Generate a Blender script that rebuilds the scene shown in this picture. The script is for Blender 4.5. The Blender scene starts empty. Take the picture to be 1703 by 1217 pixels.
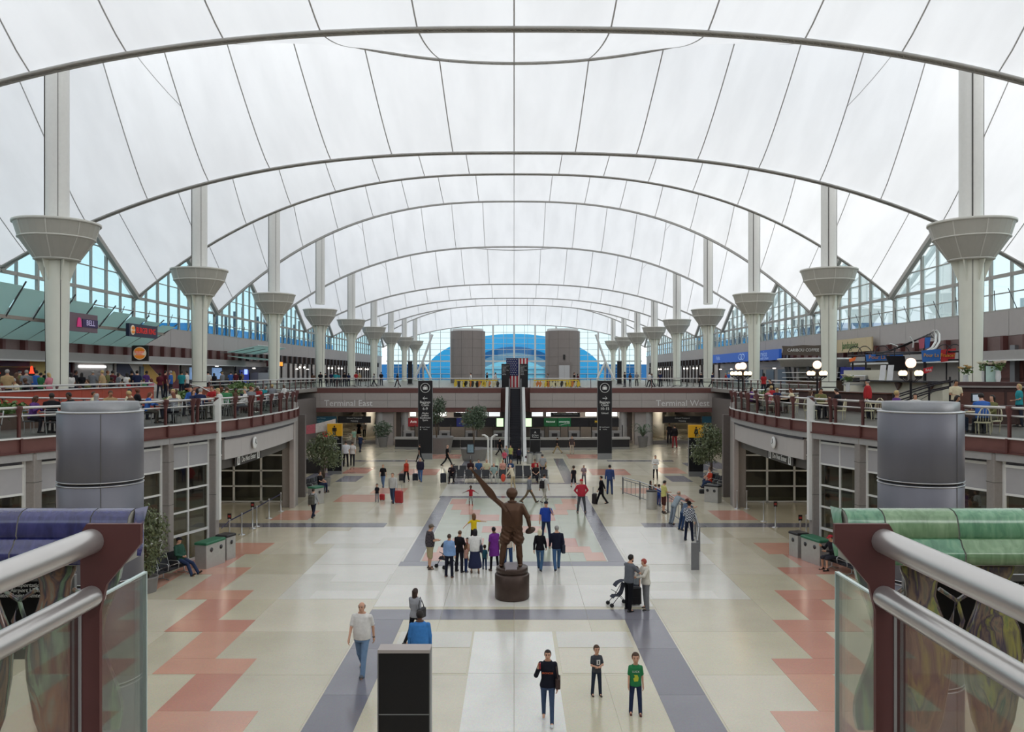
import bpy, math, random
import numpy as np
from mathutils import Vector, Matrix

random.seed(7)
rng = np.random.default_rng(7)
C = bpy.context.scene.collection
SC = bpy.context.scene
R = math.radians
EYE = 7.8          # camera height above the hall floor
FPX = 1344.0       # focal length in pixels of the 1703 px wide frame

# ------------------------------------------------------------------ camera
cam = bpy.data.cameras.new('camera')
cam.sensor_fit = 'HORIZONTAL'
cam.sensor_width = 36.0
cam.lens = FPX / 1703 * 36.0
cam.shift_x = -3.5 / 1703
cam.shift_y = 12.5 / 1703
cam.clip_start = 0.05
cam.clip_end = 2000
co = bpy.data.objects.new('camera', cam)
C.objects.link(co)
co.location = (0, 0, EYE)
co.rotation_euler = (R(90), 0, 0)
SC.camera = co

# ------------------------------------------------------------------ world, sun, exposure
world = bpy.data.worlds.new('world')
SC.world = world
world.use_nodes = True
nt = world.node_tree
nt.nodes.clear()
wo = nt.nodes.new('ShaderNodeOutputWorld')
bg = nt.nodes.new('ShaderNodeBackground')
tc = nt.nodes.new('ShaderNodeTexCoord')
sep = nt.nodes.new('ShaderNodeSeparateXYZ')
rmp = nt.nodes.new('ShaderNodeValToRGB')
nt.links.new(tc.outputs['Generated'], sep.inputs[0])
nt.links.new(sep.outputs['Z'], rmp.inputs[0])
rmp.color_ramp.elements[0].position = 0.0
rmp.color_ramp.elements[0].color = (0.97, 0.985, 1.0, 1)
rmp.color_ramp.elements[1].position = 0.7
rmp.color_ramp.elements[1].color = (0.80, 0.89, 1.0, 1)
nt.links.new(rmp.outputs[0], bg.inputs['Color'])
bg.inputs['Strength'].default_value = 1.15
nt.links.new(bg.outputs[0], wo.inputs[0])

sun = bpy.data.lights.new('sun', 'SUN')
sun.energy = 2.4
sun.angle = R(80)
sun.color = (1.0, 0.97, 0.92)
so = bpy.data.objects.new('sun', sun)
C.objects.link(so)
so.rotation_euler = (R(8), R(50), 0)   # hazy sun on the right of the hall

SC.view_settings.view_transform = 'Standard'
SC.view_settings.look = 'None'
SC.view_settings.gamma = 1.0
SC.view_settings.use_curve_mapping = False
SC.view_settings.exposure = 0.6
SC.cycles.max_bounces = 8
SC.cycles.diffuse_bounces = 4
SC.cycles.glossy_bounces = 3
SC.cycles.transmission_bounces = 4
SC.cycles.transparent_max_bounces = 20
SC.cycles.caustics_reflective = False
SC.cycles.caustics_refractive = False
SC.cycles.sample_clamp_indirect = 6.0

# ------------------------------------------------------------------ materials
_mats = {}
def srgb(h):
    if isinstance(h, str):
        h = h.lstrip('#')
        c = [int(h[i:i+2], 16) / 255 for i in (0, 2, 4)]
    else:
        c = [x / 255 for x in h]
    return tuple(x / 12.92 if x <= 0.04045 else ((x + 0.055) / 1.055) ** 2.4 for x in c)

def mat(name, col, rough=0.55, metal=0.0, var=0.12, scale=6.0, bump=0.0, spec=0.4, emit=0.0, stretch=None, coat=0.0):
    """principled material whose colour wavers with a noise; col is sRGB hex"""
    key = (name, col, rough, metal, emit)
    if key in _mats:
        return _mats[key]
    m = bpy.data.materials.new(name)
    m.use_nodes = True
    t = m.node_tree
    b = t.nodes['Principled BSDF']
    b.inputs['Roughness'].default_value = rough
    b.inputs['Metallic'].default_value = metal
    b.inputs['Specular IOR Level'].default_value = spec
    if coat:
        b.inputs['Coat Weight'].default_value = coat
        b.inputs['Coat Roughness'].default_value = 0.08
    c = srgb(col)
    m.diffuse_color = (*c, 1)
    if var > 0:
        tcn = t.nodes.new('ShaderNodeTexCoord')
        mp = t.nodes.new('ShaderNodeMapping')
        n = t.nodes.new('ShaderNodeTexNoise')
        n.inputs['Scale'].default_value = scale
        n.inputs['Detail'].default_value = 3.0
        if stretch:
            mp.inputs['Scale'].default_value = stretch
        t.links.new(tcn.outputs['Object'], mp.inputs[0])
        t.links.new(mp.outputs[0], n.inputs['Vector'])
        mx = t.nodes.new('ShaderNodeMix')
        mx.data_type = 'RGBA'
        mx.inputs[6].default_value = (*[x * (1 - var) for x in c], 1)
        mx.inputs[7].default_value = (*[min(1, x * (1 + var)) for x in c], 1)
        t.links.new(n.outputs['Fac'], mx.inputs[0])
        t.links.new(mx.outputs[2], b.inputs['Base Color'])
        if bump:
            bp = t.nodes.new('ShaderNodeBump')
            bp.inputs['Strength'].default_value = bump
            bp.inputs['Distance'].default_value = 0.01
            t.links.new(n.outputs['Fac'], bp.inputs['Height'])
            t.links.new(bp.outputs[0], b.inputs['Normal'])
    else:
        b.inputs['Base Color'].default_value = (*c, 1)
    if emit:
        b.inputs['Emission Color'].default_value = (*c, 1)
        b.inputs['Emission Strength'].default_value = emit
    _mats[key] = m
    return m

def fabric_mat():
    m = bpy.data.materials.new('tent_fabric')
    m.use_nodes = True
    t = m.node_tree
    t.nodes.clear()
    out = t.nodes.new('ShaderNodeOutputMaterial')
    d = t.nodes.new('ShaderNodeBsdfDiffuse')
    tr = t.nodes.new('ShaderNodeBsdfTranslucent')
    mx = t.nodes.new('ShaderNodeMixShader')
    mx.inputs[0].default_value = 0.38
    tcn = t.nodes.new('ShaderNodeTexCoord')
    mp = t.nodes.new('ShaderNodeMapping')
    mp.inputs['Scale'].default_value = (0.5, 0.09, 0.2)
    n = t.nodes.new('ShaderNodeTexNoise')
    n.inputs['Scale'].default_value = 1.3
    n.inputs['Detail'].default_value = 5
    rp = t.nodes.new('ShaderNodeValToRGB')
    rp.color_ramp.elements[0].position = 0.3
    rp.color_ramp.elements[0].color = (0.84, 0.835, 0.83, 1)
    rp.color_ramp.elements[1].position = 0.62
    rp.color_ramp.elements[1].color = (0.91, 0.905, 0.90, 1)
    t.links.new(tcn.outputs['Object'], mp.inputs[0])
    t.links.new(mp.outputs[0], n.inputs['Vector'])
    t.links.new(n.outputs['Fac'], rp.inputs[0])
    t.links.new(rp.outputs[0], d.inputs[0])
    t.links.new(rp.outputs[0], tr.inputs[0])
    t.links.new(d.outputs[0], mx.inputs[1])
    t.links.new(tr.outputs[0], mx.inputs[2])
    t.links.new(mx.outputs[0], out.inputs[0])
    return m

def glass_mat(name, tint, refl=0.12, rough=0.02):
    m = bpy.data.materials.new(name)
    m.use_nodes = True
    t = m.node_tree
    t.nodes.clear()
    out = t.nodes.new('ShaderNodeOutputMaterial')
    tr = t.nodes.new('ShaderNodeBsdfTransparent')
    tr.inputs[0].default_value = (*tint, 1)
    g = t.nodes.new('ShaderNodeBsdfGlossy')
    g.inputs['Roughness'].default_value = rough
    g.inputs['Color'].default_value = (0.9, 0.95, 0.95, 1)
    fr = t.nodes.new('ShaderNodeLayerWeight')
    fr.inputs['Blend'].default_value = 0.12
    mul = t.nodes.new('ShaderNodeMath')
    mul.operation = 'MULTIPLY_ADD'
    mul.inputs[1].default_value = 0.6
    mul.inputs[2].default_value = refl * 0.3
    mx = t.nodes.new('ShaderNodeMixShader')
    t.links.new(fr.outputs['Fresnel'], mul.inputs[0])
    t.links.new(mul.outputs[0], mx.inputs[0])
    t.links.new(tr.outputs[0], mx.inputs[1])
    t.links.new(g.outputs[0], mx.inputs[2])
    t.links.new(mx.outputs[0], out.inputs[0])
    return m

def terrazzo(name, col, rough=0.15, speck=0.14):
    key = ('terrazzo', name, col)
    if key in _mats:
        return _mats[key]
    m = bpy.data.materials.new(name)
    m.use_nodes = True
    t = m.node_tree
    b = t.nodes['Principled BSDF']
    b.inputs['Specular IOR Level'].default_value = 0.5
    c = srgb(col)
    tcn = t.nodes.new('ShaderNodeTexCoord')
    v = t.nodes.new('ShaderNodeTexVoronoi')
    v.inputs['Scale'].default_value = 45
    n = t.nodes.new('ShaderNodeTexNoise')
    n.inputs['Scale'].default_value = 0.7
    n.inputs['Detail'].default_value = 6
    t.links.new(tcn.outputs['Object'], v.inputs['Vector'])
    t.links.new(tcn.outputs['Object'], n.inputs['Vector'])
    m1 = t.nodes.new('ShaderNodeMix'); m1.data_type = 'RGBA'
    m1.inputs[6].default_value = (*[x * 0.88 for x in c], 1)
    m1.inputs[7].default_value = (*[min(1, x * 1.10) for x in c], 1)
    t.links.new(n.outputs['Fac'], m1.inputs[0])
    m2 = t.nodes.new('ShaderNodeMix'); m2.data_type = 'RGBA'; m2.blend_type = 'MULTIPLY'
    m2.inputs[0].default_value = speck
    t.links.new(m1.outputs[2], m2.inputs[6])
    t.links.new(v.outputs['Color'], m2.inputs[7])
    t.links.new(m2.outputs[2], b.inputs['Base Color'])
    rr = t.nodes.new('ShaderNodeMapRange')
    rr.inputs[3].default_value = rough * 0.7
    rr.inputs[4].default_value = rough * 1.5
    t.links.new(n.outputs['Fac'], rr.inputs[0])
    t.links.new(rr.outputs[0], b.inputs['Roughness'])
    _mats[key] = m
    return m

FABRIC = fabric_mat()
def seam_mat():
    m = bpy.data.materials.new('fabric_seam'); m.use_nodes = True
    t = m.node_tree; t.nodes.clear()
    out = t.nodes.new('ShaderNodeOutputMaterial'); d = t.nodes.new('ShaderNodeBsdfDiffuse'); tr = t.nodes.new('ShaderNodeBsdfTranslucent'); mx = t.nodes.new('ShaderNodeMixShader')
    d.inputs[0].default_value = (.62, .61, .60, 1); tr.inputs[0].default_value = (.62, .61, .60, 1); mx.inputs[0].default_value = .5
    t.links.new(d.outputs[0], mx.inputs[1]); t.links.new(tr.outputs[0], mx.inputs[2]); t.links.new(mx.outputs[0], out.inputs[0])
    return m
GLASS = glass_mat('balustrade_glass', (0.88, 0.89, 0.87), refl=0.05)
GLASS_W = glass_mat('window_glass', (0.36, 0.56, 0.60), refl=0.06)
GLASS_R = glass_mat('window_glass_lit_tint', (0.52, 0.66, 0.68), refl=0.06)  # same glass, tint lightened to paint the brighter sky on the sun side
GLASS_D = glass_mat('shop_glass', (0.55, 0.56, 0.52), refl=0.25)
GLASS_AWN = None
STEEL_W = mat('white_painted_steel', '#d9d9d6', 0.4, var=0.05)
STEEL_G = mat('grey_painted_steel', '#8f8f8c', 0.45, var=0.08)
MULL = mat('window_mullion_paint', '#a9a6a0', 0.5, var=0.06)
CABLE = mat('roof_cable_grey', '#b3b1ad', 0.6, var=0.15, scale=2)
SEAM = seam_mat()
PIPE = mat('satin_handrail_metal', '#c9c6c3', 0.3, metal=0.75, var=0.04)
RUST = mat('red_brown_steel', '#5c3734', 0.45, var=0.12, scale=9)
RUST_D = mat('red_brown_fascia', '#6b4540', 0.55, var=0.14, scale=4)
STONE = mat('grey_granite', '#8b8581', 0.38, var=0.14, scale=12)
STONE_L = mat('warm_grey_stone_panel', '#a89f9b', 0.5, var=0.08, scale=4)
WALLG = mat('grey_wall_panel', '#b3adaa', 0.6, var=0.05, scale=2)
DARK = mat('dark_interior', '#2b2727', 0.6, var=0.2)
BLACK = mat('black_sign_face', '#17161a', 0.4, var=0.12, scale=20)
WHITE = mat('white_lettering', '#e9e9e6', 0.6, var=0.0)
COLP = mat('column_cladding', '#e0e0d2', 0.42, var=0.05, scale=1.5)
CAPM = mat('capital_cladding', '#b5b2a8', 0.4, var=0.06, scale=2)
CAPL = mat('capital_joint', '#d3d1c8', 0.4, var=0.03)
JOINT = mat('panel_joint', '#55534f', 0.7, var=0.05)
CHROME = mat('brushed_steel', '#b9babb', 0.28, metal=0.9, var=0.06, scale=30)
ALU = mat('dull_aluminium', '#8d8e90', 0.42, metal=0.6, var=0.1, scale=14)
BLUEGREY = mat('drum_cladding', '#6c6c74', 0.42, metal=0.25, var=0.1, scale=1.2, stretch=(3, 3, 0.3))
LAMP = mat('lamp_glow', '#ffe2bf', 0.4, var=0, emit=2.2)
DOWNL = mat('downlight_glow', '#fff6e6', 0.4, var=0, emit=5.0)
SKIN = {'light': mat('skin_light', '#c99a80', 0.55, var=0.06), 'mid': mat('skin_mid', '#a97a5c', 0.55, var=0.06),
        'dark': mat('skin_dark', '#5f4030', 0.5, var=0.08)}

# ------------------------------------------------------------------ mesh building
class MB:
    """collects faces for ONE mesh object"""
    def __init__(self):
        self.v, self.f, self.s, self.mi = [], [], [], []
        self.m = 0
    def _add(self, vs, fs, smooth=False):
        o = len(self.v)
        self.v.extend(tuple(p) for p in vs)
        for q in fs:
            self.f.append(tuple(i + o for i in q))
            self.s.append(smooth)
            self.mi.append(self.m)
        return self
    def box(self, x0, x1, y0, y1, z0, z1):
        vs = [(x0,y0,z0),(x1,y0,z0),(x1,y1,z0),(x0,y1,z0),(x0,y0,z1),(x1,y0,z1),(x1,y1,z1),(x0,y1,z1)]
        return self._add(vs, [(0,3,2,1),(4,5,6,7),(0,1,5,4),(1,2,6,5),(2,3,7,6),(3,0,4,7)])
    def cbox(self, c, s, rz=0.0, rx=0.0):
        M = Matrix.Translation(c) @ Matrix.Rotation(rz, 4, 'Z') @ Matrix.Rotation(rx, 4, 'X')
        h = [x / 2 for x in s]
        vs = [M @ Vector((a*h[0], b*h[1], d*h[2])) for d in (-1,1) for a,b in ((-1,-1),(1,-1),(1,1),(-1,1))]
        return self._add(vs, [(0,3,2,1),(4,5,6,7),(0,1,5,4),(1,2,6,5),(2,3,7,6),(3,0,4,7)])
    def rbox(self, c, s, b=0.02, rz=0.0):
        """box with chamfered vertical and top edges"""
        hx, hy, hz = [x / 2 for x in s]
        M = Matrix.Translation(c) @ Matrix.Rotation(rz, 4, 'Z')
        rings = []
        for z, ins in ((-hz, 0), (hz - b, 0), (hz, b)):
            x, y = hx - ins, hy - ins
            ring = [(x-b,-y,z),(x,-y+b,z),(x,y-b,z),(x-b,y,z),(-x+b,y,z),(-x,y-b,z),(-x,-y+b,z),(-x+b,-y,z)]
            rings.append([M @ Vector(p) for p in ring])
        vs = [p for r in rings for p in r]
        fs = [tuple(range(7,-1,-1)), tuple(range(16,24))]
        for k in range(2):
            for i in range(8):
                j = (i+1) % 8
                fs.append((k*8+i, k*8+j, k*8+8+j, k*8+8+i))
        return self._add(vs, fs)
    def beam(self, p, q, w, h, up=(0,0,1)):
        p, q = Vector(p), Vector(q)
        d = (q - p).normalized()
        u = Vector(up)
        s = d.cross(u)
        if s.length < 1e-5:
            s = d.cross(Vector((1,0,0)))
        s.normalize()
        u = s.cross(d).normalized()
        vs = []
        for e in (p, q):
            for a, b in ((-1,-1),(1,-1),(1,1),(-1,1)):
                vs.append(e + s*(a*w/2) + u*(b*h/2))
        return self._add(vs, [(0,1,2,3),(7,6,5,4),(0,4,5,1),(1,5,6,2),(2,6,7,3),(3,7,4,0)])
    def tube(self, pts, r, n=8, cap=True):
        pts = [Vector(p) for p in pts]
        rs = r if isinstance(r, (list, tuple)) else [r] * len(pts)
        rings = []
        ref = Vector((0,0,1))
        for i, p in enumerate(pts):
            a = pts[max(0, i-1)]; b = pts[min(len(pts)-1, i+1)]
            d = (b - a).normalized()
            if abs(d.dot(ref)) > 0.95:
                ref = Vector((1,0,0)) if abs(d.x) < 0.9 else Vector((0,1,0))
            s = d.cross(ref).normalized()
            u = s.cross(d).normalized()
            rings.append([p + (s*math.cos(2*math.pi*k/n) + u*math.sin(2*math.pi*k/n)) * rs[i] for k in range(n)])
        vs = [v for r_ in rings for v in r_]
        fs = []
        for i in range(len(pts)-1):
            for k in range(n):
                j = (k+1) % n
                fs.append((i*n+k, i*n+j, (i+1)*n+j, (i+1)*n+k))
        self._add(vs, fs, True)
        if cap:
            self._add(rings[0], [tuple(range(n))])
            self._add(rings[-1], [tuple(range(n-1,-1,-1))])
        return self
    def lathe(self, prof, n=24, c=(0,0,0), smooth=True, a0=0.0, a1=2*math.pi):
        full = abs(a1 - a0 - 2*math.pi) < 1e-6
        m = n if full else n + 1
        vs = []
        for r, z in prof:
            for k in range(m):
                a = a0 + (a1-a0)*k/n
                vs.append((c[0]+r*math.cos(a), c[1]+r*math.sin(a), c[2]+z))
        fs = []
        for i in range(len(prof)-1):
            for k in range(n):
                j = (k+1) % m
                fs.append((i*m+k, i*m+j, (i+1)*m+j, (i+1)*m+k))
        self._add(vs, fs, smooth)
        if full:
            if prof[0][0] > 1e-4:
                self._add(vs[:m], [tuple(range(m-1,-1,-1))])
            if prof[-1][0] > 1e-4:
                self._add(vs[-m:], [tuple(range(m))])
        return self
    def prism(self, poly, off):
        """polygon of 3D points pushed along off"""
        n = len(poly)
        o = Vector(off)
        vs = [Vector(p) for p in poly] + [Vector(p) + o for p in poly]
        fs = [tuple(range(n-1,-1,-1)), tuple(range(n, 2*n))]
        for i in range(n):
            j = (i+1) % n
            fs.append((i, j, n+j, n+i))
        return self._add(vs, fs)
    def sphere(self, c, r, nu=12, nv=8, s=(1,1,1)):
        vs, fs = [], []
        for i in range(nv+1):
            t = math.pi*i/nv
            for k in range(nu):
                a = 2*math.pi*k/nu
                vs.append((c[0]+r*s[0]*math.sin(t)*math.cos(a), c[1]+r*s[1]*math.sin(t)*math.sin(a), c[2]+r*s[2]*math.cos(t)))
        for i in range(nv):
            for k in range(nu):
                j = (k+1) % nu
                fs.append((i*nu+k, (i+1)*nu+k, (i+1)*nu+j, i*nu+j))
        return self._add(vs, fs, True)
    def grid(self, rows, smooth=True):
        n = len(rows[0])
        vs = [p for r_ in rows for p in r_]
        fs = [(i*n+k, i*n+k+1, (i+1)*n+k+1, (i+1)*n+k) for i in range(len(rows)-1) for k in range(n-1)]
        return self._add(vs, fs, smooth)
    def mesh(self, name, mats):
        me = bpy.data.meshes.new(name)
        me.from_pydata(self.v, [], self.f)
        me.polygons.foreach_set('use_smooth', self.s)
        if not isinstance(mats, (list, tuple)):
            mats = [mats]
        for m in mats:
            me.materials.append(m)
        if len(mats) > 1:
            me.polygons.foreach_set('material_index', self.mi)
        me.update()
        return me
    def build(self, name, mats, parent=None):
        o = bpy.data.objects.new(name, self.mesh(name, mats))
        C.objects.link(o)
        if parent is not None:
            o.parent = parent
        return o

def tag(o, label=None, cat=None, group=None, kind=None):
    if label: o['label'] = label
    if cat: o['category'] = cat
    if group: o['group'] = group
    if kind: o['kind'] = kind
    return o

def thing(name, label, cat, loc=(0,0,0), rz=0.0, group=None):
    o = bpy.data.objects.new(name, None)
    o.empty_display_size = 0.2
    C.objects.link(o)
    o.location = loc
    o.rotation_euler = (0, 0, rz)
    return tag(o, label, cat, group)

def struct(name, parent=None):
    o = bpy.data.objects.new(name, None)
    o.empty_display_size = 0.2
    C.objects.link(o)
    if parent is not None:
        o.parent = parent
    o['kind'] = 'structure'
    return o

def inst(name, me, parent=None, loc=(0,0,0), rz=0.0, m=None, scale=None):
    o = bpy.data.objects.new(name, me)
    C.objects.link(o)
    if parent is not None:
        o.parent = parent
    o.location = loc
    o.rotation_euler = (0, 0, rz)
    if scale: o.scale = scale
    if m is not None:
        o.material_slots[0].link = 'OBJECT'
        o.material_slots[0].material = m
    return o

def copy_tree(root, loc, rz=0.0, label=None, group=None):
    r = root.copy()
    C.objects.link(r)
    r.location = loc
    r.rotation_euler = (0, 0, rz)
    if label: r['label'] = label
    if group: r['group'] = group
    for ch in list(root.children):
        c = ch.copy(); C.objects.link(c); c.parent = r
        for g in list(ch.children):
            d = g.copy(); C.objects.link(d); d.parent = c
    return r

_txt = {}
def text_mesh(s, size, m, ext=0.006, align='CENTER', sx=1.0):
    key = (s, size, m.name, align, sx)
    if key in _txt:
        return _txt[key]
    cu = bpy.data.curves.new('lettering', 'FONT')
    cu.body = s
    cu.size = size
    cu.align_x = align
    cu.align_y = 'CENTER'
    cu.extrude = ext
    cu.resolution_u = 2
    cu.space_line = 0.95
    t = bpy.data.objects.new('lettering', cu)
    me = bpy.data.meshes.new_from_object(t)
    me.name = 'lettering'
    bpy.data.objects.remove(t)
    bpy.data.curves.remove(cu)
    if sx != 1.0:
        a = np.empty(len(me.vertices)*3); me.vertices.foreach_get('co', a)
        a = a.reshape(-1,3); a[:,0] *= sx
        me.vertices.foreach_set('co', a.ravel()); me.update()
    me.materials.clear()
    me.materials.append(m)
    _txt[key] = me
    return me

def lettering(s, size, m, parent, loc, rz=0.0, tilt=90, align='CENTER', sx=1.0, name='lettering'):
    """flat letters standing upright, reading from -y when rz=0"""
    o = bpy.data.objects.new(name, text_mesh(s, size, m, align=align, sx=sx))
    C.objects.link(o)
    o.parent = parent
    o.location = loc
    o.rotation_euler = (R(tilt), 0, rz)
    return o

def at(px, py, Z):
    """the point at depth Z seen at photo pixel px, py"""
    return Vector(((px-855)*Z/FPX, Z, EYE-(py-621)*Z/FPX))

def fl(px, py):
    """the floor point seen at photo pixel px, py"""
    Z = EYE*FPX/(py-621)
    return Vector(((px-855)*Z/FPX, Z, 0))

def interp(tab, x):
    if x <= tab[0][0]: return tab[0][1]
    for (a, va), (b, vb) in zip(tab, tab[1:]):
        if x <= b:
            return va + (vb-va)*(x-a)/(b-a)
    return tab[-1][1]
# ================================================================== STRUCTURE
HX = 32.0            # half width of the hall
UP = 6.2             # upper floor
DN = 5.75            # dining balcony floor
MX = 22.9            # mast distance from the middle
MASTS = [40.5 + 18.3*k for k in range(-2, 9)]
VALH = {13.05: 13.4, 31.35: 13.4, 49.65: 13.6, 67.95: 16.8, 86.25: 18.4, 104.55: 16.4, 122.85: 13.6,
        141.15: 13.2, 159.45: 13.5, 177.75: 15.4, 196.05: 11.8, -5.25: 13.4}
RIDH = {3.9: 15.6, 22.2: 15.6, 40.5: 15.6, 58.8: 17.4, 77.1: 19.6, 95.4: 20.9, 113.7: 17.4, 132.0: 15.9, 150.3: 15.4, 168.6: 16.5, 186.9: 16.0}
def val(Y, x):
    h = VALH[round(Y, 2)]
    return EYE + h - (h-6.5)*(abs(x)/31.6)**2.6
def rid(Y, x):
    h = RIDH[round(Y, 2)]
    pk = max(22.6, h+4.5)
    a = abs(x)
    if a <= MX:
        return EYE + h + (pk-h)*(a/MX)**2.0
    return EYE + pk - (pk-12.0)*((a-MX)/(HX-MX))**0.85
def roof_z(Ym, Yv, x, t):
    """t = 0 on the ridge, 1 in the valley"""
    s = 1-(1-t)**(1.25-.25*min(1, abs(x)/HX)**3)
    return rid(Ym, x)*(1-s) + val(Yv, x)*s

ceiling = struct('ceiling')
SEAMX = [-32.0] + [3.75*i for i in range(-8, 9)] + [32.0]
for Ym in MASTS:
    Ya, Yb = Ym-9.15, Ym+9.15
    for i in range(len(SEAMX)-1):
        xa, xb = SEAMX[i], SEAMX[i+1]
        b = MB()
        for Yv in (Ya, Yb):
            rows = []
            n = 12
            for j in range(n+1):
                t = j/n
                y = Ym + (Yv-Ym)*t
                rows.append([(x, y, roof_z(Ym, Yv, x, t)) for x in np.linspace(xa, xb, 5)])
            b.grid(rows)
        b.build('fabric_panel', FABRIC, ceiling)
    for x in SEAMX[1:-1]:
        b = MB()
        for Yv in (Ya, Yb):
            pts = [(x, Ym+(Yv-Ym)*t, roof_z(Ym, Yv, x, t)-0.015) for t in np.linspace(0, 1, 11)]
            for p, q in zip(pts, pts[1:]):
                b.beam(p, q, 0.06, 0.012)
        b.build('seam', SEAM, ceiling)
    # short diagonal reinforcing seams towards each mast
    for sx in (-1, 1):
        b = MB()
        for Yv in (Ya, Yb):
            p0 = None
            for u in np.linspace(0, 1, 8):
                x = sx*(18.75 - 3.0*(1-u)*0 - (1-u)*0.0) + sx*3.4*(1-u)
                t = 0.15 + 0.4*u
                p = (x, Ym+(Yv-Ym)*t, roof_z(Ym, Yv, x, t)-0.015)
                if p0: b.beam(p0, p, 0.05, 0.012)
                p0 = p
        b.build('seam', SEAM, ceiling)
for Yv in VALH:
    b = MB()
    xs = np.linspace(-HX, HX, 65)
    near = 20 < Yv < 75
    w = 0.30 if Yv < 60 else 0.30
    top = [(x, Yv, val(Yv, x)-0.02) for x in xs]
    if near:
        for dy in (-w*0.55, w*0.55):
            b.tube([(x, y+dy, z-0.03) for x, y, z in top], 0.06, 6)
        for k in range(len(top)-1):
            for u in (0, .25, .5, .75):
                p = Vector(top[k]).lerp(Vector(top[k+1]), u); q = Vector(top[k]).lerp(Vector(top[k+1]), u+.2)
                b.beam(p+Vector((0,-w*.5,-.03)), q+Vector((0,w*.5,-.03)), 0.05, 0.03)
        for p, q in zip(top, top[1:]):
            b.beam(p, q, w*1.0, 0.02)
    else:
        for p, q in zip(top, top[1:]):
            b.beam(p, q, w, 0.2)
    b.build('valley_cable', CABLE, ceiling)
for Ym in (40.5, 113.7):
    b = MB()
    for k, (xa, xb) in enumerate(zip(np.linspace(-MX+1, MX-1, 81), np.linspace(-MX+1, MX-1, 81)[1:])):
        za, zb = rid(Ym, xa)-0.06, rid(Ym, xb)-0.06
        b.beam((xa, Ym-.09, za), (xb, Ym-.09, zb), .07, .08)
        b.beam((xa, Ym+.09, za), (xb, Ym+.09, zb), .07, .08)
        b.beam((xa, Ym-.1, za), (xa, Ym+.1, za), .06, .05)
    b.build('ridge_cable', CABLE, ceiling)

# ------------------------------------------------------------------ masts with their capitals
def column_proto():
    t = thing('tent_column', '', 'column', (0,0,0))
    b = MB(); b.lathe([(.62, 0), (.62, .1), (.56, .16), (.53, .55), (.50, .62), (.50, 1.0), (.585, 7.4)], 28)
    b.build('shaft', COLP, t)
    b = MB()
    for k in range(4):
        a = math.pi/4 + k*math.pi/2
        b.beam((.502*math.cos(a), .502*math.sin(a), 1.0), (.588*math.cos(a), .588*math.sin(a), 7.3), .025, .025)
    b.lathe([(.535, .56), (.54, .6), (.535, .64)], 28)
    b.lathe([(.51, .98), (.515, 1.0), (.51, 1.02)], 28)
    b.build('shaft_joint', JOINT, t)
    b = MB()
    for k in range(6):
        a = k*math.pi/3 + .3
        ca, sa = math.cos(a), math.sin(a)
        b.prism([(.57*ca-.03*sa, .57*sa+.03*ca, 6.2), (.57*ca-.03*sa, .57*sa+.03*ca, 7.3), (.96*ca-.03*sa, .96*sa+.03*ca, 7.3)], (.06*sa, -.06*ca, 0))
    b.build('bracket', COLP, t)
    b = MB(); b.lathe([(.55, 7.28), (1.03, 7.28), (1.73, 8.33), (1.94, 9.05), (1.98, 9.05), (1.98, 9.14), (1.85, 9.14), (1.0, 8.95), (.55, 8.95)], 32, smooth=False)
    b.build('capital', CAPM, t)
    b = MB()
    b.lathe([(1.70, 8.29), (1.77, 8.31), (1.77, 8.36), (1.72, 8.38)], 32)
    b.lathe([(1.0, 7.24), (1.07, 7.27), (1.05, 7.33)], 32)
    b.lathe([(1.94, 9.02), (2.01, 9.04), (2.01, 9.15), (1.94, 9.16)], 32)
    for k in range(8):
        a = k*math.pi/4 + .25
        for (r0, z0), (r1, z1) in (((1.04, 7.3), (1.74, 8.34)), ((1.74, 8.34), (1.95, 9.06))):
            b.beam((r0*math.cos(a), r0*math.sin(a), z0), (r1*math.cos(a), r1*math.sin(a), z1), .045, .03, up=(math.cos(a), math.sin(a), -.5))
    b.build('capital_trim', CAPL, t)
    b = MB(); b.lathe([(.55, 8.9), (.55, 23.5), (.3, 24.5)], 28)
    b.build('mast', mat('mast_cladding', '#e2e1dc', 0.45, var=0.05), t)
    b = MB()
    b.beam((-.40, -.39, 9), (-.40, -.39, 23.4), .05, .05)
    b.beam((.30, -.47, 9), (.30, -.47, 23.4), .02, .02)
    b.build('mast_joint', JOINT, t)
    return t
col0 = column_proto()
ords = ['first', 'second', 'third', 'fourth', 'fifth', 'sixth', 'seventh', 'eighth', 'ninth']
first = True
for k in range(9):
    for sx, sn in ((-1, 'left'), (1, 'right')):
        lab = f'tall cream mast column with flared grey capital, {ords[k]} from the front in the {sn} row'
        if first:
            o = col0; o.location = (sx*MX, 40.5+18.3*k, UP); o['label'] = lab; o['group'] = 'mast columns'
            first = False
        else:
            o = copy_tree(col0, (sx*MX, 40.5+18.3*k, UP), 0 if sx < 0 else 0.4, lab, 'mast columns')
        # the mast and its peak differ from bay to bay: scale only the mast
        pk = max(22.6, RIDH[round(40.5+18.3*k, 2)]+4.5) + EYE - UP
        for ch in o.children:
            if ch.name.startswith('mast'):
                ch.scale = (1, 1, pk/24.6)

# tripod struts beside the last columns
for sx, sn in ((-1, 'left'), (1, 'right')):
    b = MB()
    x, y = sx*20.6, 184
    b.tube([(x-sx*2.0, y, UP+10.5), (x+sx*.2, y, UP+4.3), (x+sx*2.2, y, UP+.2)], .28, 10)
    b.tube([(x+sx*.2, y, UP+4.3), (x-sx*1.8, y-.4, UP+.2)], .24, 10)
    b.tube([(x+sx*.2, y, UP+4.3), (x+sx*.4, y+3, UP+.2)], .24, 10)
    o = b.build('tripod_strut', STEEL_W)
    tag(o, f'white tubular tripod strut before the end glazing, {sn} of the hall', 'strut')

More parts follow.
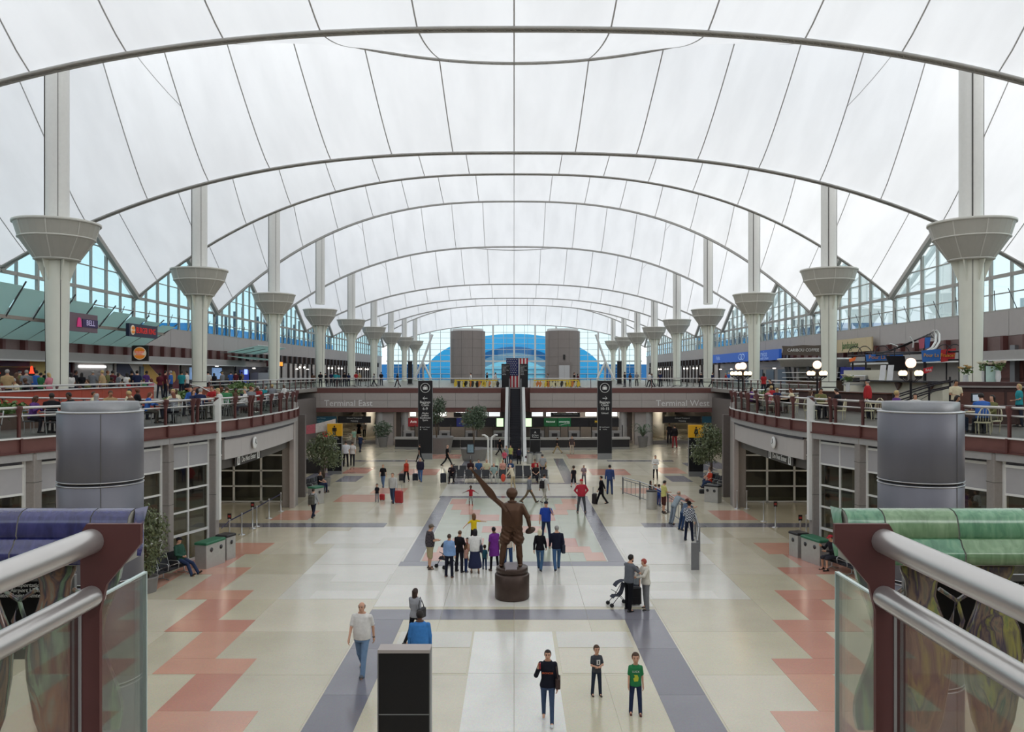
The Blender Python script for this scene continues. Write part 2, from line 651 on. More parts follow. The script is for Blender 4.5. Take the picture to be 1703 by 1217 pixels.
# ------------------------------------------------------------------ clerestory windows
def top_z(Ym, y):
    return EYE + 12.0 - (12.0-6.5)*abs(y-Ym)/9.15
SILL = EYE + 4.1
wn = 0
for k in range(0, 10):
    Ym = 22.2 + 18.3*k
    for sx in (-1, 1):
        wn += 1
        w = struct(f'window_{wn}')
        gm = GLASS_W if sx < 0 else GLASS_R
        X = sx*HX
        ys = [Ym-9.15 + 18.3*j/8 for j in range(9)]
        tz = [SILL, EYE+5.25, EYE+6.4, EYE+8.1, EYE+9.8, EYE+11.2]
        b = MB()
        b.beam((X, ys[0], SILL), (X, ys[8], SILL), .22, .16)
        b.beam((X-sx*.35, ys[0], top_z(Ym, ys[0])-.1), (X-sx*.35, Ym, top_z(Ym, Ym)-.1), .34, .36)
        b.beam((X-sx*.35, Ym, top_z(Ym, Ym)-.1), (X-sx*.35, ys[8], top_z(Ym, ys[8])-.1), .34, .36)
        b.build('window_frame', MULL, w)
        for j, y in enumerate(ys[:-1]):
            wd = .30 if j == 0 else (.20 if j % 2 == 0 else .08)
            b = MB(); b.beam((X, y, SILL), (X, y, top_z(Ym, y)), wd, .20, up=(1,0,0)); b.build('mullion', MULL, w)
        for z in tz[1:]:
            # clip the transom to the gable
            half = 9.15 if z <= EYE+6.5 else 9.15*(1-(z-EYE-6.5)/5.5)
            wd = .24 if abs(z-EYE-6.4) < .01 else .07
            b = MB(); b.beam((X-sx*.03, Ym-half, z), (X-sx*.03, Ym+half, z), .12, wd); b.build('transom', MULL, w)
        joined = MB()
        for j in range(8):
            ya, yb = ys[j], ys[j+1]
            for r_ in range(len(tz)):
                z0 = tz[r_]; z1 = tz[r_+1] if r_+1 < len(tz) else 99
                ta, tb = top_z(Ym, ya), top_z(Ym, yb)
                if max(ta, tb) <= z0+.05: continue
                poly = []
                # clip the cell by the gable line
                za, zb = min(z1, max(z0, ta)), min(z1, max(z0, tb))
                def cross(zc):
                    u = (zc-ta)/(tb-ta); return ya+(yb-ya)*u
                pts = [(ya, z0)] if ta > z0 else [(cross(z0), z0)]
                pts.append((yb, z0) if tb > z0 else (cross(z0), z0))
                if tb > z0: pts.append((yb, min(z1, tb)))
                if min(ta, tb) < z1 < max(ta, tb): pts.append((cross(z1), z1))
                if ta > z0: pts.append((ya, min(z1, ta)))
                q = []
                for p in pts:
                    if not q or abs(p[0]-q[-1][0])+abs(p[1]-q[-1][1]) > 1e-3: q.append(p)
                if len(q) < 3: continue
                b = MB() if k < 6 else joined
                b._add([(X+sx*.05, y, z) for y, z in q], [tuple(range(len(q)))])
                if k < 6: b.build('pane', gm, w)
        if k >= 6:
            o = joined.build('glazing', gm, w); o['kind'] = 'stuff'

# sprinkler-like bird spikes: slim rods leaning on the window sills
SPK = mat('sill_rod_grey', '#4d4d50', .5)
for k in range(1, 5):
    for sx in (-1, 1):
        w = struct('trim_%d' % (k*2 + (sx > 0)))
        for j in range(8):
            y = 40.5+18.3*(k-.5)+18.3*(j+.5)/8
            for d in ((-.4,) if j % 2 else (.4,)):
                b = MB(); b.tube([(sx*31.6, y, SILL), (sx*31.3, y+d, SILL+1.3)], .028, 5); b.build('sill_rod', SPK, w)

# ------------------------------------------------------------------ side walls with beam band and canopy band
for sx, nm in ((-1, 'left'), (1, 'right')):
    w = struct(f'wall_{nm}')
    b = MB(); b.box(min(sx*32.1, sx*32.5), max(sx*32.1, sx*32.5), -5.25, 196, 0, SILL); b.build('wall_core', WALLG, w)
    y = 20.0
    while y < 190:
        b = MB(); b.box(min(sx*31.85, sx*32.1), max(sx*31.85, sx*32.1), y+.02, y+4.55, UP+4.05, SILL-.05); b.build('upper_panel', WALLG, w)
        y += 4.575
    b = MB(); b.box(min(sx*31.75, sx*32.1), max(sx*31.75, sx*32.1), 20, 190, UP+3.1, UP+4.02); b.build('beam_band', mat('mauve_brown_band', '#75605c', .55), w)
    t = trim = struct('trim_beam_posts_'+nm)
    y = 20.0
    blk = MB(); blk.box(-.2, .2, -.15, .15, 0, .95); me = blk.mesh('beam_post', RUST)
    blk2 = MB(); blk2.box(-.25, .25, -.3, .3, 0, .95); me2 = blk2.mesh('beam_post', mat('dark_beam_post', '#38302f', .5))
    while y < 188:
        inst('beam_post', me if y < 93 else me2, trim, (sx*31.6, y, UP+3.08))
        y += 2.29 if y < 93 else 2.6
    # canopy band with downlights over the shop fronts
    b = MB(); b.box(min(sx*30.6, sx*32), max(sx*30.6, sx*32), 20, 92, UP+2.45, UP+3.06); b.build('canopy_band', mat('canopy_grey', '#a6a29f', .5, var=.06), w)
    b = MB(); b.box(min(sx*30.5, sx*30.62), max(sx*30.5, sx*30.62), 20, 92, UP+2.38, UP+2.48); b.build('canopy_edge', STEEL_W, w)
wall_b = struct('wall_back')
b = MB(); b.box(-32.5, 32.5, -5.6, -5.25, 0, 15); b.build('wall_core', WALLG, wall_b)

# ------------------------------------------------------------------ floor with terrazzo pieces
floor = struct('floor')
FB = terrazzo('terrazzo_base', '#bbb29a')
b = MB(); b.box(-32.4, 32.4, -5.6, 205, -.3, 0); b.build('floor_slab', FB, floor)
T_BEIGE = [terrazzo('terrazzo_beige_a', '#ccc4ac'), terrazzo('terrazzo_beige_b', '#c7bfa9'), terrazzo('terrazzo_beige_c', '#d2cab6')]
T_GREEN = terrazzo('terrazzo_sage', '#b4b9a6')
T_LIGHT = [terrazzo('terrazzo_cream_a', '#dedad1'), terrazzo('terrazzo_cream_b', '#d4d0c5')]
T_PINK = [terrazzo('terrazzo_rose_a', '#cb9684'), terrazzo('terrazzo_rose_b', '#d09e88'), terrazzo('terrazzo_rose_c', '#c58d7b')]
T_DARK = [terrazzo('terrazzo_slate_a', '#73717a'), terrazzo('terrazzo_slate_b', '#7d7b83')]
ZP = [0.004]
def panel(x0, x1, y0, y1, m, lift=0.0):
    g = .006
    z = ZP[0] + lift
    b = MB(); b.box(min(x0,x1)+g, max(x0,x1)-g, y0+g, y1-g, -.01, z)
    return b.build('terrazzo_panel', m, floor)
# base field
ysteps = [13.9, 17.4, 20.9, 24.4, 27.9, 31.4, 34.9, 38.4, 41.2, 45.0, 50, 56, 62, 68, 74, 80]
xsteps = [-12.9, -10.5, -8.2, -4.7, -2.35, 0, 2.35, 4.7, 8.2, 10.5, 12.9]
r0 = random.Random(3)
for ya, yb in zip(ysteps, ysteps[1:]):
    for xa, xb in zip(xsteps, xsteps[1:]):
        inner = abs(xa+xb)/2 < 7
        m = r0.choice(T_BEIGE) if not (26.7 < ya < 41 and abs((xa+xb)/2) < 8.3) else r0.choice(T_LIGHT)
        panel(xa, xb, ya, yb, m)
Z1 = .006
for s in (-1, 1):
    # long slate strips towards the camera and the frame around the middle field
    for ya, yb in ((13, 16.2), (16.2, 19.6), (19.6, 22.9), (22.9, 25.6)):
        panel(s*3.5, s*4.65, ya, yb, r0.choice(T_DARK), Z1)
    for ya, yb in ((33.5, 37.9), (37.9, 42.2), (42.2, 46.4), (46.4, 50.6)):
        panel(s*3.9, s*4.6, ya, yb, r0.choice(T_DARK), Z1)
    for ya, yb in ((57.6, 63), (63, 68.5), (68.5, 74)):
        panel(s*3.6, s*4.45, ya, yb, r0.choice(T_DARK), Z1)
    # slate strips running to the side openings
    for xa, xb in ((6.6, 9.8), (9.8, 13), (13, 16.5)):
        panel(s*xa, s*xb, 41.0, 42.1, r0.choice(T_DARK), Z1)
    panel(s*8.3, s*14.2, 71.6, 72.6, T_DARK[0], Z1)
    for xa, xb, ya, yb in ((11.4, 12.9, 58.2, 61.5), (14.0, 15.6, 59.5, 63.5), (14.6, 16.4, 65, 70.5), (16.5, 18, 66, 72)):
        panel(s*xa, s*xb, ya, yb, T_DARK[1], Z1)
    # stepped rose bands
    steps = [(13.9, 17.5, 4.8, 7.1), (17.5, 18.66, 5.9, 8.25), (18.66, 20.96, 7.03, 8.25), (20.96, 22.1, 7.03, 9.4), (22.1, 24.4, 8.17, 9.4),
             (24.4, 25.57, 8.17, 10.58), (25.57, 27.9, 9.35, 10.58), (27.9, 29.06, 9.35, 11.7), (29.06, 31.4, 10.55, 11.7), (31.4, 32.5, 10.55, 12.8),
             (32.5, 34.9, 11.6, 12.8), (34.9, 37.2, 11.0, 13.2)]
    for ya, yb, xa, xb in steps:
        panel(s*xa, s*xb, ya, yb, r0.choice(T_PINK), Z1)
    for ya, yb, xa, xb in ((29.0, 31.5, 12.9, 14), (31.6, 35, 12.85, 13.4), (43, 46, 11, 13), (49, 52, 8.5, 11), (52.5, 55, 7.2, 9.4), (62, 66, 6, 9), (74, 78, 5, 9), (63, 67, 11.5, 13.5)):
        panel(s*xa, s*xb, ya, yb, r0.choice(T_PINK), Z1)
    # rose mosaic in the corners of the middle field
    for ya, yb, xa, xb in ((33.6, 35.2, 3.0, 3.85), (36.4, 38.2, 1.4, 2.9), (44.6, 46.2, 1.9, 3.0), (46.2, 48.2, 2.4, 3.6), (48.2, 50.2, 2.9, 3.85), (42.8, 44.6, .8, 2.2), (39.6, 41.2, .2, 1.6), (35.2, 36.4, 2.2, 3.4)):
        panel(s*xa, s*xb, ya, yb, r0.choice(T_PINK), .012)
    for ya, yb, xa, xb in ((27.95, 29.0, 4.8, 7.1), (30.2, 31.8, 4.8, 6.9), (33, 36, 4.8, 8.2), (37, 40, 6.2, 9.2)):
        panel(s*xa, s*xb, ya, yb, T_LIGHT[0], Z1)
for xa, xb in ((-4.7, -2.35), (-2.35, 0), (0, 2.35), (2.35, 4.65)):
    panel(xa, xb, 25.6, 26.7, r0.choice(T_DARK), Z1)
    panel(xa, xb, 32.7, 33.5, r0.choice(T_DARK), Z1)
    panel(xa, xb, 50.6, 51.4, r0.choice(T_DARK), Z1)
    panel(xa, xb, 57.0, 57.6, r0.choice(T_DARK), Z1)
    panel(xa, xb, 27.0, 29.8, T_LIGHT[0], Z1)
    panel(xa, xb, 29.8, 32.7, T_LIGHT[1], Z1)
    panel(max(xa, -3.88), min(xb, 3.88), 33.5, 42, T_GREEN, Z1)
    panel(max(xa, -3.88), min(xb, 3.88), 42, 50.6, T_GREEN, Z1)
    panel(xa, xb, 51.5, 56.9, T_LIGHT[1], Z1)
for ya, yb in ((13, 17.6), (17.6, 21), (21, 24.4)):
    panel(-1.2, 0, ya, yb, terrazzo('terrazzo_white', '#e6e4dd'), Z1)
    panel(0, 1.15, ya, yb, terrazzo('terrazzo_white', '#e6e4dd'), Z1)
for s in (-1, 1):
    panel(s*1.25, s*3.4, 23.0, 24.4, T_LIGHT[1], Z1)
    panel(s*1.25, s*3.4, 21.0, 22.9, T_BEIGE[2], Z1)

# ------------------------------------------------------------------ dining balconies
EDGE = [(18.6, 18), (17.3, 21.5), (15.9, 25), (14.8, 27.5), (13.9, 30.9), (13.3, 33), (12.9, 34.6), (12.55, 36.7), (12.42, 39.3), (12.45, 42.7), (12.65, 46.1), (13.1, 48.7), (14.0, 51), (15.6, 53), (18, 54.6), (21.4, 55.5)]
def edge_pts(step, off=0.0):
    """points along the balcony edge, pushed outwards by off"""
    P = [Vector((x, y, 0)) for x, y in EDGE]
    # Catmull-Rom refinement
    fine = []
    for i in range(len(P)-1):
        p0, p1, p2, p3 = P[max(0, i-1)], P[i], P[i+1], P[min(len(P)-1, i+2)]
        for u in np.linspace(0, 1, 12, endpoint=False):
            fine.append(.5*((2*p1)+(p2-p0)*u+(2*p0-5*p1+4*p2-p3)*u*u+(3*p1-p0-3*p2+p3)*u**3))
    fine.append(P[-1])
    out = [fine[0]]; acc = 0
    for a, c in zip(fine, fine[1:]):
        L = (c-a).length
        while acc + L >= step:
            u = (step-acc)/L
            a = a.lerp(c, u); L = (c-a).length; acc = 0
            out.append(a.copy())
        acc += L
    if off:
        res = []
        for i, p in enumerate(out):
            d = (out[min(i+1, len(out)-1)]-out[max(i-1, 0)]).normalized()
            res.append(p + Vector((d.y, -d.x, 0))*off)
        return res
    return out
def mirror(p, s):
    return Vector((s*p[0], p[1], p[2] if len(p) > 2 else 0))
EP = edge_pts(1.62)
EF = edge_pts(0.81)
def edge_at_y(y):
    for a, c in zip(EF, EF[1:]):
        if a.y <= y <= c.y:
            return a.x + (c.x-a.x)*(y-a.y)/(c.y-a.y)
    return EF[0].x
VENT = mat('dark_vent_strip', '#45434a', .5, var=.15)
for s, nm in ((-1, 'left'), (1, 'right')):
    f = struct(f'floor_dining_{nm}')
    b = MB()
    poly = [(s*p.x, p.y, DN) for p in EF] + [(s*32, 55.5, DN), (s*32, 18, DN)]
    if s > 0: poly = poly[::-1]
    b.prism([Vector(p) - Vector((0,0,.5)) for p in poly], (0, 0, .5))
    b.build('floor_slab', mat('dining_floor', '#5e5955', .45, var=.1), f)
    # fascia, one panel between each two stiffeners, and the light strip at floor level
    for a, c in zip(EP, EP[1:]):
        A, Cc = mirror(a, s), mirror(c, s)
        n = (Cc-A).normalized(); out = Vector((n.y, -n.x, 0))*(1 if s > 0 else 1)
        if out.x*s > 0: out = -out
        b = MB(); b.beam(A+out*.04+Vector((0,0,DN-.235)), Cc+out*.04+Vector((0,0,DN-.235)), .05, .43); b.build('fascia_panel', RUST_D, f)
        b = MB(); b.beam(A+out*.08+Vector((0,0,DN)), Cc+out*.08+Vector((0,0,DN)), .12, .05); b.build('edge_strip', STEEL_W, f)
        b = MB(); b.beam(A+out*.06+Vector((0,0,DN-.47)), Cc+out*.06+Vector((0,0,DN-.47)), .14, .05); b.build('fascia_flange', RUST, f)
        b = MB(); b.beam(A+out*.02+Vector((0,0,DN-.62)), Cc+out*.02+Vector((0,0,DN-.62)), .1, .24); b.build('soffit_band', mat('soffit_band_grey', '#9b9998', .5), f)
        b = MB(); b.cbox(A+out*.1+Vector((0,0,DN-.235)), (.07, .14, .46), math.atan2(n.y, n.x)); b.build('stiffener', RUST, f)
    # railing: one thing with posts, two rails and panes
    rl = thing('balcony_railing', f'glass balcony railing with red-brown posts and white pipe rails round the {nm} dining terrace', 'railing', (0,0,0))
    pm = MB()   # flared post, drawn at the origin, rail side towards -y
    pm.prism([(-.035,-.05,0), (-.035,.05,0), (-.035,.05,.62), (-.035,.15,.95), (-.035,.13,1.02), (-.035,-.12,1.02), (-.035,-.05,.74)], (.07, 0, 0))
    pme = pm.mesh('post', RUST)
    for i, a in enumerate(EP):
        A = mirror(a, s)
        nx = mirror(EP[min(i+1, len(EP)-1)], s) - mirror(EP[max(i-1, 0)], s)
        ang = math.atan2(nx.y, nx.x) + (math.pi if s < 0 else 0)
        inst('post', pme, rl, (A.x, A.y, DN), ang)
        if i % 3 == 1:
            d = nx.normalized()*.32
            inst('post', pme, rl, (A.x+d.x, A.y+d.y, DN), ang)
        if i+1 < len(EP):
            Bp = mirror(EP[i+1], s)
            b = MB(); b.beam(A+Vector((0,0,DN+.36)), Bp+Vector((0,0,DN+.36)), .012, .62); b.build('glass_pane', GLASS, rl)
    inn = Vector((s*.06, 0, 0))
    for z, r_, nme in ((DN+.96, .045, 'top_rail'), (DN+.70, .032, 'lower_rail')):
        b = MB(); b.tube([mirror(p, s)+inn+Vector((0,0,z)) for p in EF], r_, 8); b.build(nme, PIPE, rl)
    # -------------------------------------------------------------- the storey below: pillars, glazing, openings
    w = struct(f'wall_balcony_{nm}')
    PY = [20.2, 23.2, 26.1, 29.1, 32.0, 34.9]
    for y in PY:
        x = edge_at_y(y) + .22
        b = MB(); b.rbox((s*x, y, (DN-.5)/2), (.5, .42, DN-.5), .03); b.build('pillar', STONE, w)
        b = MB(); b.cbox((s*x, y, 2.6), (.51, .43, .02)); b.cbox((s*x, y, 4.3), (.51, .43, .02)); b.build('pillar_joint', JOINT, w)
    x = edge_at_y(47.5)+.1
    b = MB(); b.rbox((s*(x+.25), 47.6, 3.05), (.7, .9, 6.1), .03); b.build('pillar', STONE, w)
    b = MB(); b.rbox((s*(x-.05), 47.0, 3.0), (.3, .3, 6.3), .03); b.build('pillar', STONE_L, w)
    x = edge_at_y(34.9)
    b = MB(); b.prism([(s*(x-.16), 34.75, 1.5), (s*(x+.1), 34.75, 1.5), (s*(x+.1), 34.75, 6.55), (s*(x-.16), 34.75, 6.75)], (0, .25, 0)); b.build('pilaster', STEEL_W, w)
    for ya, yb in zip(PY, PY[1:]):
        pa = Vector((s*(edge_at_y(ya)+.3), ya+.24, 0)); pb = Vector((s*(edge_at_y(yb)+.3), yb-.24, 0))
        g = struct('window_shop', w)
        mid = (pa+pb)/2
        for p, wd in ((pa, .12), (mid, .07), (pb, .12)):
            b = MB(); b.beam(p, p+Vector((0,0,5.15)), wd, .1, up=(1,0,0)); b.build('mullion', STEEL_W, g)
        for z, wd in ((5.12, .12), (4.85, .09), (3.95, .07), (3.04, .07), (2.13, .07), (1.2, .1), (.06, .12)):
            b = MB(); b.beam(pa+Vector((0,0,z)), pb+Vector((0,0,z)), .1, wd); b.build('transom', STEEL_W, g)
        b = MB(); b.beam(pa+Vector((0,0,4.98)), pb+Vector((0,0,4.98)), .03, .25); b.build('vent_strip', VENT, g)
        for p, q in ((pa, mid), (mid, pb)):
            b = MB(); b.beam(p+Vector((0,0,4.4)), q+Vector((0,0,4.4)), .03, .86); b.build('blank_panel', mat('blank_grey_panel', '#a3a1a3', .5, var=.04), g)
            for z0, z1 in ((3.04, 3.95), (2.13, 3.04), (1.2, 2.13), (.1, 1.2)):
                b = MB(); b.beam(p+Vector((0,0,(z0+z1)/2)), q+Vector((0,0,(z0+z1)/2)), .012, z1-z0-.05); b.build('pane', GLASS_D, g)
    # lintel over the big opening, curved, with header below
    seg = [p for p in EF if 35.1 <= p.y <= 47.3]
    for a, c in zip(seg[::2], seg[2::2]):
        A, Cc = mirror(a, s), mirror(c, s)
        ins = Vector((s*.12, 0, 0))
        b = MB(); b.beam(A+ins+Vector((0,0,4.45)), Cc+ins+Vector((0,0,4.45)), .12, .9); b.build('lintel_panel', WALLG, w)
        b = MB(); b.beam(A+ins*.5+Vector((0,0,4.98)), Cc+ins*.5+Vector((0,0,4.98)), .08, .2); b.build('vent_strip', VENT, w)
        b = MB(); b.beam(A+ins*4+Vector((0,0,3.78)), Cc+ins*4+Vector((0,0,3.78)), .1, .52); b.build('header_panel', mat('header_grey', '#57534f', .5), w)
    # inner glazing across the back of the opening
    g = struct('window_inner', w)
    for x in (13.7, 15.3, 16.95, 18.6):
        b = MB(); b.beam((s*x, 48.9, 0), (s*x, 48.9, 4.2), .12, .1, up=(0,1,0)); b.build('mullion', STEEL_W, g)
    for z in (.06, .99, 1.93, 2.87, 3.8):
        b = MB(); b.beam((s*13.7, 48.9, z), (s*18.6, 48.9, z), .1, .09); b.build('transom', STEEL_W, g)
    for xa, xb in ((13.7, 15.3), (15.3, 16.95), (16.95, 18.6)):
        for z0, z1 in ((.1, .96), (1.02, 1.9), (1.96, 2.84), (2.9, 3.77)):
            b = MB(); b.box(min(s*xa, s*xb)+.06, max(s*xa, s*xb)-.06, 48.89, 48.905, z0, z1); b.build('pane', GLASS_D, g)
    b = MB(); b.box(min(s*21.5, s*21.9), max(s*21.5, s*21.9), 10, 88, 0, 5.2); b.build('inner_wall', mat('inner_wall_taupe', '#6b6360', .6), w)
    b = MB(); b.box(min(s*13.2, s*21.5), max(s*13.2, s*21.5), 51.0, 51.3, 0, 5.2); b.build('inner_wall', mat('inner_wall_taupe', '#6b6360', .6), w)
    for y in (21.7, 24.7, 27.6, 30.5, 33.4, 37, 40, 43):
        b = MB(); b.box(min(s*18.4, s*18.7), max(s*18.4, s*18.7), y-1.0, y+1.0, 0, 2.6); b.build('inner_partition', mat('inner_partition', '#7d746c', .6), w)
    for y in (21.7, 24.7, 27.6, 30.5, 33.4, 37.5, 41.5, 45.5):  # unseen lamps added to brighten the rooms behind the glazing
        b = MB(); b.box(min(s*16.4, s*17.4), max(s*16.4, s*17.4), y-.6, y+.6, 5.1, 5.16); b.build('added_lamp_panel', mat('added_shop_lamp', '#fff1dc', .4, var=0, emit=6.0), w)
    # -------------------------------------------------------------- upper walkway beside and behind the balcony
    u = struct(f'floor_upper_{nm}')
    b = MB(); b.box(min(s*21.4, s*32), max(s*21.4, s*32), 16, 88, UP-.35, UP); b.build('floor_slab', mat('upper_floor', '#8f8a84', .35, var=.1), u)

# plaques and header signs on the lintels
for s, nm in ((-1, 'left'), (1, 'right')):
    y = 38.6
    x = edge_at_y(y)-.02
    t = thing('wall_clock', f'round white wall clock on the grey lintel over the {nm} exit', 'clock', (s*x, y, 4.5), 0)
    b = MB(); b.lathe([(0, 0), (.26, 0), (.29, .02), (.29, .05), (.25, .07), (0, .07)], 28)
    d = b.build('dial', mat('clock_face', '#dcdcda', .4, var=.03), t); d.rotation_euler = (0, R(90)*(-s), 0)
    b = MB(); b.beam((-s*.085, 0, 0), (-s*.085, .02, .19), .02, .02); b.beam((-s*.085, 0, 0), (-s*.085, .12, -.05), .02, .02); b.build('hand', BLACK, t)
    y0 = 37.4
    t = thing('exit_header_sign', f'small white lettered do not enter sign above the {nm} exit', 'sign', (s*(edge_at_y(39.0)+.4), 39.0, 3.75), 0)
    b = MB(); b.box(-.02, .02, -1.9, 1.9, -.22, .22); b.build('panel', mat('header_sign_dark', '#3a3735', .5), t)
    lettering('Do Not Enter', .36, WHITE, t, (-s*.03, 0, 0), R(90)*(-s))
    for dy in (-1.45, 1.45):
        b = MB(); b.box(-.01, .01, dy-.16, dy+.16, -.19, .19); o = b.build('pictogram', WHITE, t); o.location = (-s*.025, 0, 0)
        b = MB(); b.box(-.012, .012, dy-.05, dy+.05, -.13, .12); o = b.build('pictogram', BLACK, t); o.location = (-s*.028, 0, 0)

# ------------------------------------------------------------------ bridge, upper rear floor
br = struct('floor_bridge')
b = MB(); b.box(-32, -1.5, 88, 94, 3.75, UP); b.box(1.75, 32, 88, 94, 3.75, UP); b.box(-1.5, 1.75, 88.9, 94, 3.75, UP); b.build('bridge_core', mat('bridge_core', '#5b4644', .6), br)
b = MB(); b.box(-32, 32, 94, 205, UP-.5, UP); b.build('rear_slab', mat('upper_floor', '#8f8a84', .35, var=.1), br)
for xa, xb in ((-26, -1.45), (1.72, 26)):
    n = 10
    for i in range(n):
        x0, x1 = xa+(xb-xa)*i/n, xa+(xb-xa)*(i+1)/n
        for z0, z1 in ((4.08, 4.88), (4.88, 5.68)):
            b = MB(); b.box(x0+.01, x1-.01, 87.75, 88, z0+.01, z1-.01); b.build('stone_panel', STONE_L, br)
        b = MB(); b.box(x0, x1, 87.85, 88.0, 5.7, UP); b.build('fascia_panel', RUST_D, br)
        b = MB(); b.box(x0, x1, 87.8, 88.2, 3.6, 4.06); b.build('lower_fascia', RUST_D, br)
b = MB(); b.box(-1.5, 1.75, 88.75, 88.9, 3.6, UP); b.build('fascia_panel', RUST, br)
rl = thing('bridge_railing', 'long glass and steel railing along the front edge of the bridge', 'railing', (0, 0, 0))
for xa, xb in ((-26, -1.5), (1.75, 26)):
    n = 11
    for i in range(n+1):
        x = xa+(xb-xa)*i/n
        b = MB(); b.beam((x, 88.1, UP), (x, 88.1, UP+1.05), .08, .06); b.build('post', STEEL_G if i % 3 else RUST, rl)
        if i < n:
            x1 = xa+(xb-xa)*(i+1)/n
            b = MB(); b.box(x+.05, x1-.05, 88.09, 88.105, UP+.06, UP+.93); b.build('glass_pane', GLASS, rl)
    b = MB(); b.tube([(xa, 88.1, UP+1.05), (xb, 88.1, UP+1.05)], .05, 8); b.build('top_rail', PIPE, rl)
    b = MB(); b.tube([(xa, 88.1, UP+.08), (xb, 88.1, UP+.08)], .035, 6); b.build('lower_rail', PIPE, rl)

# wall lettering on the bridge
def wall_sign(txt, x, m_disc, sgn, label):
    t = thing('wall_sign', label, 'sign', (x, 87.72, 4.55))
    lettering(txt, .95, mat('sign_letters_grey', '#e2e0df', .45, var=.03), t, (0, 0, 0))
    b = MB(); b.lathe([(0, 0), (.42, 0), (.42, .06), (0, .06)], 24)
    xd = -4.45 if sgn < 0 else 4.6
    d = b.build('arrow_disc', m_disc, t); d.location = (xd, 0, 0); d.rotation_euler = (R(90), 0, 0)
    b = MB(); b.cbox((xd, -.08, 0), (.42, .02, .08))
    for q in (-1, 1):
        b.beam((xd+sgn*.24, -.08, 0), (xd+sgn*.06, -.08, q*.18), .02, .08, up=(0, 1, 0))
    b.build('arrow', WHITE, t)
wall_sign('Terminal East', -18.0, mat('sign_blue_disc', '#2c4a86', .4), -1, 'grey lettering Terminal East with a blue arrow disc on the bridge front')
wall_sign('Terminal West', 18.3, mat('sign_red_disc', '#b8282f', .4), 1, 'grey lettering Terminal West with a red arrow disc on the bridge front')

# ------------------------------------------------------------------ under the bridge: ceiling, back wall, columns, added unseen lights
lc = struct('ceiling_lower')
b = MB(); b.box(-32, 32, 94, 170, 4.3, 4.5); b.build('ceiling_slab', mat('lower_ceiling', '#b5b1ab', .6), lc)
for i, (x, y) in enumerate([(x, y) for y in (100, 112, 126, 146) for x in (-25, -18, 18, 25)] + [(x, 89.4) for x in (-10, -7.5, -5, 5, 7.5, 10)]):  # unseen lamps added to brighten the space under the bridge
    z = 4.26 if y > 94 else 3.70
    b = MB(); b.box(x-.9, x+.9, y-.3, y+.3, z, z+.04)
    tag(b.build('added_ceiling_lamp', mat('added_lower_lamp', '#fff4e2', .4, var=0, emit=11.0)), 'added unseen lamp panel in the low ceiling behind the bridge', 'lamp', 'added lamp panels behind the bridge')
wb = struct('wall_rental')
b = MB(); b.box(-13.2, 13.2, 90.4, 90.8, 0, 3.75); b.build('wall_core', mat('rental_wall', '#5d5856', .6), wb)
for sx in (-1, 1):
    b = MB(); b.box(min(sx*13.2, sx*14.4), max(sx*13.2, sx*14.4), 88.3, 94, 0, 3.75); b.build('end_pier', STONE_L, wb)
    for x in (11.9, 14.7):
        b = MB(); b.lathe([(.5, 0), (.5, 3.75)], 24, (sx*x, 88.7, 0)); b.build('round_pier', mat('steel_pier', '#b5b1af', .34, metal=.4), wb)
    # lit windows high in the rental wall
for x in (-11.6, -8.2, -5.9, -3.6, -2.2, 2.6, 4.2, 6.4, 8.6, 10.9):
    b = MB(); b.box(x-.62, x+.62, 90.3, 90.42, 3.02, 3.62); b.build('lit_pane', mat('rental_lit_pane', '#dfe4e6', .4, var=0, emit=.75), wb)
wr = struct('wall_lower_rear')
b = MB(); b.box(-32, 32, 168, 168.4, 0, 4.5); b.build('wall_core', mat('lower_rear_wall', '#b9b4ac', .6), wr)
for i in range(14):
    x = -31 + 62*i/13
    b = MB(); b.box(x-.6, x+.6, 167.8, 168, .3, 4.2); b.build('rear_panel', mat('rear_panel_white', '#dedad2', .5), wr)
for sx, nm in ((-1, 'left'), (1, 'right')):
    for j, (x, y) in enumerate(((17.9, 101), (19.6, 113), (24, 124), (18.6, 140))):
        b = MB(); b.lathe([(.85, 0), (.85, 1.5), (.62, 1.55), (.62, 4.3)], 24, (sx*x, y, 0))
        tag(b.build('round_column', mat('white_round_column', '#d8d3c8', .5)), f'thick white round column with a wide plinth, {ords[j]} back behind the bridge {nm}', 'column')
    # low grey wall across the side passage
    b = MB(); b.box(min(sx*11.8, sx*22), max(sx*11.8, sx*22), 90.0, 90.2, 0, .35); b.build('low_kerb', STONE, wr)

# ------------------------------------------------------------------ end wall of glass
ew = struct('wall_far')
Ye = 196.0
def endtop(x): return val(196.05, x)
cols = [i*2.55 for i in range(-12, 13)]
rowsz = [UP, UP+1.6, UP+3.2, UP+4.6, UP+6.0, UP+7.4, UP+8.8, UP+10.2, UP+11.6]
for i, x in enumerate(cols):
    big = (i % 2 == 0)
    b = MB(); b.beam((x, Ye, UP), (x, Ye, endtop(x)), .42 if big else .1, .3, up=(0,1,0)); b.build('mullion', STEEL_W, ew)
for z in rowsz[1:]:
    h = [x for x in np.linspace(-31, 31, 125) if endtop(x) > z]
    if h:
        b = MB(); b.beam((min(h), Ye-.05, z), (max(h), Ye-.05, z), .12, .34 if abs(z-UP-4.6) < .1 else .1); b.build('transom', STEEL_W, ew)
for xa, xb in zip(cols, cols[1:]):
    for z0, z1 in zip(rowsz, rowsz[1:]+[99]):
        ta, tb = min(z1, endtop(xa)), min(z1, endtop(xb))
        if min(ta, tb) <= z0+.05: continue
        b = MB(); b._add([(xa, Ye, z0), (xb, Ye, z0), (xb, Ye, tb), (xa, Ye, ta)], [(0,1,2,3)]); b.build('pane', GLASS_R, ew)
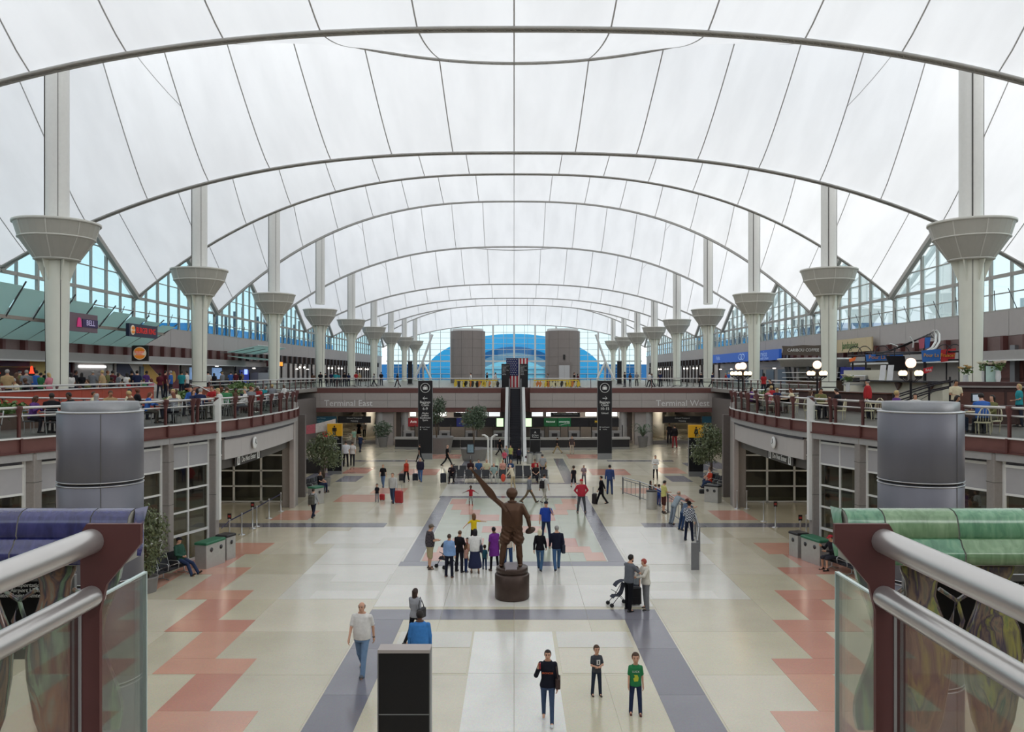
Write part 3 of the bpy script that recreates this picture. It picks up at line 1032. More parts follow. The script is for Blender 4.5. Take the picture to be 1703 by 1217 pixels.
# closing side pieces between end wall and hall sides
# ------------------------------------------------------------------ outside: ground, the far building, garages
gd = struct('ground_outside')
b = MB(); b.box(-400, -33, -100, 600, 3.6, 4); b.box(33, 400, -100, 600, 3.6, 4); b.box(-33, 33, 206, 600, 3.6, 4); b.build('ground_slab', mat('outside_concrete', '#a9a7a2', .8), gd)
bld = thing('glazed_building', 'blue glass vaulted building standing outside beyond the far end glazing', 'building', (0, 236, 4))
def arc(w, h, n=40): return [(w*math.cos(math.pi*k/n), h*math.sin(math.pi*k/n)**.85) for k in range(n+1)]
TEAL = mat('vault_cyan_panel', '#35a5dc', .35, var=.12, scale=.15)
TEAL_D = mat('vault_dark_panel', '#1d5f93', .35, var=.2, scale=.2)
b = MB()
b.prism([(x, 0, z) for x, z in arc(27, 15.4)], (0, 30, 0)); b.build('vault', TEAL, bld)
b = MB(); b.prism([(x, -.6, z) for x, z in arc(15, 11.6)], (0, .5, 0)); b.build('dark_band', TEAL_D, bld)  # darker blue arc across the facade
b = MB(); b.prism([(x, -1.0, z) for x, z in arc(13.6, 9.8)], (0, .3, 0)); b.build('canopy', mat('vault_steel', '#6e8ea6', .4), bld)
b = MB(); b.prism([(x, -1.3, z) for x, z in arc(11.8, 7.6)], (0, .25, 0)); b.build('pale_glass', mat('vault_light_glass', '#8fd0e6', .3), bld)  # paler blue arc of glass
for x in range(-24, 25, 3):
    b = MB(); b.box(x-.12, x+.12, -1.7, -1.5, 0, 5.4 if abs(x) < 14 else 3.5); b.build('facade_post', mat('facade_post', '#47708c', .5), bld)
for z in (2.2, 3.6, 5.0):
    b = MB(); b.box(-25, 25, -1.72, -1.5, z-.1, z+.1); b.build('facade_rail', mat('facade_post', '#47708c', .5), bld)
for x0, x1, h in ((-40, -24, 6.5), (24, 40, 6.5)):
    b = MB(); b.box(x0, x1, 2, 20, 0, h); b.build('side_block', TEAL_D, bld)
for sx, nm in ((-1, 'left'), (1, 'right')):
    g = thing('parking_garage', f'pale concrete parking decks seen outside through the {nm} clerestory', 'building', (sx*75, 90, 4))
    for lv in range(4):
        b = MB(); b.box(-8, 8, -70, 40, lv*3.0, lv*3.0+1.1); b.build('deck', mat('garage_concrete', '#c6c7c4', .7), g)
    for y in range(-70, 41, 10):
        b = MB(); b.box(-7.5, 7.5, y-.4, y+.4, 0, 9.8); b.build('frame_column', mat('garage_concrete', '#c6c7c4', .7), g)
    for y in (-52, -12, 22):
        b = MB(); b.box(-3, 3, y-3, y+3, 9.5, 14.5); b.box(-2, 2, y-2, y+2, 14.5, 15.2); b.build('stair_tower', mat('garage_tower', '#b3bab9', .6), g)
    g = thing('blue_reflection_block', f'added bright blue block standing for reflections beyond the {nm} far windows', 'building', (sx*52, 165, 4))  # invented block carrying the blue reflections of the far windows
    b = MB(); b.box(-6, 6, -50, 40, 0, 11); b.build('body', mat('reflection_blue', '#2f86c4', .5, var=.25, scale=.12), g)
    for y in range(-48, 40, 4):
        b = MB(); b.box(-sx*6.0-.15, -sx*6.0+.15, y-.25, y+.25, 0, 13+(y % 3)); b.build('fin', mat('reflection_fin', '#4b5560', .6), g)
# ================================================================== PEOPLE: one smooth body grown from a distance field
def smin(a, b, k):
    h = np.clip(.5+.5*(b-a)/k, 0, 1)
    return b+(a-b)*h-k*h*(1-h)

def cone_d(P, a, b, r1, r2):
    a = np.asarray(a, float); b = np.asarray(b, float)
    ba = b-a
    L = max(1e-9, ba.dot(ba))
    h = np.clip(((P-a) @ ba)/L, 0, 1)
    return np.linalg.norm(P-a-h[:, None]*ba, axis=1)-(r1+(r2-r1)*h)

def ell_d(P, c, r):
    q = (P-np.asarray(c))/np.asarray(r)
    n = np.linalg.norm(q, axis=1)
    return (n-1)*min(r)

def surface(fn, lo, hi, v):
    lo = np.asarray(lo, float)-2.5*v; hi = np.asarray(hi, float)+2.5*v
    n = np.ceil((hi-lo)/v).astype(int)+1
    g = np.stack(np.meshgrid(*[np.arange(k) for k in n], indexing='ij'), -1).reshape(-1, 3)
    F = fn(lo+g*v).reshape(n)
    F[0] = F[-1] = 1; F[:, 0] = F[:, -1] = 1; F[:, :, 0] = F[:, :, -1] = 1
    S = F < 0
    nx, ny, nz = F.shape
    cor = [(i, j, k) for i in (0, 1) for j in (0, 1) for k in (0, 1)]
    tot = np.zeros((nx-1, ny-1, nz-1), int)
    for i, j, k in cor:
        tot += S[i:nx-1+i, j:ny-1+j, k:nz-1+k]
    act = (tot > 0) & (tot < 8)
    cells = np.argwhere(act)
    idx = -np.ones(act.shape, int)
    idx[act] = np.arange(len(cells))
    pos = np.zeros((len(cells), 3)); cnt = np.zeros(len(cells))
    for a in cor:
        for ax in range(3):
            if a[ax] == 1: continue
            b = list(a); b[ax] = 1
            A, B = cells+np.array(a), cells+np.array(b)
            fa = F[A[:, 0], A[:, 1], A[:, 2]]; fb = F[B[:, 0], B[:, 1], B[:, 2]]
            m = (fa < 0) != (fb < 0)
            t = np.where(m, fa/np.where(m, fa-fb, 1), 0)
            p = np.array(a, float)+t[:, None]*(np.array(b)-np.array(a))
            pos[m] += p[m]; cnt[m] += 1
    V = lo+v*(cells+pos/np.maximum(cnt, 1)[:, None])
    Q = []
    for ax in range(3):
        u, w = (ax+1) % 3, (ax+2) % 3
        s0 = [slice(None)]*3; s1 = [slice(None)]*3
        s0[ax] = slice(0, -1); s1[ax] = slice(1, None)
        e = S[tuple(s0)] != S[tuple(s1)]
        E = np.argwhere(e)
        E = E[(E[:, u] > 0) & (E[:, w] > 0)]
        E = E[(E[:, u] < F.shape[u]-1) & (E[:, w] < F.shape[w]-1)]
        if not len(E): continue
        ins = S[E[:, 0], E[:, 1], E[:, 2]]
        du = np.zeros(3, int); du[u] = 1
        dw = np.zeros(3, int); dw[w] = 1
        q = np.stack([idx[tuple((E-du-dw).T)], idx[tuple((E-dw).T)], idx[tuple(E.T)], idx[tuple((E-du).T)]], 1)
        q[~ins] = q[~ins][:, ::-1]
        Q.append(q)
    return V, np.concatenate(Q) if Q else np.zeros((0, 4), int)

def quad_mesh(name, V, Q, m=None):
    me = bpy.data.meshes.new(name)
    me.vertices.add(len(V)); me.vertices.foreach_set('co', np.ascontiguousarray(V, dtype=np.float32).ravel())
    me.loops.add(len(Q)*4); me.loops.foreach_set('vertex_index', np.ascontiguousarray(Q, dtype=np.int32).ravel())
    me.polygons.add(len(Q)); me.polygons.foreach_set('loop_start', np.arange(0, len(Q)*4, 4, dtype=np.int32))
    me.polygons.foreach_set('use_smooth', np.ones(len(Q), bool))
    me.update(calc_edges=True)
    me.materials.append(m)
    return me

def dirv(s, f, b):
    f, b = R(f), R(b)
    return np.array([s*math.sin(b), math.cos(b)*math.sin(f), -math.cos(b)*math.cos(f)])

# legs: (hip flex, knee flex, spread); arms: (flex, spread, forearm flex, forearm spread)
POSE = {
    'stand':   dict(L=(3, 3, 4), R=(-3, 2, 4), aL=(2, 9, 14, 4), aR=(4, 9, 12, 3)),
    'stand2':  dict(L=(-2, 2, 6), R=(4, 6, 5), aL=(10, 10, 75, -30), aR=(2, 8, 10, 2)),
    'walk':    dict(L=(24, 6, 2), R=(-16, 24, 2), aL=(-18, 9, -4, 3), aR=(18, 9, 34, 0)),
    'walk2':   dict(L=(-16, 26, 2), R=(24, 6, 2), aL=(18, 9, 34, 0), aR=(-16, 9, -4, 3)),
    'stride':  dict(L=(30, 4, 2), R=(-26, 18, 2), aL=(-16, 8, -2, 3), aR=(10, 8, 22, 0)),
    'phone':   dict(L=(16, 5, 1), R=(-12, 16, 1), aL=(2, 9, 8, 2), aR=(30, 22, 150, -12)),
    'phoneL':  dict(L=(4, 3, 7), R=(-3, 3, 7), aL=(32, 24, 150, -20), aR=(2, 12, 8, 6)),
    'arms_out': dict(L=(3, 2, 5), R=(-3, 2, 5), aL=(5, 62, 8, 58), aR=(5, 66, 8, 70)),
    'arms_out2': dict(L=(6, 4, 5), R=(-3, 6, 5), aL=(5, 55, 5, 45), aR=(10, 78, 6, 84)),
    'back':    dict(L=(2, 2, 6), R=(-2, 2, 6), aL=(-22, 16, -6, -38), aR=(-22, 16, -6, -38)),
    'hips':    dict(L=(2, 2, 9), R=(-2, 2, 9), aL=(-14, 30, 10, -38), aR=(-14, 30, 10, -38)),
    'fold':    dict(L=(2, 2, 4), R=(-3, 3, 4), aL=(18, 12, 78, -55), aR=(20, 12, 84, -50)),
    'hold':    dict(L=(2, 2, 5), R=(-3, 3, 5), aL=(14, 12, 80, -24), aR=(14, 12, 84, -24), hp=14),
    'touch':   dict(L=(3, 3, 4), R=(-3, 3, 4), aL=(3, 10, 10, 3), aR=(20, 10, 92, -44), hp=16),
    'lean':    dict(L=(-8, 2, 6), R=(-14, 4, 6), aL=(62, 12, 92, -22), aR=(62, 12, 92, -16), lean=34, hp=-22),
    'hug':     dict(L=(5, 4, 6), R=(-6, 4, 6), aL=(42, 14, 74, -42), aR=(40, 16, 70, -42), lean=5, hp=6),
    'pushes':  dict(L=(20, 6, 3), R=(-14, 20, 3), aL=(18, 8, 52, -4), aR=(18, 8, 52, -4), lean=5),
    'pull':    dict(L=(22, 6, 2), R=(-14, 20, 2), aL=(10, 8, 30, 0), aR=(-26, 12, -18, 4)),
    'sit':     dict(L=(84, 84, 6), R=(82, 88, 6), aL=(22, 8, 66, -18), aR=(24, 8, 70, -20), sit=1),
    'sit_eat': dict(L=(84, 84, 6), R=(82, 88, 6), aL=(34, 12, 88, -20), aR=(34, 12, 120, -20), sit=1, lean=10, hp=12),
    'sit_cross': dict(L=(86, 84, 2), R=(96, 64, -12), aL=(18, 10, 64, -34), aR=(18, 10, 60, -38), sit=1, lean=-4),
    'slouch':  dict(L=(72, 38, 5), R=(74, 46, 8), aL=(14, 12, 62, -44), aR=(14, 12, 66, -44), sit=1, lean=-12, hp=8),
    'bend':    dict(L=(6, 8, 5), R=(-4, 4, 5), aL=(28, 8, 46, 0), aR=(28, 8, 40, 0), lean=18, hp=12),
}
TORSO = {
    'm': [(.80, .165, .11), (.90, .172, .118), (1.02, .160, .115), (1.16, .166, .118), (1.30, .186, .122), (1.40, .182, .105), (1.46, .11, .08)],
    'h': [(.80, .185, .14), (.90, .195, .155), (1.02, .200, .175), (1.16, .196, .165), (1.30, .196, .145), (1.40, .184, .115), (1.46, .11, .08)],
    'f': [(.80, .170, .115), (.90, .180, .125), (1.04, .140, .100), (1.16, .142, .110), (1.27, .156, .132), (1.38, .158, .100), (1.45, .09, .07)],
    'c': [(.80, .150, .11), (.90, .150, .115), (1.04, .140, .11), (1.16, .142, .108), (1.28, .152, .108), (1.38, .154, .092), (1.44, .09, .07)],
}

class Figure:
    """joint positions of one posed figure, 1.75 m tall before scaling"""
    def __init__(self, pose, build):
        p = POSE[pose]
        self.build = build
        self.lean = R(p.get('lean', 0)); self.hp = R(p.get('hp', 0))
        z0 = .90
        self.pel = np.array([0, 0, z0])
        self.leg = []
        for s, k in ((-1, 'L'), (1, 'R')):
            hf, kf, ab = p[k]
            hip = self.pel+np.array([s*.092, 0, -.02])
            th = dirv(s, hf, ab); kn = hip+.43*th
            sh = dirv(s, hf-kf, ab*.6); an = kn+.41*sh
            self.leg.append((hip, kn, an))
        low = min(l[2][2] for l in self.leg)-.075
        dz = np.array([0, 0, -low])
        self.pel = self.pel+dz
        self.leg = [tuple(q+dz for q in l) for l in self.leg]
        c, s_ = math.cos(-self.lean), math.sin(-self.lean)
        self.Rt = np.array([[1, 0, 0], [0, c, -s_], [0, s_, c]])
        up = lambda q: self.pel+self.Rt @ (np.array(q)-np.array([0, 0, z0]))
        self.up = up
        self.z0 = z0
        shw = {'m': .195, 'h': .20, 'f': .165, 'c': .155}[build]
        self.arm = []
        for s, k in ((-1, 'aL'), (1, 'aR')):
            f, b, f2, b2 = p[k]
            sh = up((s*shw, -.005, 1.385))
            el = sh+.285*(dirv(s, f, b))
            wr = el+.245*dirv(s, f2, b2)
            self.arm.append((sh, el, wr, dirv(s, f2, b2)))
        self.hr = {'m': 1.0, 'h': 1.02, 'f': .96, 'c': 1.34}[build]*(1.22 if pose == 'statue' else 1)
        self.neck = up((0, -.01, 1.45))
        ch, sh_ = math.cos(-self.lean*.4-self.hp), math.sin(-self.lean*.4-self.hp)
        self.Rh = np.array([[1, 0, 0], [0, ch, -sh_], [0, sh_, ch]])
        self.head = self.neck+self.Rh @ np.array([0, .025, .155*self.hr])
    def tl(self, P):
        """into the upright torso frame"""
        return (P-self.pel) @ self.Rt+np.array([0, 0, self.z0])
    def hl(self, P):
        return ((P-self.head) @ self.Rh)/self.hr
    def torso(self, P, grow, zlo, zhi=1.5):
        q = self.tl(P)
        T = TORSO[self.build]
        zs = [t[0] for t in T]
        w = np.interp(q[:, 2], zs, [t[1] for t in T])+grow
        d = np.interp(q[:, 2], zs, [t[2] for t in T])+grow
        n = np.sqrt((q[:, 0]/w)**2+(q[:, 1]/d)**2)
        e = (n-1)*np.minimum(w, d)
        return np.maximum(e, np.maximum(zlo-q[:, 2], q[:, 2]-zhi)*.9)

def hand_field(P, wr, d, s, fine):
    d = d/np.linalg.norm(d)
    side = np.cross(d, [0, 1, 0.2]); side /= np.linalg.norm(side)
    nrm = np.cross(side, d)
    palm = wr+d*.05
    q = np.stack([(P-palm) @ side, (P-palm) @ nrm, (P-palm) @ d], 1)
    f = ell_d(q, (0, 0, 0), (.026, .042, .055))
    for k, (o, L) in enumerate(((-.030, .062), (-.010, .072), (.010, .068), (.029, .052))):
        a = palm+nrm*o+d*.035
        m = a+d*L*.55+side*(-.006*s)
        e = m+d*L*.4+side*(-.024*s)
        rr = .0098 if fine else .014
        f = smin(f, np.minimum(cone_d(P, a, m, rr, rr), cone_d(P, m, e, rr, rr*.8)), .008)
    a = palm-nrm*.030-d*.012
    e = a-nrm*.028+d*.042+side*(-.008*s)
    f = smin(f, cone_d(P, a, e, .0125, .0100), .012)
    return f

def make_meshes(pose, build, v, top, bottom, hair, shoes='shoe', fine=False, hat=None):
    """meshes of one figure: body, top, bottom, shoes, hair, hat; all in figure space (1.75 m tall)"""
    F = Figure(pose, build)
    out = {}
    allp = np.array([q for l in F.leg for q in l]+[q for a in F.arm for q in a[:3]]+[F.head, F.neck])
    lo, hi = allp.min(0)-.24, allp.max(0)+.24
    lo[2] = -.02
    ls = 1.12 if build == 'h' else 1.0
    def body(P):
        f = F.torso(P, -.014, .84)
        for a in F.arm:
            f = smin(f, smin(cone_d(P, a[0], a[1], .044, .035), cone_d(P, a[1], a[2], .035, .025), .01), .03)
        for l in F.leg:
            f = smin(f, smin(cone_d(P, l[0], l[1], .072*ls, .050), cone_d(P, l[1], l[2], .050, .034), .015), .02)
            f = smin(f, cone_d(P, l[2], l[2]+np.array([0, .12, -.045]), .034, .028), .02)
        f = smin(f, cone_d(P, F.neck-np.array([0, 0, .05]), F.neck*.45+F.head*.55, .052, .048), .02)
        h = F.hl(P)
        hd = ell_d(h, (0, 0, .02), (.074, .093, .100))
        hd = smin(hd, ell_d(h, (0, .028, -.055), (.052, .058, .058)), .03)
        hd = smin(hd, cone_d(h, (0, .085, .018), (0, .106, -.016), .009, .014), .012)
        hd = smin(hd, np.minimum(ell_d(h, (-.076, -.004, .0), (.012, .02, .03)), ell_d(h, (.076, -.004, .0), (.012, .02, .03))), .008)
        if fine:
            hd = np.maximum(hd, -ell_d(h, (-.032, .098, .02), (.016, .012, .009)))
            hd = np.maximum(hd, -ell_d(h, (.032, .098, .02), (.016, .012, .009)))
            hd = smin(hd, cone_d(h, (-.018, .086, -.052), (.018, .086, -.052), .008, .008), .008)
        f = smin(f, hd*F.hr, .02)
        if not fine:
            for s, a in zip((-1, 1), F.arm):
                f = smin(f, hand_field(P, a[2], a[3], s, False), .012)
        return f
    V, Q = surface(body, lo, hi, v)
    if fine:
        for s, a in zip((-1, 1), F.arm):
            c = a[2]
            V2, Q2 = surface(lambda P: smin(hand_field(P, c, a[3], s, True), cone_d(P, c-a[3]*.05, c+a[3]*.02, .026, .025), .015), c-.05+np.minimum(0, a[3]*.17), c+.05+np.maximum(0, a[3]*.17), .006)
            Q = np.concatenate([Q, Q2+len(V)]); V = np.concatenate([V, V2])
    out['body'] = quad_mesh('person', V, Q)
    # -- top garment
    slv = {'long': 1.0, 'short': .0, 'none': -1}[top.get('sleeve', 'short')]
    hem = top.get('hem', .85)
    loose = top.get('loose', .014)
    def shirt(P):
        f = F.torso(P, loose+(.012 if build == 'c' else 0), hem, 1.465)
        if top.get('flare'):
            q = F.tl(P)
            w = .16+top['flare']*np.clip(1.0-q[:, 2], 0, 1)
            e = (np.sqrt((q[:, 0]/w)**2+(q[:, 1]/(w*.8))**2)-1)*w*.8
            f = smin(f, np.maximum(e, np.maximum(hem-q[:, 2], q[:, 2]-1.1)), .03)
        for a in F.arm:
            if slv >= 0:
                f = smin(f, cone_d(P, a[0], a[1] if slv > 0 else a[0]*.30+a[1]*.70, .062, .052 if slv > 0 else .056), .03)
            if slv > 0:
                f = smin(f, cone_d(P, a[1], a[1]*.06+a[2]*.94, .051, .040), .02)
        if top.get('hood'):
            f = smin(f, ell_d(F.tl(P), (0, -.10, 1.42), (.10, .06, .08)), .03)
        return f
    ap = np.array([q for a in F.arm for q in (a[0], a[1], a[2])]+[F.up((0, 0, hem)), F.up((0, 0, 1.47))])
    tl_lo, tl_hi = ap.min(0)-.26, ap.max(0)+.12
    V, Q = surface(shirt, tl_lo, tl_hi, v)
    out['top'] = quad_mesh('top', V, Q)
    # -- bottom garment
    kind = bottom.get('kind', 'pants')
    if kind != 'none':
        def pants(P):
            f = F.torso(P, .004, .80, .99)
            if kind == 'skirt':
                zb = bottom.get('hem', .45)
                q = P-F.pel
                w = .17+.10*np.clip(-q[:, 2]/.6, 0, 1)
                e = (np.sqrt((q[:, 0]/w)**2+(q[:, 1]/(w*.8))**2)-1)*w*.8
                return smin(f, np.maximum(e, np.maximum(zb-P[:, 2], q[:, 2]-.05)), .03)
            fl_ = {'pants': .058, 'wide': .075, 'slim': .045, 'shorts': .08}[kind]
            for l in F.leg:
                if kind == 'shorts':
                    f = smin(f, cone_d(P, l[0], l[0]*.02+l[1]*.98, .092*ls, .082), .02)
                else:
                    kr = {'pants': .066, 'wide': .074, 'slim': .056}[kind]
                    f = smin(f, smin(cone_d(P, l[0], l[1], .088*ls if kind != 'slim' else .082, kr), cone_d(P, l[1], l[2]*1.06-l[1]*.06, kr, fl_), .01), .02)
            return f
        lp = np.array([q for l in F.leg for q in l]+[F.pel])
        V, Q = surface(pants, lp.min(0)-.24, lp.max(0)+.26, v)
        out['bottom'] = quad_mesh('bottom', V, Q)
    # -- shoes
    V, Q = None, None
    for n_, l in enumerate(F.leg):
        sit = POSE[pose].get('sit')
        sh = l[1]-l[2]; sh /= np.linalg.norm(sh)
        fw = np.array([0, sh[2], -sh[1]]); fw /= np.linalg.norm(fw)
        if not sit and fw[2] < -.25: fw = np.array([0, .9, -.35])
        hl = l[2]-sh*.045-fw*.045; to = hl+fw*.20
        def shoe(P):
            f = smin(cone_d(P, hl, to, .040, .036), cone_d(P, l[2]-sh*.02, l[2]+sh*.03, .043, .041), .02)
            return f
        p_ = np.array([hl, to, l[2]])
        v2, q2 = surface(shoe, p_.min(0)-.07, p_.max(0)+.09, min(v, .022))
        v2[:, 2] = np.maximum(v2[:, 2], 0.0)
        out['shoe%d' % n_] = quad_mesh('shoe', v2, q2)
    # -- hair
    if hair != 'none':
        def hairf(P):
            h = F.hl(P)
            e = ell_d(h, (0, -.010, .034), (.088, .102, .102))
            face = np.minimum(h[:, 1]-.028, .072-h[:, 2])
            if hair == 'bald':
                e = np.maximum(e, h[:, 2]-.055)
                return np.maximum(np.maximum(e, face), -.035-h[:, 2])*F.hr
            e = np.maximum(e, face)
            if hair == 'short':
                return np.maximum(e, np.maximum(-.045-h[:, 2], (-.0-h[:, 2])*1.0*(h[:, 1] > -.02)-.01))*F.hr
            if hair == 'bun':
                return smin(e, ell_d(h, (0, -.105, .05), (.042, .042, .042)), .02)*F.hr
            L = {'bob': .17, 'long': .34}[hair]
            b = np.maximum(np.maximum(ell_d(h, (0, -.055, -.04), (.092, .062, L)), h[:, 1]-.02), h[:, 2]-.05)
            return smin(e, b, .03)*F.hr
        k = .16*F.hr
        dn = np.array([.0, .10, .34 if hair == 'long' else .18])*F.hr
        V, Q = surface(hairf, F.head-k*.95-dn, F.head+k*.95, min(v, .02))
        out['hair'] = quad_mesh('hair', V, Q)
    if hat:
        def hatf(P):
            h = F.hl(P)
            dome = np.maximum(ell_d(h, (0, -.008, .045), (.096, .110, .098)), .045-h[:, 2])
            if hat == 'cap':
                br = ell_d(h, (0, .115, .052), (.072, .085, .013))
                return smin(dome, br, .012)*F.hr
            if hat == 'capback':
                br = ell_d(h, (0, -.115, .045), (.068, .075, .013))
                return smin(dome, br, .012)*F.hr
            if hat == 'scarf':
                return np.maximum(ell_d(h, (0, -.012, .03), (.096, .108, .108)), np.minimum(h[:, 1]-.04, .06-h[:, 2]))*F.hr
            br = ell_d(h, (0, .0, .056), (.165, .175, .016))
            cr = np.maximum(ell_d(h, (0, -.005, .07), (.092, .105, .11)), .05-h[:, 2])
            return smin(cr, br, .015)*F.hr
        k = .2*F.hr
        V, Q = surface(hatf, F.head-k, F.head+k, min(v, .018))
        out['hat'] = quad_mesh('hat', V, Q)
    out['fig'] = F
    return out

_pm = {}
def cloth(col):
    return mat('cloth', col, .85, var=.18, scale=14, spec=.15)
PATM = {}
def plaid(c1, c2):
    """checked shirt: two crossed bands"""
    k = (c1, c2)
    if k in PATM: return PATM[k]
    m = bpy.data.materials.new('checked_cloth'); m.use_nodes = True
    t = m.node_tree; b = t.nodes['Principled BSDF']; b.inputs['Roughness'].default_value = .85
    tcn = t.nodes.new('ShaderNodeTexCoord')
    ch = t.nodes.new('ShaderNodeTexChecker'); ch.inputs['Scale'].default_value = 17
    ch.inputs['Color1'].default_value = (*srgb(c1), 1); ch.inputs['Color2'].default_value = (*srgb(c2), 1)
    t.links.new(tcn.outputs['Object'], ch.inputs['Vector'])
    t.links.new(ch.outputs[0], b.inputs['Base Color'])
    PATM[k] = m
    return m

def person(label, loc, rz, h=1.75, pose='stand', build='m', top='#888888', bottom='#222233', sleeve='short', kind='pants', hair='short',
           hairc='#3a2a20', shoec='#222222', skin='light', v=.024, fine=False, hat=None, hatc='#222222', group=None, hem=.85, loose=.014,
           flare=0, bhem=.45, hood=False, topm=None, face=False, share=True):
    key = (pose, build, v, sleeve, kind, hair, fine, hat, hem, loose, flare, bhem, hood)
    if key not in _pm or not share:
        _pm[key] = make_meshes(pose, build, v, dict(sleeve=sleeve, hem=hem, loose=loose, flare=flare, hood=hood), dict(kind=kind, hem=bhem), hair, fine=fine, hat=hat)
    M = _pm[key]
    s = h/1.75 if build != 'c' else h/1.80
    o = inst('person', M['body'], None, loc, R(rz), SKIN[skin], (s, s, s))
    tag(o, label, 'person', group)
    def kid(name, me, m):
        return inst(name, me, o, m=m)
    kid('shirt', M['top'], topm or cloth(top))
    if 'bottom' in M:
        kid({'skirt': 'skirt', 'shorts': 'shorts'}.get(kind, 'trousers'), M['bottom'], cloth(bottom))
    for n_ in (0, 1):
        kid('shoe', M['shoe%d' % n_], mat('shoe_leather', shoec, .5, var=.1))
    if 'hair' in M:
        kid('hair', M['hair'], mat('hair', hairc, .6, var=.25, scale=25))
    if 'hat' in M:
        kid({'cap': 'cap', 'capback': 'cap', 'scarf': 'headscarf'}.get(hat, 'hat'), M['hat'], cloth(hatc))
    F = M['fig']
    if face:
        for dx in (-.032, .032):
            b = MB(); b.sphere((0, 0, 0), .0105, 8, 6, (1.25, .6, .8))
            e = b.build('eye', mat('eye_dark', '#2a1d18', .2, var=0), o)
            e.location = Vector(F.head+F.Rh @ (np.array([dx, .089, .02])*F.hr))
        for dx in (-.032, .032):
            b = MB(); b.cbox((0, 0, 0), (.034, .012, .007))
            e = b.build('eyebrow', mat('hair', hairc, .6, var=.25, scale=25), o)
            e.location = Vector(F.head+F.Rh @ (np.array([dx, .094, .042])*F.hr))
        b = MB(); b.sphere((0, 0, 0), .02, 8, 6, (1.0, .35, .3))
        e = b.build('mouth', mat('lips', '#8a4a44', .5, var=0), o)
        e.location = Vector(F.head+F.Rh @ (np.array([0, .091, -.052])*F.hr))
    return o, F

def hand_at(o, F, side):
    """world position of a hand (0 left, 1 right) and its direction"""
    M = Matrix.Translation(o.location) @ Matrix.Rotation(o.rotation_euler[2], 4, 'Z') @ Matrix.Scale(o.scale[0], 4)
    a = F.arm[side]
    return M @ Vector(a[2]+a[3]*.09)
def chest_print(o, F, txt, size, m, dz=1.25, back=False, sx=1.0):
    y = -.155 if back else .150
    p = F.up((0, y, dz))
    l = bpy.data.objects.new('lettering', text_mesh(txt, size, m, ext=.004, sx=sx)); C.objects.link(l)
    l.parent = o; l.location = Vector(p); l.rotation_euler = (R(90)-F.lean, 0, 0 if back else R(180))
    return l
# ================================================================== FOREGROUND: viewing platform rails
fp = struct('floor_platform')
b = MB(); b.box(-6, 6, -5.2, 3.3, UP-.3, UP); b.build('floor_slab', STONE_L, fp)
for s, X, nm in ((-1, -1.6, 'left'), (1, 1.4, 'right')):
    t = thing('platform_railing', f'red-brown post with two thick metal handrails and glass, close by on the {nm} side', 'railing', (X, 3.06, UP))
    # flared plate post, facing the viewer; the flare leans towards the open hall
    b = MB()
    k = -s
    prof = [(-.04*k, 0), (.03*k, 0), (.03*k, .70), (.055*k, .80), (.185*k, .955), (.185*k, 1.03), (-.02*k, 1.03), (-.045*k, .99), (-.04*k, .70)]
    b.prism([(x, 0, z) for x, z in (prof if k > 0 else prof[::-1])], (0, .02, 0))
    b.build('post', RUST, t)
    b = MB(); b.box(min(-.10*k, -.045*k), max(-.10*k, -.045*k), .02, .14, 0, .74); b.build('post_web', mat('post_web_plum', '#4b3038', .45), t)
    b = MB(); b.beam((-.043*k, .0, 0), (-.043*k, .0, .72), .006, .012); b.build('post_edge', CHROME, t)
    for z, r_, x0, nme in ((.965, .047, -.0*k, 'top_handrail'), (.755, .042, -.0*k, 'lower_handrail')):
        b = MB(); b.tube([(x0, .03, z), (x0, 0, z), (x0, -1.2, z), (x0, -3.2, z), (x0, -6, z)], r_, 24)
        b.build(nme, PIPE, t)
        b = MB(); b.tube([(x0, .0, z), (x0, -.05, z)], r_*.72, 16); b.build('rail_socket', mat('socket_dark_metal', '#3a2a29', .5), t)  # dark brown metal, thinner than the rail
    b = MB(); b.box(-.006-.02*k, .006-.02*k, -6, -.05, .02, .70); b.build('glass_pane', GLASS, t)
    b = MB(); b.box(-.006, .006, .05, .44, -.6, .735); b.build('glass_pane', GLASS, t)
    b = MB(); b.box(-.008, .008, .05, .44, .735, .742); b.box(-.009, .009, .44, .446, -.6, .742); b.build('glass_edge', mat('glass_edge_pale', '#b9c9c4', .2, var=0), t)

# ------------------------------------------------------------------ ceramic balustrades
def glaze(name, cols, rough=.18, scale=3.0, stretch=(3, 3, .7)):
    m = bpy.data.materials.new(name); m.use_nodes = True
    t = m.node_tree; b = t.nodes['Principled BSDF']
    b.inputs['Roughness'].default_value = rough
    b.inputs['Coat Weight'].default_value = .5
    tcn = t.nodes.new('ShaderNodeTexCoord'); mp = t.nodes.new('ShaderNodeMapping'); mp.inputs['Scale'].default_value = stretch
    n = t.nodes.new('ShaderNodeTexNoise'); n.inputs['Scale'].default_value = scale; n.inputs['Detail'].default_value = 4; n.inputs['Distortion'].default_value = .8
    r_ = t.nodes.new('ShaderNodeValToRGB')
    el = r_.color_ramp.elements
    while len(el) < len(cols): el.new(.5)
    for i, c in enumerate(cols):
        el[i].position = .28+.44*i/(len(cols)-1); el[i].color = (*srgb(c), 1)
    t.links.new(tcn.outputs['Object'], mp.inputs[0]); t.links.new(mp.outputs[0], n.inputs['Vector'])
    t.links.new(n.outputs['Fac'], r_.inputs[0]); t.links.new(r_.outputs[0], b.inputs['Base Color'])
    return m
BLUE_T = [glaze('blue_glaze_a', ['#20214c', '#2a2b5c', '#36386e'], scale=5), glaze('blue_glaze_b', ['#1d1e48', '#2c2e62', '#3a3d76'], scale=4)]
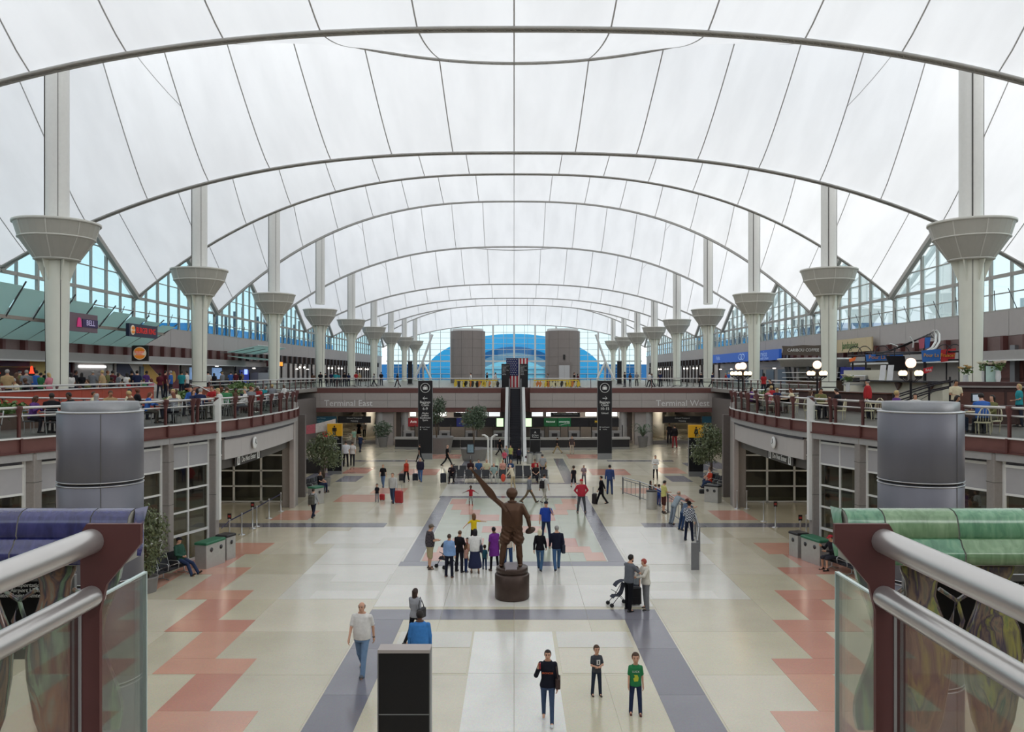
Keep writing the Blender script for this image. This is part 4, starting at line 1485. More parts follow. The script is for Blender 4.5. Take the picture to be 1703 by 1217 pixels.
GREEN_T = [glaze('green_glaze_a', ['#3d6b50', '#588a69', '#6f9a78'], scale=4), glaze('green_glaze_b', ['#5c7a55', '#6f8f68', '#86a27d'], scale=4), glaze('green_glaze_c', ['#4a7a5a', '#62946f', '#7ba685'], scale=5)]
GROUT = mat('tile_grout', '#9a988f', .8)
VGL = glaze('vase_glaze_left', ['#3f6152', '#6f866c', '#3a3744', '#80604c', '#74897c', '#9f957a'], scale=1.0, stretch=(6, 6, .9))
VGR = glaze('vase_glaze_right', ['#56704a', '#8f8a4a', '#463d4c', '#84705c', '#3f5654', '#a09a58'], scale=1.0, stretch=(6, 6, .9))
VGP = glaze('panel_glaze', ['#3d5a50', '#4a3c55', '#6d8a6a', '#9a9660'], scale=1.4, stretch=(5, 5, 1.0))
YB = 8.0
def balustrade(s, x_end, nm, tiles, vg, colour):
    t = thing('ceramic_balustrade', f'{colour} glazed tile coping carried on painted ceramic vase forms, beyond the {nm} handrails', 'balustrade', (0, YB, 0))
    # coping profile in the YZ plane: rounded crest, step, lower skirt
    zt = EYE-(849-621)*YB/FPX
    prof = [(0.34, zt-.16), (.30, zt-.06), (.22, zt-.01), (.14, zt), (.06, zt-.015), (.0, zt-.06), (-.03, zt-.14), (-.05, zt-.24), (-.035, zt-.27), (-.07, zt-.28), (-.10, zt-.34), (-.15, zt-.385), (-.16, zt-.40), (-.16, zt-.50), (-.12, zt-.50)]
    n = 5
    L = .72
    for i in range(n):
        xa = x_end+s*(i*L+ (0 if i == 0 else -.0)); xb = x_end+s*((i+1)*L-.012)
        if i == 0: xb = x_end+s*(.36)
        if i > 0: xa = x_end+s*(.372+(i-1)*L); xb = x_end+s*(.372+i*L-.014)
        for pa in ((0, 9), (8, 12), (11, 15)):
            seg = prof[pa[0]:pa[1]]
            b = MB()
            b.grid([[(x, y+.004*math.sin(x*23+i), z) for y, z in seg] for x in np.linspace(xa, xb, 5)])
            b.build('coping_tile', tiles[(i+pa[0]) % len(tiles)], t)
    b = MB(); b.prism([(x_end, y+.012, z-.012) for y, z in prof]+[(x_end, .3, zt-.5)], (s*3.6, 0, 0)); b.build('grout_core', GROUT, t)
    # curled end tile
    b = MB()
    for k in range(8):
        pass
    pts = [(x_end-s*.0, .14, zt-.005), (x_end-s*.03, .08, zt-.05), (x_end-s*.05, .0, zt-.16), (x_end-s*.09, -.03, zt-.28), (x_end-s*.13, -.08, zt-.33), (x_end-s*.14, -.12, zt-.42)]
    b.grid([[(x, y+.30*u*(1-k/7), z-.02*u) for u in np.linspace(0, 1, 4)] for k, (x, y, z) in enumerate(pts)])
    b.build('end_tile', tiles[0], t)
    # vases, half flat like carved slabs, with a base rail
    vz = [(.0, -2.2), (.30, -2.2), (.33, -2.05), (.24, -1.9), (.17, -1.78), (.25, -1.6), (.33, -1.2), (.345, -.95), (.31, -.7), (.22, -.5), (.17, -.36), (.19, -.22), (.24, -.12), (.25, -.06), (.0, -.05)]
    for i, dx in enumerate((.78, 1.5, 2.25, 3.0)):
        b = MB(); b.lathe([(r_*.86, z) for r_, z in vz], 28)
        o = b.build('vase', vg, t); o.location = (x_end+s*dx, .1, zt-.5); o.scale = (1, .45, 1)
        for q in (-1, 1):
            b = MB(); b.tube([(q*.18, 0, -.3), (q*.36, 0, -.42), (q*.42, 0, -.62), (q*.36, 0, -.8), (q*.30, 0, -.9)], .022, 8)
            o = b.build('handle', vg, t); o.location = (x_end+s*dx, .1, zt-.5)
    # cut slab with a wavy outline beside the end
    zz = np.linspace(-2.2, -.45, 15)
    L_ = [(.20+.10*math.sin(z*4.2+.6), z) for z in zz]; R_ = [(.40+.05*math.sin(z*4.2+2.2), z) for z in zz]
    poly = L_+R_[::-1]
    b = MB(); b.prism([(x_end+s*x, .06, zt+z) for x, z in (poly if s > 0 else poly[::-1])], (0, .06, 0)); b.build('cut_slab', VGP, t)
    b = MB(); b.box(min(x_end-s*.1, x_end+s*3.6), max(x_end-s*.1, x_end+s*3.6), -.25, .45, 0, zt-2.7); b.build('plinth', STONE, t)
balustrade(-1, -3.82, 'left', BLUE_T, VGL, 'blue')
balustrade(1, 3.30, 'right', GREEN_T, VGR, 'green')

# black information board standing behind the left balustrade, and its counterpart on the right
for s, x, nm, txt in ((-1, -5.62, 'left', 'Ground Transportation\nAirport Hotel\nVisitor Assist Center'), (1, 5.08, 'right', 'Ascot')):
    t = thing('information_board', f'black information board in a grey frame behind the {nm} ceramic balustrade', 'sign', (x, 8.8, 0))
    b = MB(); b.box(-.6, .54, -.03, .03, 4.7, 5.55); b.build('panel', BLACK, t)
    b = MB(); b.box(-.86, .86, -.05, .0, 5.55, 5.62); b.box(.77, .86, -.05, .0, 0, 5.55); b.box(-.86, -.77, -.05, .0, 0, 5.55); b.build('frame', ALU, t)
    for i, ln in enumerate(txt.split('\n')):
        lettering(ln, .062, WHITE, t, (.51, -.04, 5.505-.056*i), align='RIGHT')

# ------------------------------------------------------------------ metal clad drums
for s, x, nm, xc in ((-1, -8.18, 'left', 165), (1, 8.04, 'right', 1529.5)):
    Yd = 16.0
    r_ = 65*Yd/FPX
    zt = EYE-.735
    t = thing('ventilation_drum', f'big round grey metal clad drum rising in front of the {nm} balcony', 'drum', (x, Yd, 0))
    joints = [EYE-6.0, EYE-4.03, EYE-2.12]
    zz = [0]+joints+[zt]
    for z0, z1 in zip(zz, zz[1:]):
        b = MB(); b.lathe([(r_-.015, z0+.018), (r_, z0+.03), (r_, z1-.03), (r_-.015, z1-.018)], 64); b.build('drum_cladding', BLUEGREY, t)
    b = MB(); b.lathe([(r_-.03, 0), (r_-.03, zt-.03)], 48); b.build('joint', mat('dark_joint', '#1d1c1f', .5, var=0), t)
    for z in joints:
        b = MB()
        for dz in (-.036, .036):
            b.lathe([(r_-.005, z+dz-.008), (r_+.012, z+dz-.008), (r_+.012, z+dz+.008), (r_-.005, z+dz+.008)], 64)
        b.build('joint_trim', CHROME, t)
    b = MB(); b.lathe([(r_+.0, zt-.03), (r_+.015, zt-.02), (r_+.01, zt+.0), (r_*.905, zt+.012)], 64); b.build('rim', CHROME, t)
    b = MB(); b.lathe([(r_*.90, zt), (r_*.90, zt+.165), (r_*.88, zt+.18), (0, zt+.18)], 64); b.build('drum_cap', ALU, t)
    b = MB(); b.beam((.35, -math.sqrt(r_*r_-.35**2)-.002, .1), (.35, -math.sqrt(r_*r_-.35**2)-.002, zt-.04), .012, .01); b.build('seam', JOINT, t)

# ------------------------------------------------------------------ the back of a sign close to the platform
def pylon(label, x, y, w, h, d=.28, base=.35):
    t = thing('sign_pylon', label, 'sign', (x, y, 0))
    b = MB(); b.rbox((0, 0, (h+base)/2), (w, d, h-base), .015); b.build('body', BLACK, t)
    b = MB(); b.rbox((0, 0, base/2), (w*1.0, d*1.02, base), .01); b.build('base', ALU, t)
    b = MB(); b.box(-w/2-.012, -w/2, -d/2-.005, d/2+.005, base, h); b.box(w/2, w/2+.012, -d/2-.005, d/2+.005, base, h); b.build('edge_trim', ALU, t)
    return t
p = at(673.5, 1217, 15.0)
t = pylon('plain black back of a sign pylon before the man in the blue shirt', p.x, 15.0, .95, EYE-(1081-621)*15.0/FPX, .3, .3)
zt = EYE-(1081-621)*15.0/FPX
b = MB(); b.box(-.48, .48, -.17, .17, zt, zt+.06); b.build('cap', STONE_L, t)
b = MB(); b.box(-.47, .47, -.155, -.149, zt-1.14, zt-1.12); b.box(-.485, -.465, -.16, .16, .3, zt); b.box(.465, .485, -.16, .16, .3, zt); b.build('joint_trim', ALU, t)

# baggage pylons
def icon_suitcase(t, z, yf):
    b = MB(); b.tube([(.42*math.cos(a), yf, z+.42*math.sin(a)) for a in np.linspace(0, 2*math.pi, 33)], .022, 5, cap=False); b.build('ring', WHITE, t)
    b = MB(); b.cbox((0, yf, z-.03), (.40, .02, .26)); b.box(-.11, -.08, yf-.01, yf+.01, z+.12, z+.2); b.box(.08, .11, yf-.01, yf+.01, z+.12, z+.2); b.box(-.11, .11, yf-.01, yf+.01, z+.18, z+.21); b.build('suitcase_icon', WHITE, t)
    b = MB(); b.box(-.13, -.11, yf-.014, yf, z-.16, z+.12); b.box(.11, .13, yf-.014, yf, z-.16, z+.12); b.build('suitcase_icon', BLACK, t)
for x_px, sgn, nums, lines, nm in ((707.5, -1, '6-9', 'Alaska\nJetBlue\nSouthwest\nSpirit', 'arrow to baggage claim 6-9'), (1005.5, 1, '10-15', 'United', 'arrow to baggage claim 10-15')):
    p = fl(x_px, 763.5)
    t = pylon(f'tall black sign pylon with suitcase icon and {nm}', p.x, p.y, 1.28, 7.15, .3, .55)
    yf = -.165
    icon_suitcase(t, 6.5, yf)
    z = 5.55
    b = MB(); b.cbox((0, yf, z), (.40, .02, .06))
    for q in (-1, 1):
        b.beam((sgn*.22, yf, z), (sgn*.04, yf, z+q*.17), .02, .06, up=(0, 1, 0))
    b.build('arrow', WHITE, t)
    lettering('Baggage', .30, WHITE, t, (0, yf, 5.2)); lettering('Claim', .30, WHITE, t, (0, yf, 4.93)); lettering(nums, .36, WHITE, t, (0, yf, 4.6))
    for i, ln in enumerate(lines.split('\n')):
        lettering(ln, .23, WHITE, t, (0, yf, 4.2-.215*i))
    for i in range(2):
        b = MB(); b.box(-.46, -.40, yf-.01, yf, 2.88-.2*i, 2.98-.2*i); b.build('pictogram', WHITE, t)
    lettering('Ground Transport', .10, WHITE, t, (.05, yf, 2.93)); lettering('Ticketing', .10, WHITE, t, (.0, yf, 2.73))
# restroom pylons
YEL = mat('sign_yellow', '#d8a01c', .5, var=.03)
for x_px, y_px, female, nm in ((557, 788, False, 'man figure'), (1157, 792, True, 'woman figure')):
    p = fl(x_px, y_px)
    t = pylon(f'black sign pylon with yellow restroom panel showing a {nm}', p.x, p.y, 1.08, 2.95 if not female else 3.0, .3, .25 if not female else .38)
    b = MB(); b.box(-.56, .56, -.17, .17, 2.95, 3.9); b.build('yellow_panel', YEL, t)
    yf = -.18
    b = MB()
    b.sphere((0, yf, 3.70), .07, 10, 6, (1, .2, 1))
    if female:
        b.prism([(-.10, yf-.01, 3.61), (-.17, yf-.01, 3.25), (.17, yf-.01, 3.25), (.10, yf-.01, 3.61)], (0, .02, 0))
    else:
        b.box(-.12, .12, yf-.01, yf+.01, 3.33, 3.61)
        b.box(-.17, -.13, yf-.01, yf+.01, 3.33, 3.6); b.box(.13, .17, yf-.01, yf+.01, 3.33, 3.6)
    b.box(-.09, -.015, yf-.01, yf+.01, 3.03, 3.35); b.box(.015, .09, yf-.01, yf+.01, 3.03, 3.35)
    o = b.build('restroom_figure', mat('figure_dark', '#2a2117', .5, var=0), t)
    yf = -.155
    lettering('Shuttles', .10, WHITE, t, (.12, yf, 2.86)); lettering('Restrooms', .10, WHITE, t, (.14, yf, 2.74))
    b = MB(); b.box(-.53, .53, yf-.005, yf, 2.36, 2.385); b.build('rule', WHITE, t)
    for i, ln in enumerate(('Parking', 'Transportation', 'Security', 'Baggage Claim', 'Ticket Lobby')):
        lettering(ln, .10, WHITE, t, (-.18, yf, 2.22-.135*i), align='LEFT')
    for i in (0, 3, 4):
        b = MB(); b.box(-.40, -.30, yf-.006, yf, 2.18-.135*i, 2.27-.135*i); b.build('pictogram', WHITE, t)
    b = MB(); b.cbox((-.46, yf, 2.22), (.02, .01, .09)); b.cbox((-.46, yf, 2.8), (.02, .01, .09)); b.build('arrow', WHITE, t)
# grey directory beside the escalator
p = fl(890, 757)
t = pylon('charcoal directory pylon with an up arrow to the right of the escalator', p.x, p.y, .95, 2.55, .28, .2)
lettering('A', .30, WHITE, t, (0, -.15, 2.2)); lettering('All Gates', .17, WHITE, t, (0, -.15, 1.93)); lettering('Ticketing', .17, WHITE, t, (0, -.15, 1.75))
b = MB(); b.box(-.45, .45, -.15, -.142, 1.5, 1.53); b.build('rule', WHITE, t)

# ------------------------------------------------------------------ escalator
es = thing('escalator', 'long escalator with dark steps rising from the hall floor to the bridge', 'escalator', (.12, 0, 0))
y0, y1, z1 = 73.6, 86.6, UP
STEP = mat('escalator_step', '#34343a', .45, metal=.3, var=.15, scale=20)
n = 30
for i in range(n):
    ya = y0+(y1-y0)*i/n; yb = y0+(y1-y0)*(i+1)/n
    z0_, zt_ = z1*i/n, z1*(i+1)/n
    b = MB(); b.box(-.5, .5, ya, yb+.02, max(0, z0_-.25), zt_-.02)
    b.box(-.5, .5, ya-.02, ya+.03, zt_-.05, zt_)
    b.build('step', STEP, es)
b = MB(); b.box(-.5, .5, y0-1.8, y0, 0, .02); b.box(-.5, .5, y1, y1+2.0, z1-.2, z1+.01); b.build('landing_plate', CHROME, es)
for s in (-1, 1):
    b = MB()
    prof = [(y0-2, 0), (y0+.6, 0), (y1+.6, z1-.9), (y1+2.2, z1-.9), (y1+2.2, z1+.95), (y1-.2, z1+.95), (y0-.4, .95), (y0-1.6, .95)]
    b.prism([(s*.56, y, z) for y, z in prof], (s*.10, 0, 0)); b.build('balustrade', mat('escalator_skirt', '#c9c9c8', .3, metal=.3), es)
    b = MB(); b.tube([(s*.62, y0-2.0, .45), (s*.62, y0-2.05, .75), (s*.62, y0-1.7, 1.0), (s*.62, y0-.3, 1.02), (s*.62, y1-.2, z1+1.02), (s*.62, y1+2.2, z1+1.02)], .055, 8); b.build('handrail', mat('rubber_black', '#1d1d20', .5), es)
    b = MB(); b.prism([(s*.72, y, z) for y, z in [(y0-2, 0), (y0+.6, 0), (y1+.6, z1-.9), (y1+2.2, z1-.9), (y1+2.2, z1+.1), (y1-.2, z1+.1), (y0-.4, .15)]], (s*.3, 0, 0)); b.build('truss_cladding', STEEL_W, es)
# black flight signs and the flag over the escalator head
for x, nm in ((-.95, 'left'), (1.1, 'right')):
    t = thing('gate_sign_pylon', f'black list sign in front of the hanging flag, {nm} of the escalator head', 'sign', (x, 91.5, UP))
    b = MB(); b.rbox((0, 0, 1.35), (.95, .25, 2.7), .02); b.build('body', BLACK, t)
    for i in range(7):
        lettering(['Concourse A', 'Gates B', 'Gates C', 'Airport Office', 'Chapel', 'Transit', 'Security'][i], .13, WHITE, t, (-.38, -.14, 2.45-.16*i), align='LEFT')
fg = thing('hanging_flag', 'flag with white stars on blue and red and white stripes hanging behind the black signs', 'flag', (.35, 93.2, UP))
RED = mat('flag_red', '#b3202f', .8, var=.1); WHF = mat('flag_white', '#e4e1dc', .8, var=.05); NAV = mat('flag_blue', '#262b5c', .8, var=.1)
def wave(x): return .05*math.sin(x*3.1)
def strip(x0, x1, za, zb, nme, m, dy=0):
    b = MB()
    xs_ = np.linspace(x0, x1, 6)
    b.grid([[(x, wave(x)+dy, z) for x in xs_] for z in (za, zb)])
    b.grid([[(x, wave(x)+dy+.02, z) for x in xs_] for z in (zb, za)])
    b.build(nme, m, fg)
z_hi, z_lo = 3.35, -.1
for i in range(13):
    w_ = 2.5/13
    strip(-1.25+i*w_, -1.25+(i+1)*w_, z_lo, z_hi, 'stripe', RED if i % 2 == 0 else WHF)
strip(-1.27, .15, z_hi-2.0, z_hi, 'canton', NAV, -.035)
for r_ in range(9):
    for c_ in range(6 if r_ % 2 == 0 else 5):
        x = -1.17+.225*c_+(0 if r_ % 2 == 0 else .112); z = z_hi-.14-.215*r_
        b = MB(); b.lathe([(0, 0), (.055, 0), (0, .012)], 5); o = b.build('star', WHF, fg); o.location = (x, wave(x)-.05, z); o.rotation_euler = (R(90), 0, 0)
b = MB(); b.tube([(-1.4, 0, z_hi+.03), (1.4, 0, z_hi+.03)], .03, 8); b.tube([(-1.2, 0, z_hi), (-1.2, 0, z_hi+7)], .012, 5); b.tube([(1.2, 0, z_hi), (1.2, 0, z_hi+7)], .012, 5); b.build('hanging_rod', STEEL_G, fg)

# ------------------------------------------------------------------ elevator towers on the rear floor
TW = mat('tower_cladding', '#8e8580', .5, var=.06, scale=2)
for x, nm in ((-8.0, 'left'), (8.4, 'right')):
    t = thing('elevator_tower', f'round taupe elevator tower on the upper floor, {nm} of the flag', 'tower', (x, 140, UP))
    for i in range(6):
        b = MB()
        for j in range(10):
            a0, a1 = 2*math.pi*j/10+.006, 2*math.pi*(j+1)/10-.006
            b.lathe([(2.98, i*1.48+.02), (3.0, i*1.48+.03), (3.0, (i+1)*1.48-.02), (2.98, (i+1)*1.48)], 5, a0=a0, a1=a1, smooth=False)
        b.build('cladding_ring', TW, t)
    b = MB(); b.lathe([(2.95, 0), (2.95, 8.9)], 40); b.build('core', JOINT, t)
    b = MB(); b.lathe([(2.7, 8.9), (2.7, 9.3), (2.0, 9.3)], 32); b.build('top_ring', STEEL_W, t)
    if x > 0:
        b = MB(); b.box(-1.1, 1.3, -3.1, -2.6, 0, 3.5); b.build('door_surround', mat('surround_grey', '#837a75', .5), t)
        b = MB(); b.box(-.8, .1, -3.15, -3.05, 0, 3.0); b.box(.12, 1.0, -3.15, -3.05, 0, 3.0); b.build('elevator_door', CHROME, t)
        b = MB(); b.box(-.1, .25, -3.25, -3.0, 4.0, 4.8); b.build('lantern', DARK, t)

# ------------------------------------------------------------------ bronze aviator on his drum plinth
BRZ = mat('dark_bronze', '#573f30', .38, metal=.6, var=.28, scale=5, bump=.35)
BRZ2 = mat('plinth_bronze', '#4d3f39', .38, metal=.5, var=.2, scale=6)
SX, SY = -.07, 28.1
st = thing('bronze_statue', 'large bronze statue of an aviator raising one arm, on a round dark plinth', 'statue', (SX, SY, 0))
b = MB(); b.lathe([(.55, 0), (.585, .02), (.60, .05), (.60, .84), (.585, .86), (.535, .865), (.535, .90), (.55, .905), (.55, 1.08), (.535, 1.10), (0, 1.10)], 48); b.build('plinth', BRZ2, st)
POSE['statue'] = dict(L=(-4, 4, 10), R=(4, 3, 6), aL=(10, 134, 12, 146), aR=(2, 26, 24, 6), hp=-6)
M_ = make_meshes('statue', 'h', .014, dict(sleeve='long', hem=.93, loose=.024), dict(kind='pants'), 'none', fine=True, hat='scarf')
F_ = M_['fig']
sc_ = 2.62/1.75
def put(name, me):
    return inst(name, me, st, (0, 0, 1.09), R(-8), BRZ, (sc_*1.12, sc_*1.05, sc_))
put('figure', M_['body']); put('jacket', M_['top']); put('shoe', M_['shoe0']); put('shoe', M_['shoe1']); put('flying_cap', M_['hat'])
# breeches wide above the knee, boots below
def breeches(P):
    f = F_.torso(P, .012, .80, .98)
    for l in F_.leg:
        m = l[0]*.35+l[1]*.65
        f = smin(f, cone_d(P, l[0], m, .115, .125), .03)
        f = smin(f, cone_d(P, m, l[1], .125, .065), .03)
    f += .006*np.sin(P[:, 2]*60+P[:, 0]*40)
    return f
lp = np.array([q for l in F_.leg for q in l]+[F_.pel])
put('breeches', quad_mesh('breeches', *surface(breeches, lp.min(0)-.25, lp.max(0)+.25, .016), None))
def boots(P):
    f = None
    for l in F_.leg:
        g_ = smin(cone_d(P, l[1], l[1]*.4+l[2]*.6, .068, .066), cone_d(P, l[1]*.4+l[2]*.6, l[2], .066, .052), .02)
        f = g_ if f is None else np.minimum(f, g_)
    return f
put('boots', quad_mesh('boots', *surface(boots, lp.min(0)-.25, lp.max(0)+.25, .016), None))
def T_(v): return Matrix.Translation((0, 0, 1.09)) @ Matrix.Rotation(R(-8), 4, 'Z') @ Vector((v[0]*sc_*1.12, v[1]*sc_*1.05, v[2]*sc_))
hL = T_(F_.arm[0][2]+F_.arm[0][3]*.07)
dirL = (T_(F_.arm[0][2])-T_(F_.arm[0][1])).normalized()
tip = at(783, 779, 27.7)-st.location
# long tapering blade held in the raised hand, running down along the forearm
b = MB()
base = T_(F_.arm[0][1]*.72+F_.arm[0][0]*.28)+Vector((.0, -.03, .0))
ax = (tip-base).normalized(); sd = ax.cross(Vector((0, 1, 0))).normalized()
rows = []
for u in np.linspace(0, 1, 12):
    w_ = .085+.06*math.sin(min(1, u/.3)*math.pi/2)-.125*max(0, u-.2)/.8
    c_ = base.lerp(tip, u)
    rows.append([c_-sd*w_+Vector((0, -.02, 0)), c_-sd*w_*.4+Vector((0, -.07*(1-u)-.02, 0)), c_+sd*w_*.4+Vector((0, -.06*(1-u)-.02, 0)), c_+sd*w_+Vector((0, -.02, 0)), c_+sd*w_*.4+Vector((0, .04, 0)), c_-sd*w_*.4+Vector((0, .04, 0)), c_-sd*w_+Vector((0, -.02, 0))])
b.grid(rows); b.build('held_blade', BRZ, st)
b = MB(); b.sphere(tip, .055, 10, 8); b.build('blade_tip', mat('tip_bronze_pale', '#8d6c58', .4, metal=.6), st)
# strap running across the back to the hip, satchel in the lowered hand
sh_ = T_(F_.arm[0][0]+np.array([.0, -.09, .05])); hp_ = T_(F_.up((.14, -.225, .80)))
b = MB()
pts = [sh_+Vector((0, 0, .0)), T_(F_.up((-.07, -.205, 1.28))), T_(F_.up((.0, -.225, 1.12))), T_(F_.up((.07, -.235, .97))), hp_]
for p_, q_ in zip(pts, pts[1:]): b.beam(p_, q_, .03, .085, up=(0.6, 0, .8))
b.build('strap', BRZ, st)
hR = T_(F_.arm[1][2]+F_.arm[1][3]*.13)
b = MB(); b.sphere((0, 0, 0), .15, 14, 10, (1.25, .5, .75)); o = b.build('goggles_case', BRZ2, st); o.location = hR; o.rotation_euler = (0, R(-25), 0)
b = MB(); b.lathe([(.24*sc_*.72, -.02), (.265*sc_*.72, 0), (.255*sc_*.72, .03)], 28); o = b.build('belt', BRZ2, st); o.location = T_(F_.up((0, 0, .945))); o.scale = (1, .72, 1)
b = MB(); b.box(-.20, .20, -.012, .012, 0, .30); b.box(-.06, .10, -.02, .0, .24, .27)
o = b.build('plaque', mat('plaque_grey', '#8a8387', .5), st); o.location = (-.03, -.50, 1.06); o.rotation_euler = (R(-28), 0, 0)

# ------------------------------------------------------------------ waiting benches
SEATB = mat('black_seat_vinyl', '#26262b', .42, var=.12, scale=12)
def seat_row(label, n, loc, rz, group, pitch=.6):
    t = thing('bench_seating', label, 'bench', loc, rz, group)
    dz = -.05
    if not hasattr(seat_row, 'me'):
        b = MB()
        rows = [[(x, y, z) for x in np.linspace(-.25, .25, 4)] for y, z in ((-.25, .44), (-.23, .455), (0, .43), (.18, .42))]
        b.grid(rows); b.grid([[(x, y, z-.05) for x, y, z in r_][::-1] for r_ in rows])
        b.box(-.25, .25, -.25, .18, .39, .425)
        seat_row.me = b.mesh('seat', SEATB)
        b = MB(); b.prism([(-.25, .17, .46), (-.25, .21, .44), (-.25, .35, .92), (-.25, .31, .94)], (.5, 0, 0)); seat_row.bk = b.mesh('seat_back', SEATB)
        b = MB(); b.tube([(0, -.22, .42), (0, -.24, .62), (0, -.18, .66), (0, .15, .66), (0, .24, .62)], .018, 6); b.tube([(0, .2, .45), (0, .34, .93)], .016, 6); seat_row.arm = b.mesh('armrest', CHROME)
        b = MB(); b.tube([(0, .0, .38), (0, -.02, .08), (0, -.28, .02)], .022, 6); b.tube([(0, -.02, .08), (0, .28, .02)], .022, 6); seat_row.leg = b.mesh('leg', CHROME)
    for i in range(n):
        x = (i-(n-1)/2)*pitch
        inst('seat', seat_row.me, t, (x, 0, dz)); inst('seat_back', seat_row.bk, t, (x, 0, dz))
    for i in range(n+1):
        inst('armrest', seat_row.arm, t, ((i-n/2)*pitch, 0, dz))
    for i in range(0, n+1, 2):
        inst('leg', seat_row.leg, t, ((i-n/2)*pitch, 0, 0))
    b = MB(); b.box(-n*pitch/2, n*pitch/2, -.04, .04, .30, .35); b.build('beam', CHROME, t)
    return t
seat_row('front row of black waiting seats in the middle of the hall', 12, (-1.15, 57.8, 0), R(0), 'waiting seats in the hall')
seat_row('rear row of black waiting seats behind the front row', 12, (-1.15, 60.4, 0), R(0), 'waiting seats in the hall')
seat_row('black bench seats by the left glazing with a man in green at one end', 4, (-13.25, 30.5, 0), R(75), 'benches by the glazing')
seat_row('black bench seats by the right glazing with a man in a red cap', 4, (13.05, 31.2, 0), R(-75), 'benches by the glazing')
seat_row('black bench seats under the ficus near the left pillar', 3, (-13.1, 53.5, 0), R(75), 'benches by the glazing')
seat_row('black bench seats under the ficus near the right pillar', 3, (13.6, 55.0, 0), R(-75), 'benches by the glazing')

# ------------------------------------------------------------------ bins
BIN = mat('bin_steel', '#b9b8b5', .38, metal=.45, var=.1, scale=9)
def bin_unit(label, loc, rz, w, green, group=None):
    t = thing('waste_bin', label, 'bin', loc, rz, group)
    b = MB(); b.rbox((0, 0, .48), (w, .55, .96), .02); b.build('body', BIN, t)
    b = MB(); b.rbox((0, 0, 1.0), (w+.04, .60, .10), .03); b.build('lid', mat('green_lid', '#2f6b4f', .5) if green else mat('black_lid', '#232226', .5), t)
    k = 2 if w > .8 else 1
    for i in range(k):
        x = (i-(k-1)/2)*w*.5
        b = MB(); b.lathe([(0, 0), (.075, 0), (.09, .01), (.0, .012)], 16); o = b.build('opening', mat('bin_mark', '#3a3a3d', .5), t); o.location = (x, -.285, .72); o.rotation_euler = (R(90), 0, 0)
    return t
p = fl(341, 934); bin_unit('wide steel recycling bin with green lid beside the left bench', (-12.35, 32.85, 0), R(75), 1.25, True)
p = fl(362, 922); bin_unit('narrow steel bin with black lid against the left white pilaster', (-12.15, 34.05, 0), R(75), .62, False)
p = fl(1368, 934); bin_unit('wide steel recycling bin with green lid beside the right bench', (12.45, 33.35, 0), R(-75), 1.25, True)
p = fl(1343, 922); bin_unit('narrow steel bin with black lid against the right pilaster', (12.15, 34.5, 0), R(-75), .62, False)
p = fl(503, 842); bin_unit('steel bin with green lid by the left stone pillar', (p.x+.55, p.y+1.0, 0), R(60), .8, True)
p = fl(1208, 839); bin_unit('steel bin with black lid by the right stone pillar', (p.x-.55, p.y+1.0, 0), R(-40), .9, False)
def drum_bin(label, x, y, h=.95, r_=.27):
    t = thing('round_bin', label, 'bin', (x, y, 0))
    b = MB(); b.lathe([(r_*.96, 0), (r_, .04), (r_, h-.05), (r_*.97, h)], 24); b.build('body', BIN, t)
    b = MB(); b.lathe([(r_*1.03, h-.05), (r_*1.05, h), (r_*.6, h+.05), (r_*.5, h+.02), (0, h+.01)], 24); b.build('lid', mat('black_lid', '#232226', .5), t)
for x_px, nm in ((881, 'nearer the escalator'), (896, 'beside the man in grey')):
    p = fl(x_px, 770.5); drum_bin(f'round steel bin under the charcoal directory, {nm}', p.x, p.y)
p = fl(1083.5, 846); drum_bin('tall round steel bin in the middle of the guard rail', p.x, p.y, 1.05, .30)

# ------------------------------------------------------------------ guard rail with a bend
gr = thing('guard_rail', 'grey steel guard rail bending through the hall with people leaning on it', 'railing', (0, 0, 0))
RP = [(7.05, 52.4), (7.8, 50.1), (8.3, 48.0), (8.6, 45.2), (8.75, 42.1), (8.65, 38.6), (8.1, 35.4), (7.35, 32.4)]
GRM = mat('guard_rail_steel', '#77787b', .4, metal=.4)
for i, (x, y) in enumerate(RP):
    b = MB(); b.rbox((x, y, .56), (.09, .09, 1.12), .01); b.build('post', GRM, gr)
    if i+1 < len(RP):
        x1_, y1_ = RP[i+1]
        for z, r_ in ((1.08, .035), (.93, .025), (.12, .025)):
            b = MB(); b.tube([(x, y, z), (x1_, y1_, z)], r_, 8); b.build('rail', CHROME if z > 1 else GRM, gr)
        for k in (1, 2, 3):
            u = k/4
            b = MB(); b.box(-.012, .012, -.012, .012, .12, .93); o = b.build('picket', GRM, gr); o.location = (x+(x1_-x)*u, y+(y1_-y)*u, 0)
b = MB(); b.box(-.26, .05, -.03, .03, .05, 1.12); o = b.build('end_plate', GRM, gr); o.location = (7.25, 31.9, 0)

# ------------------------------------------------------------------ stanchions and belts
def stanchion(label, p, sign=False):
    t = thing('belt_stanchion', label, 'stanchion', (p.x, p.y, 0), 0, 'belt stanchions')
    b = MB(); b.lathe([(.17, 0), (.17, .015), (.05, .04), (.032, .06), (.032, .98), (.04, 1.0), (.04, 1.06), (0, 1.08)], 14); b.build('post', CHROME, t)
    if sign:
        b = MB(); b.box(-.09, .09, -.012, .012, 1.06, 1.32); b.build('sign_plate', BLACK, t)
        b = MB(); b.box(-.06, .06, -.016, -.012, 1.14, 1.24); b.build('sign_mark', mat('stanchion_red', '#a33a35', .5), t)
    return t
LS = [fl(381.6, 901), fl(402, 889), fl(420, 878.5), fl(427, 875.5), fl(447.4, 862), fl(467, 850)]
for i, p in enumerate(LS):
    stanchion(f'steel belt post at the left exit, {["nearest", "second", "third", "fourth", "fifth", "farthest"][i]} in its navy belt line', p, i in (0, 2))
BELT = mat('navy_belt', '#2a2c4a', .7)
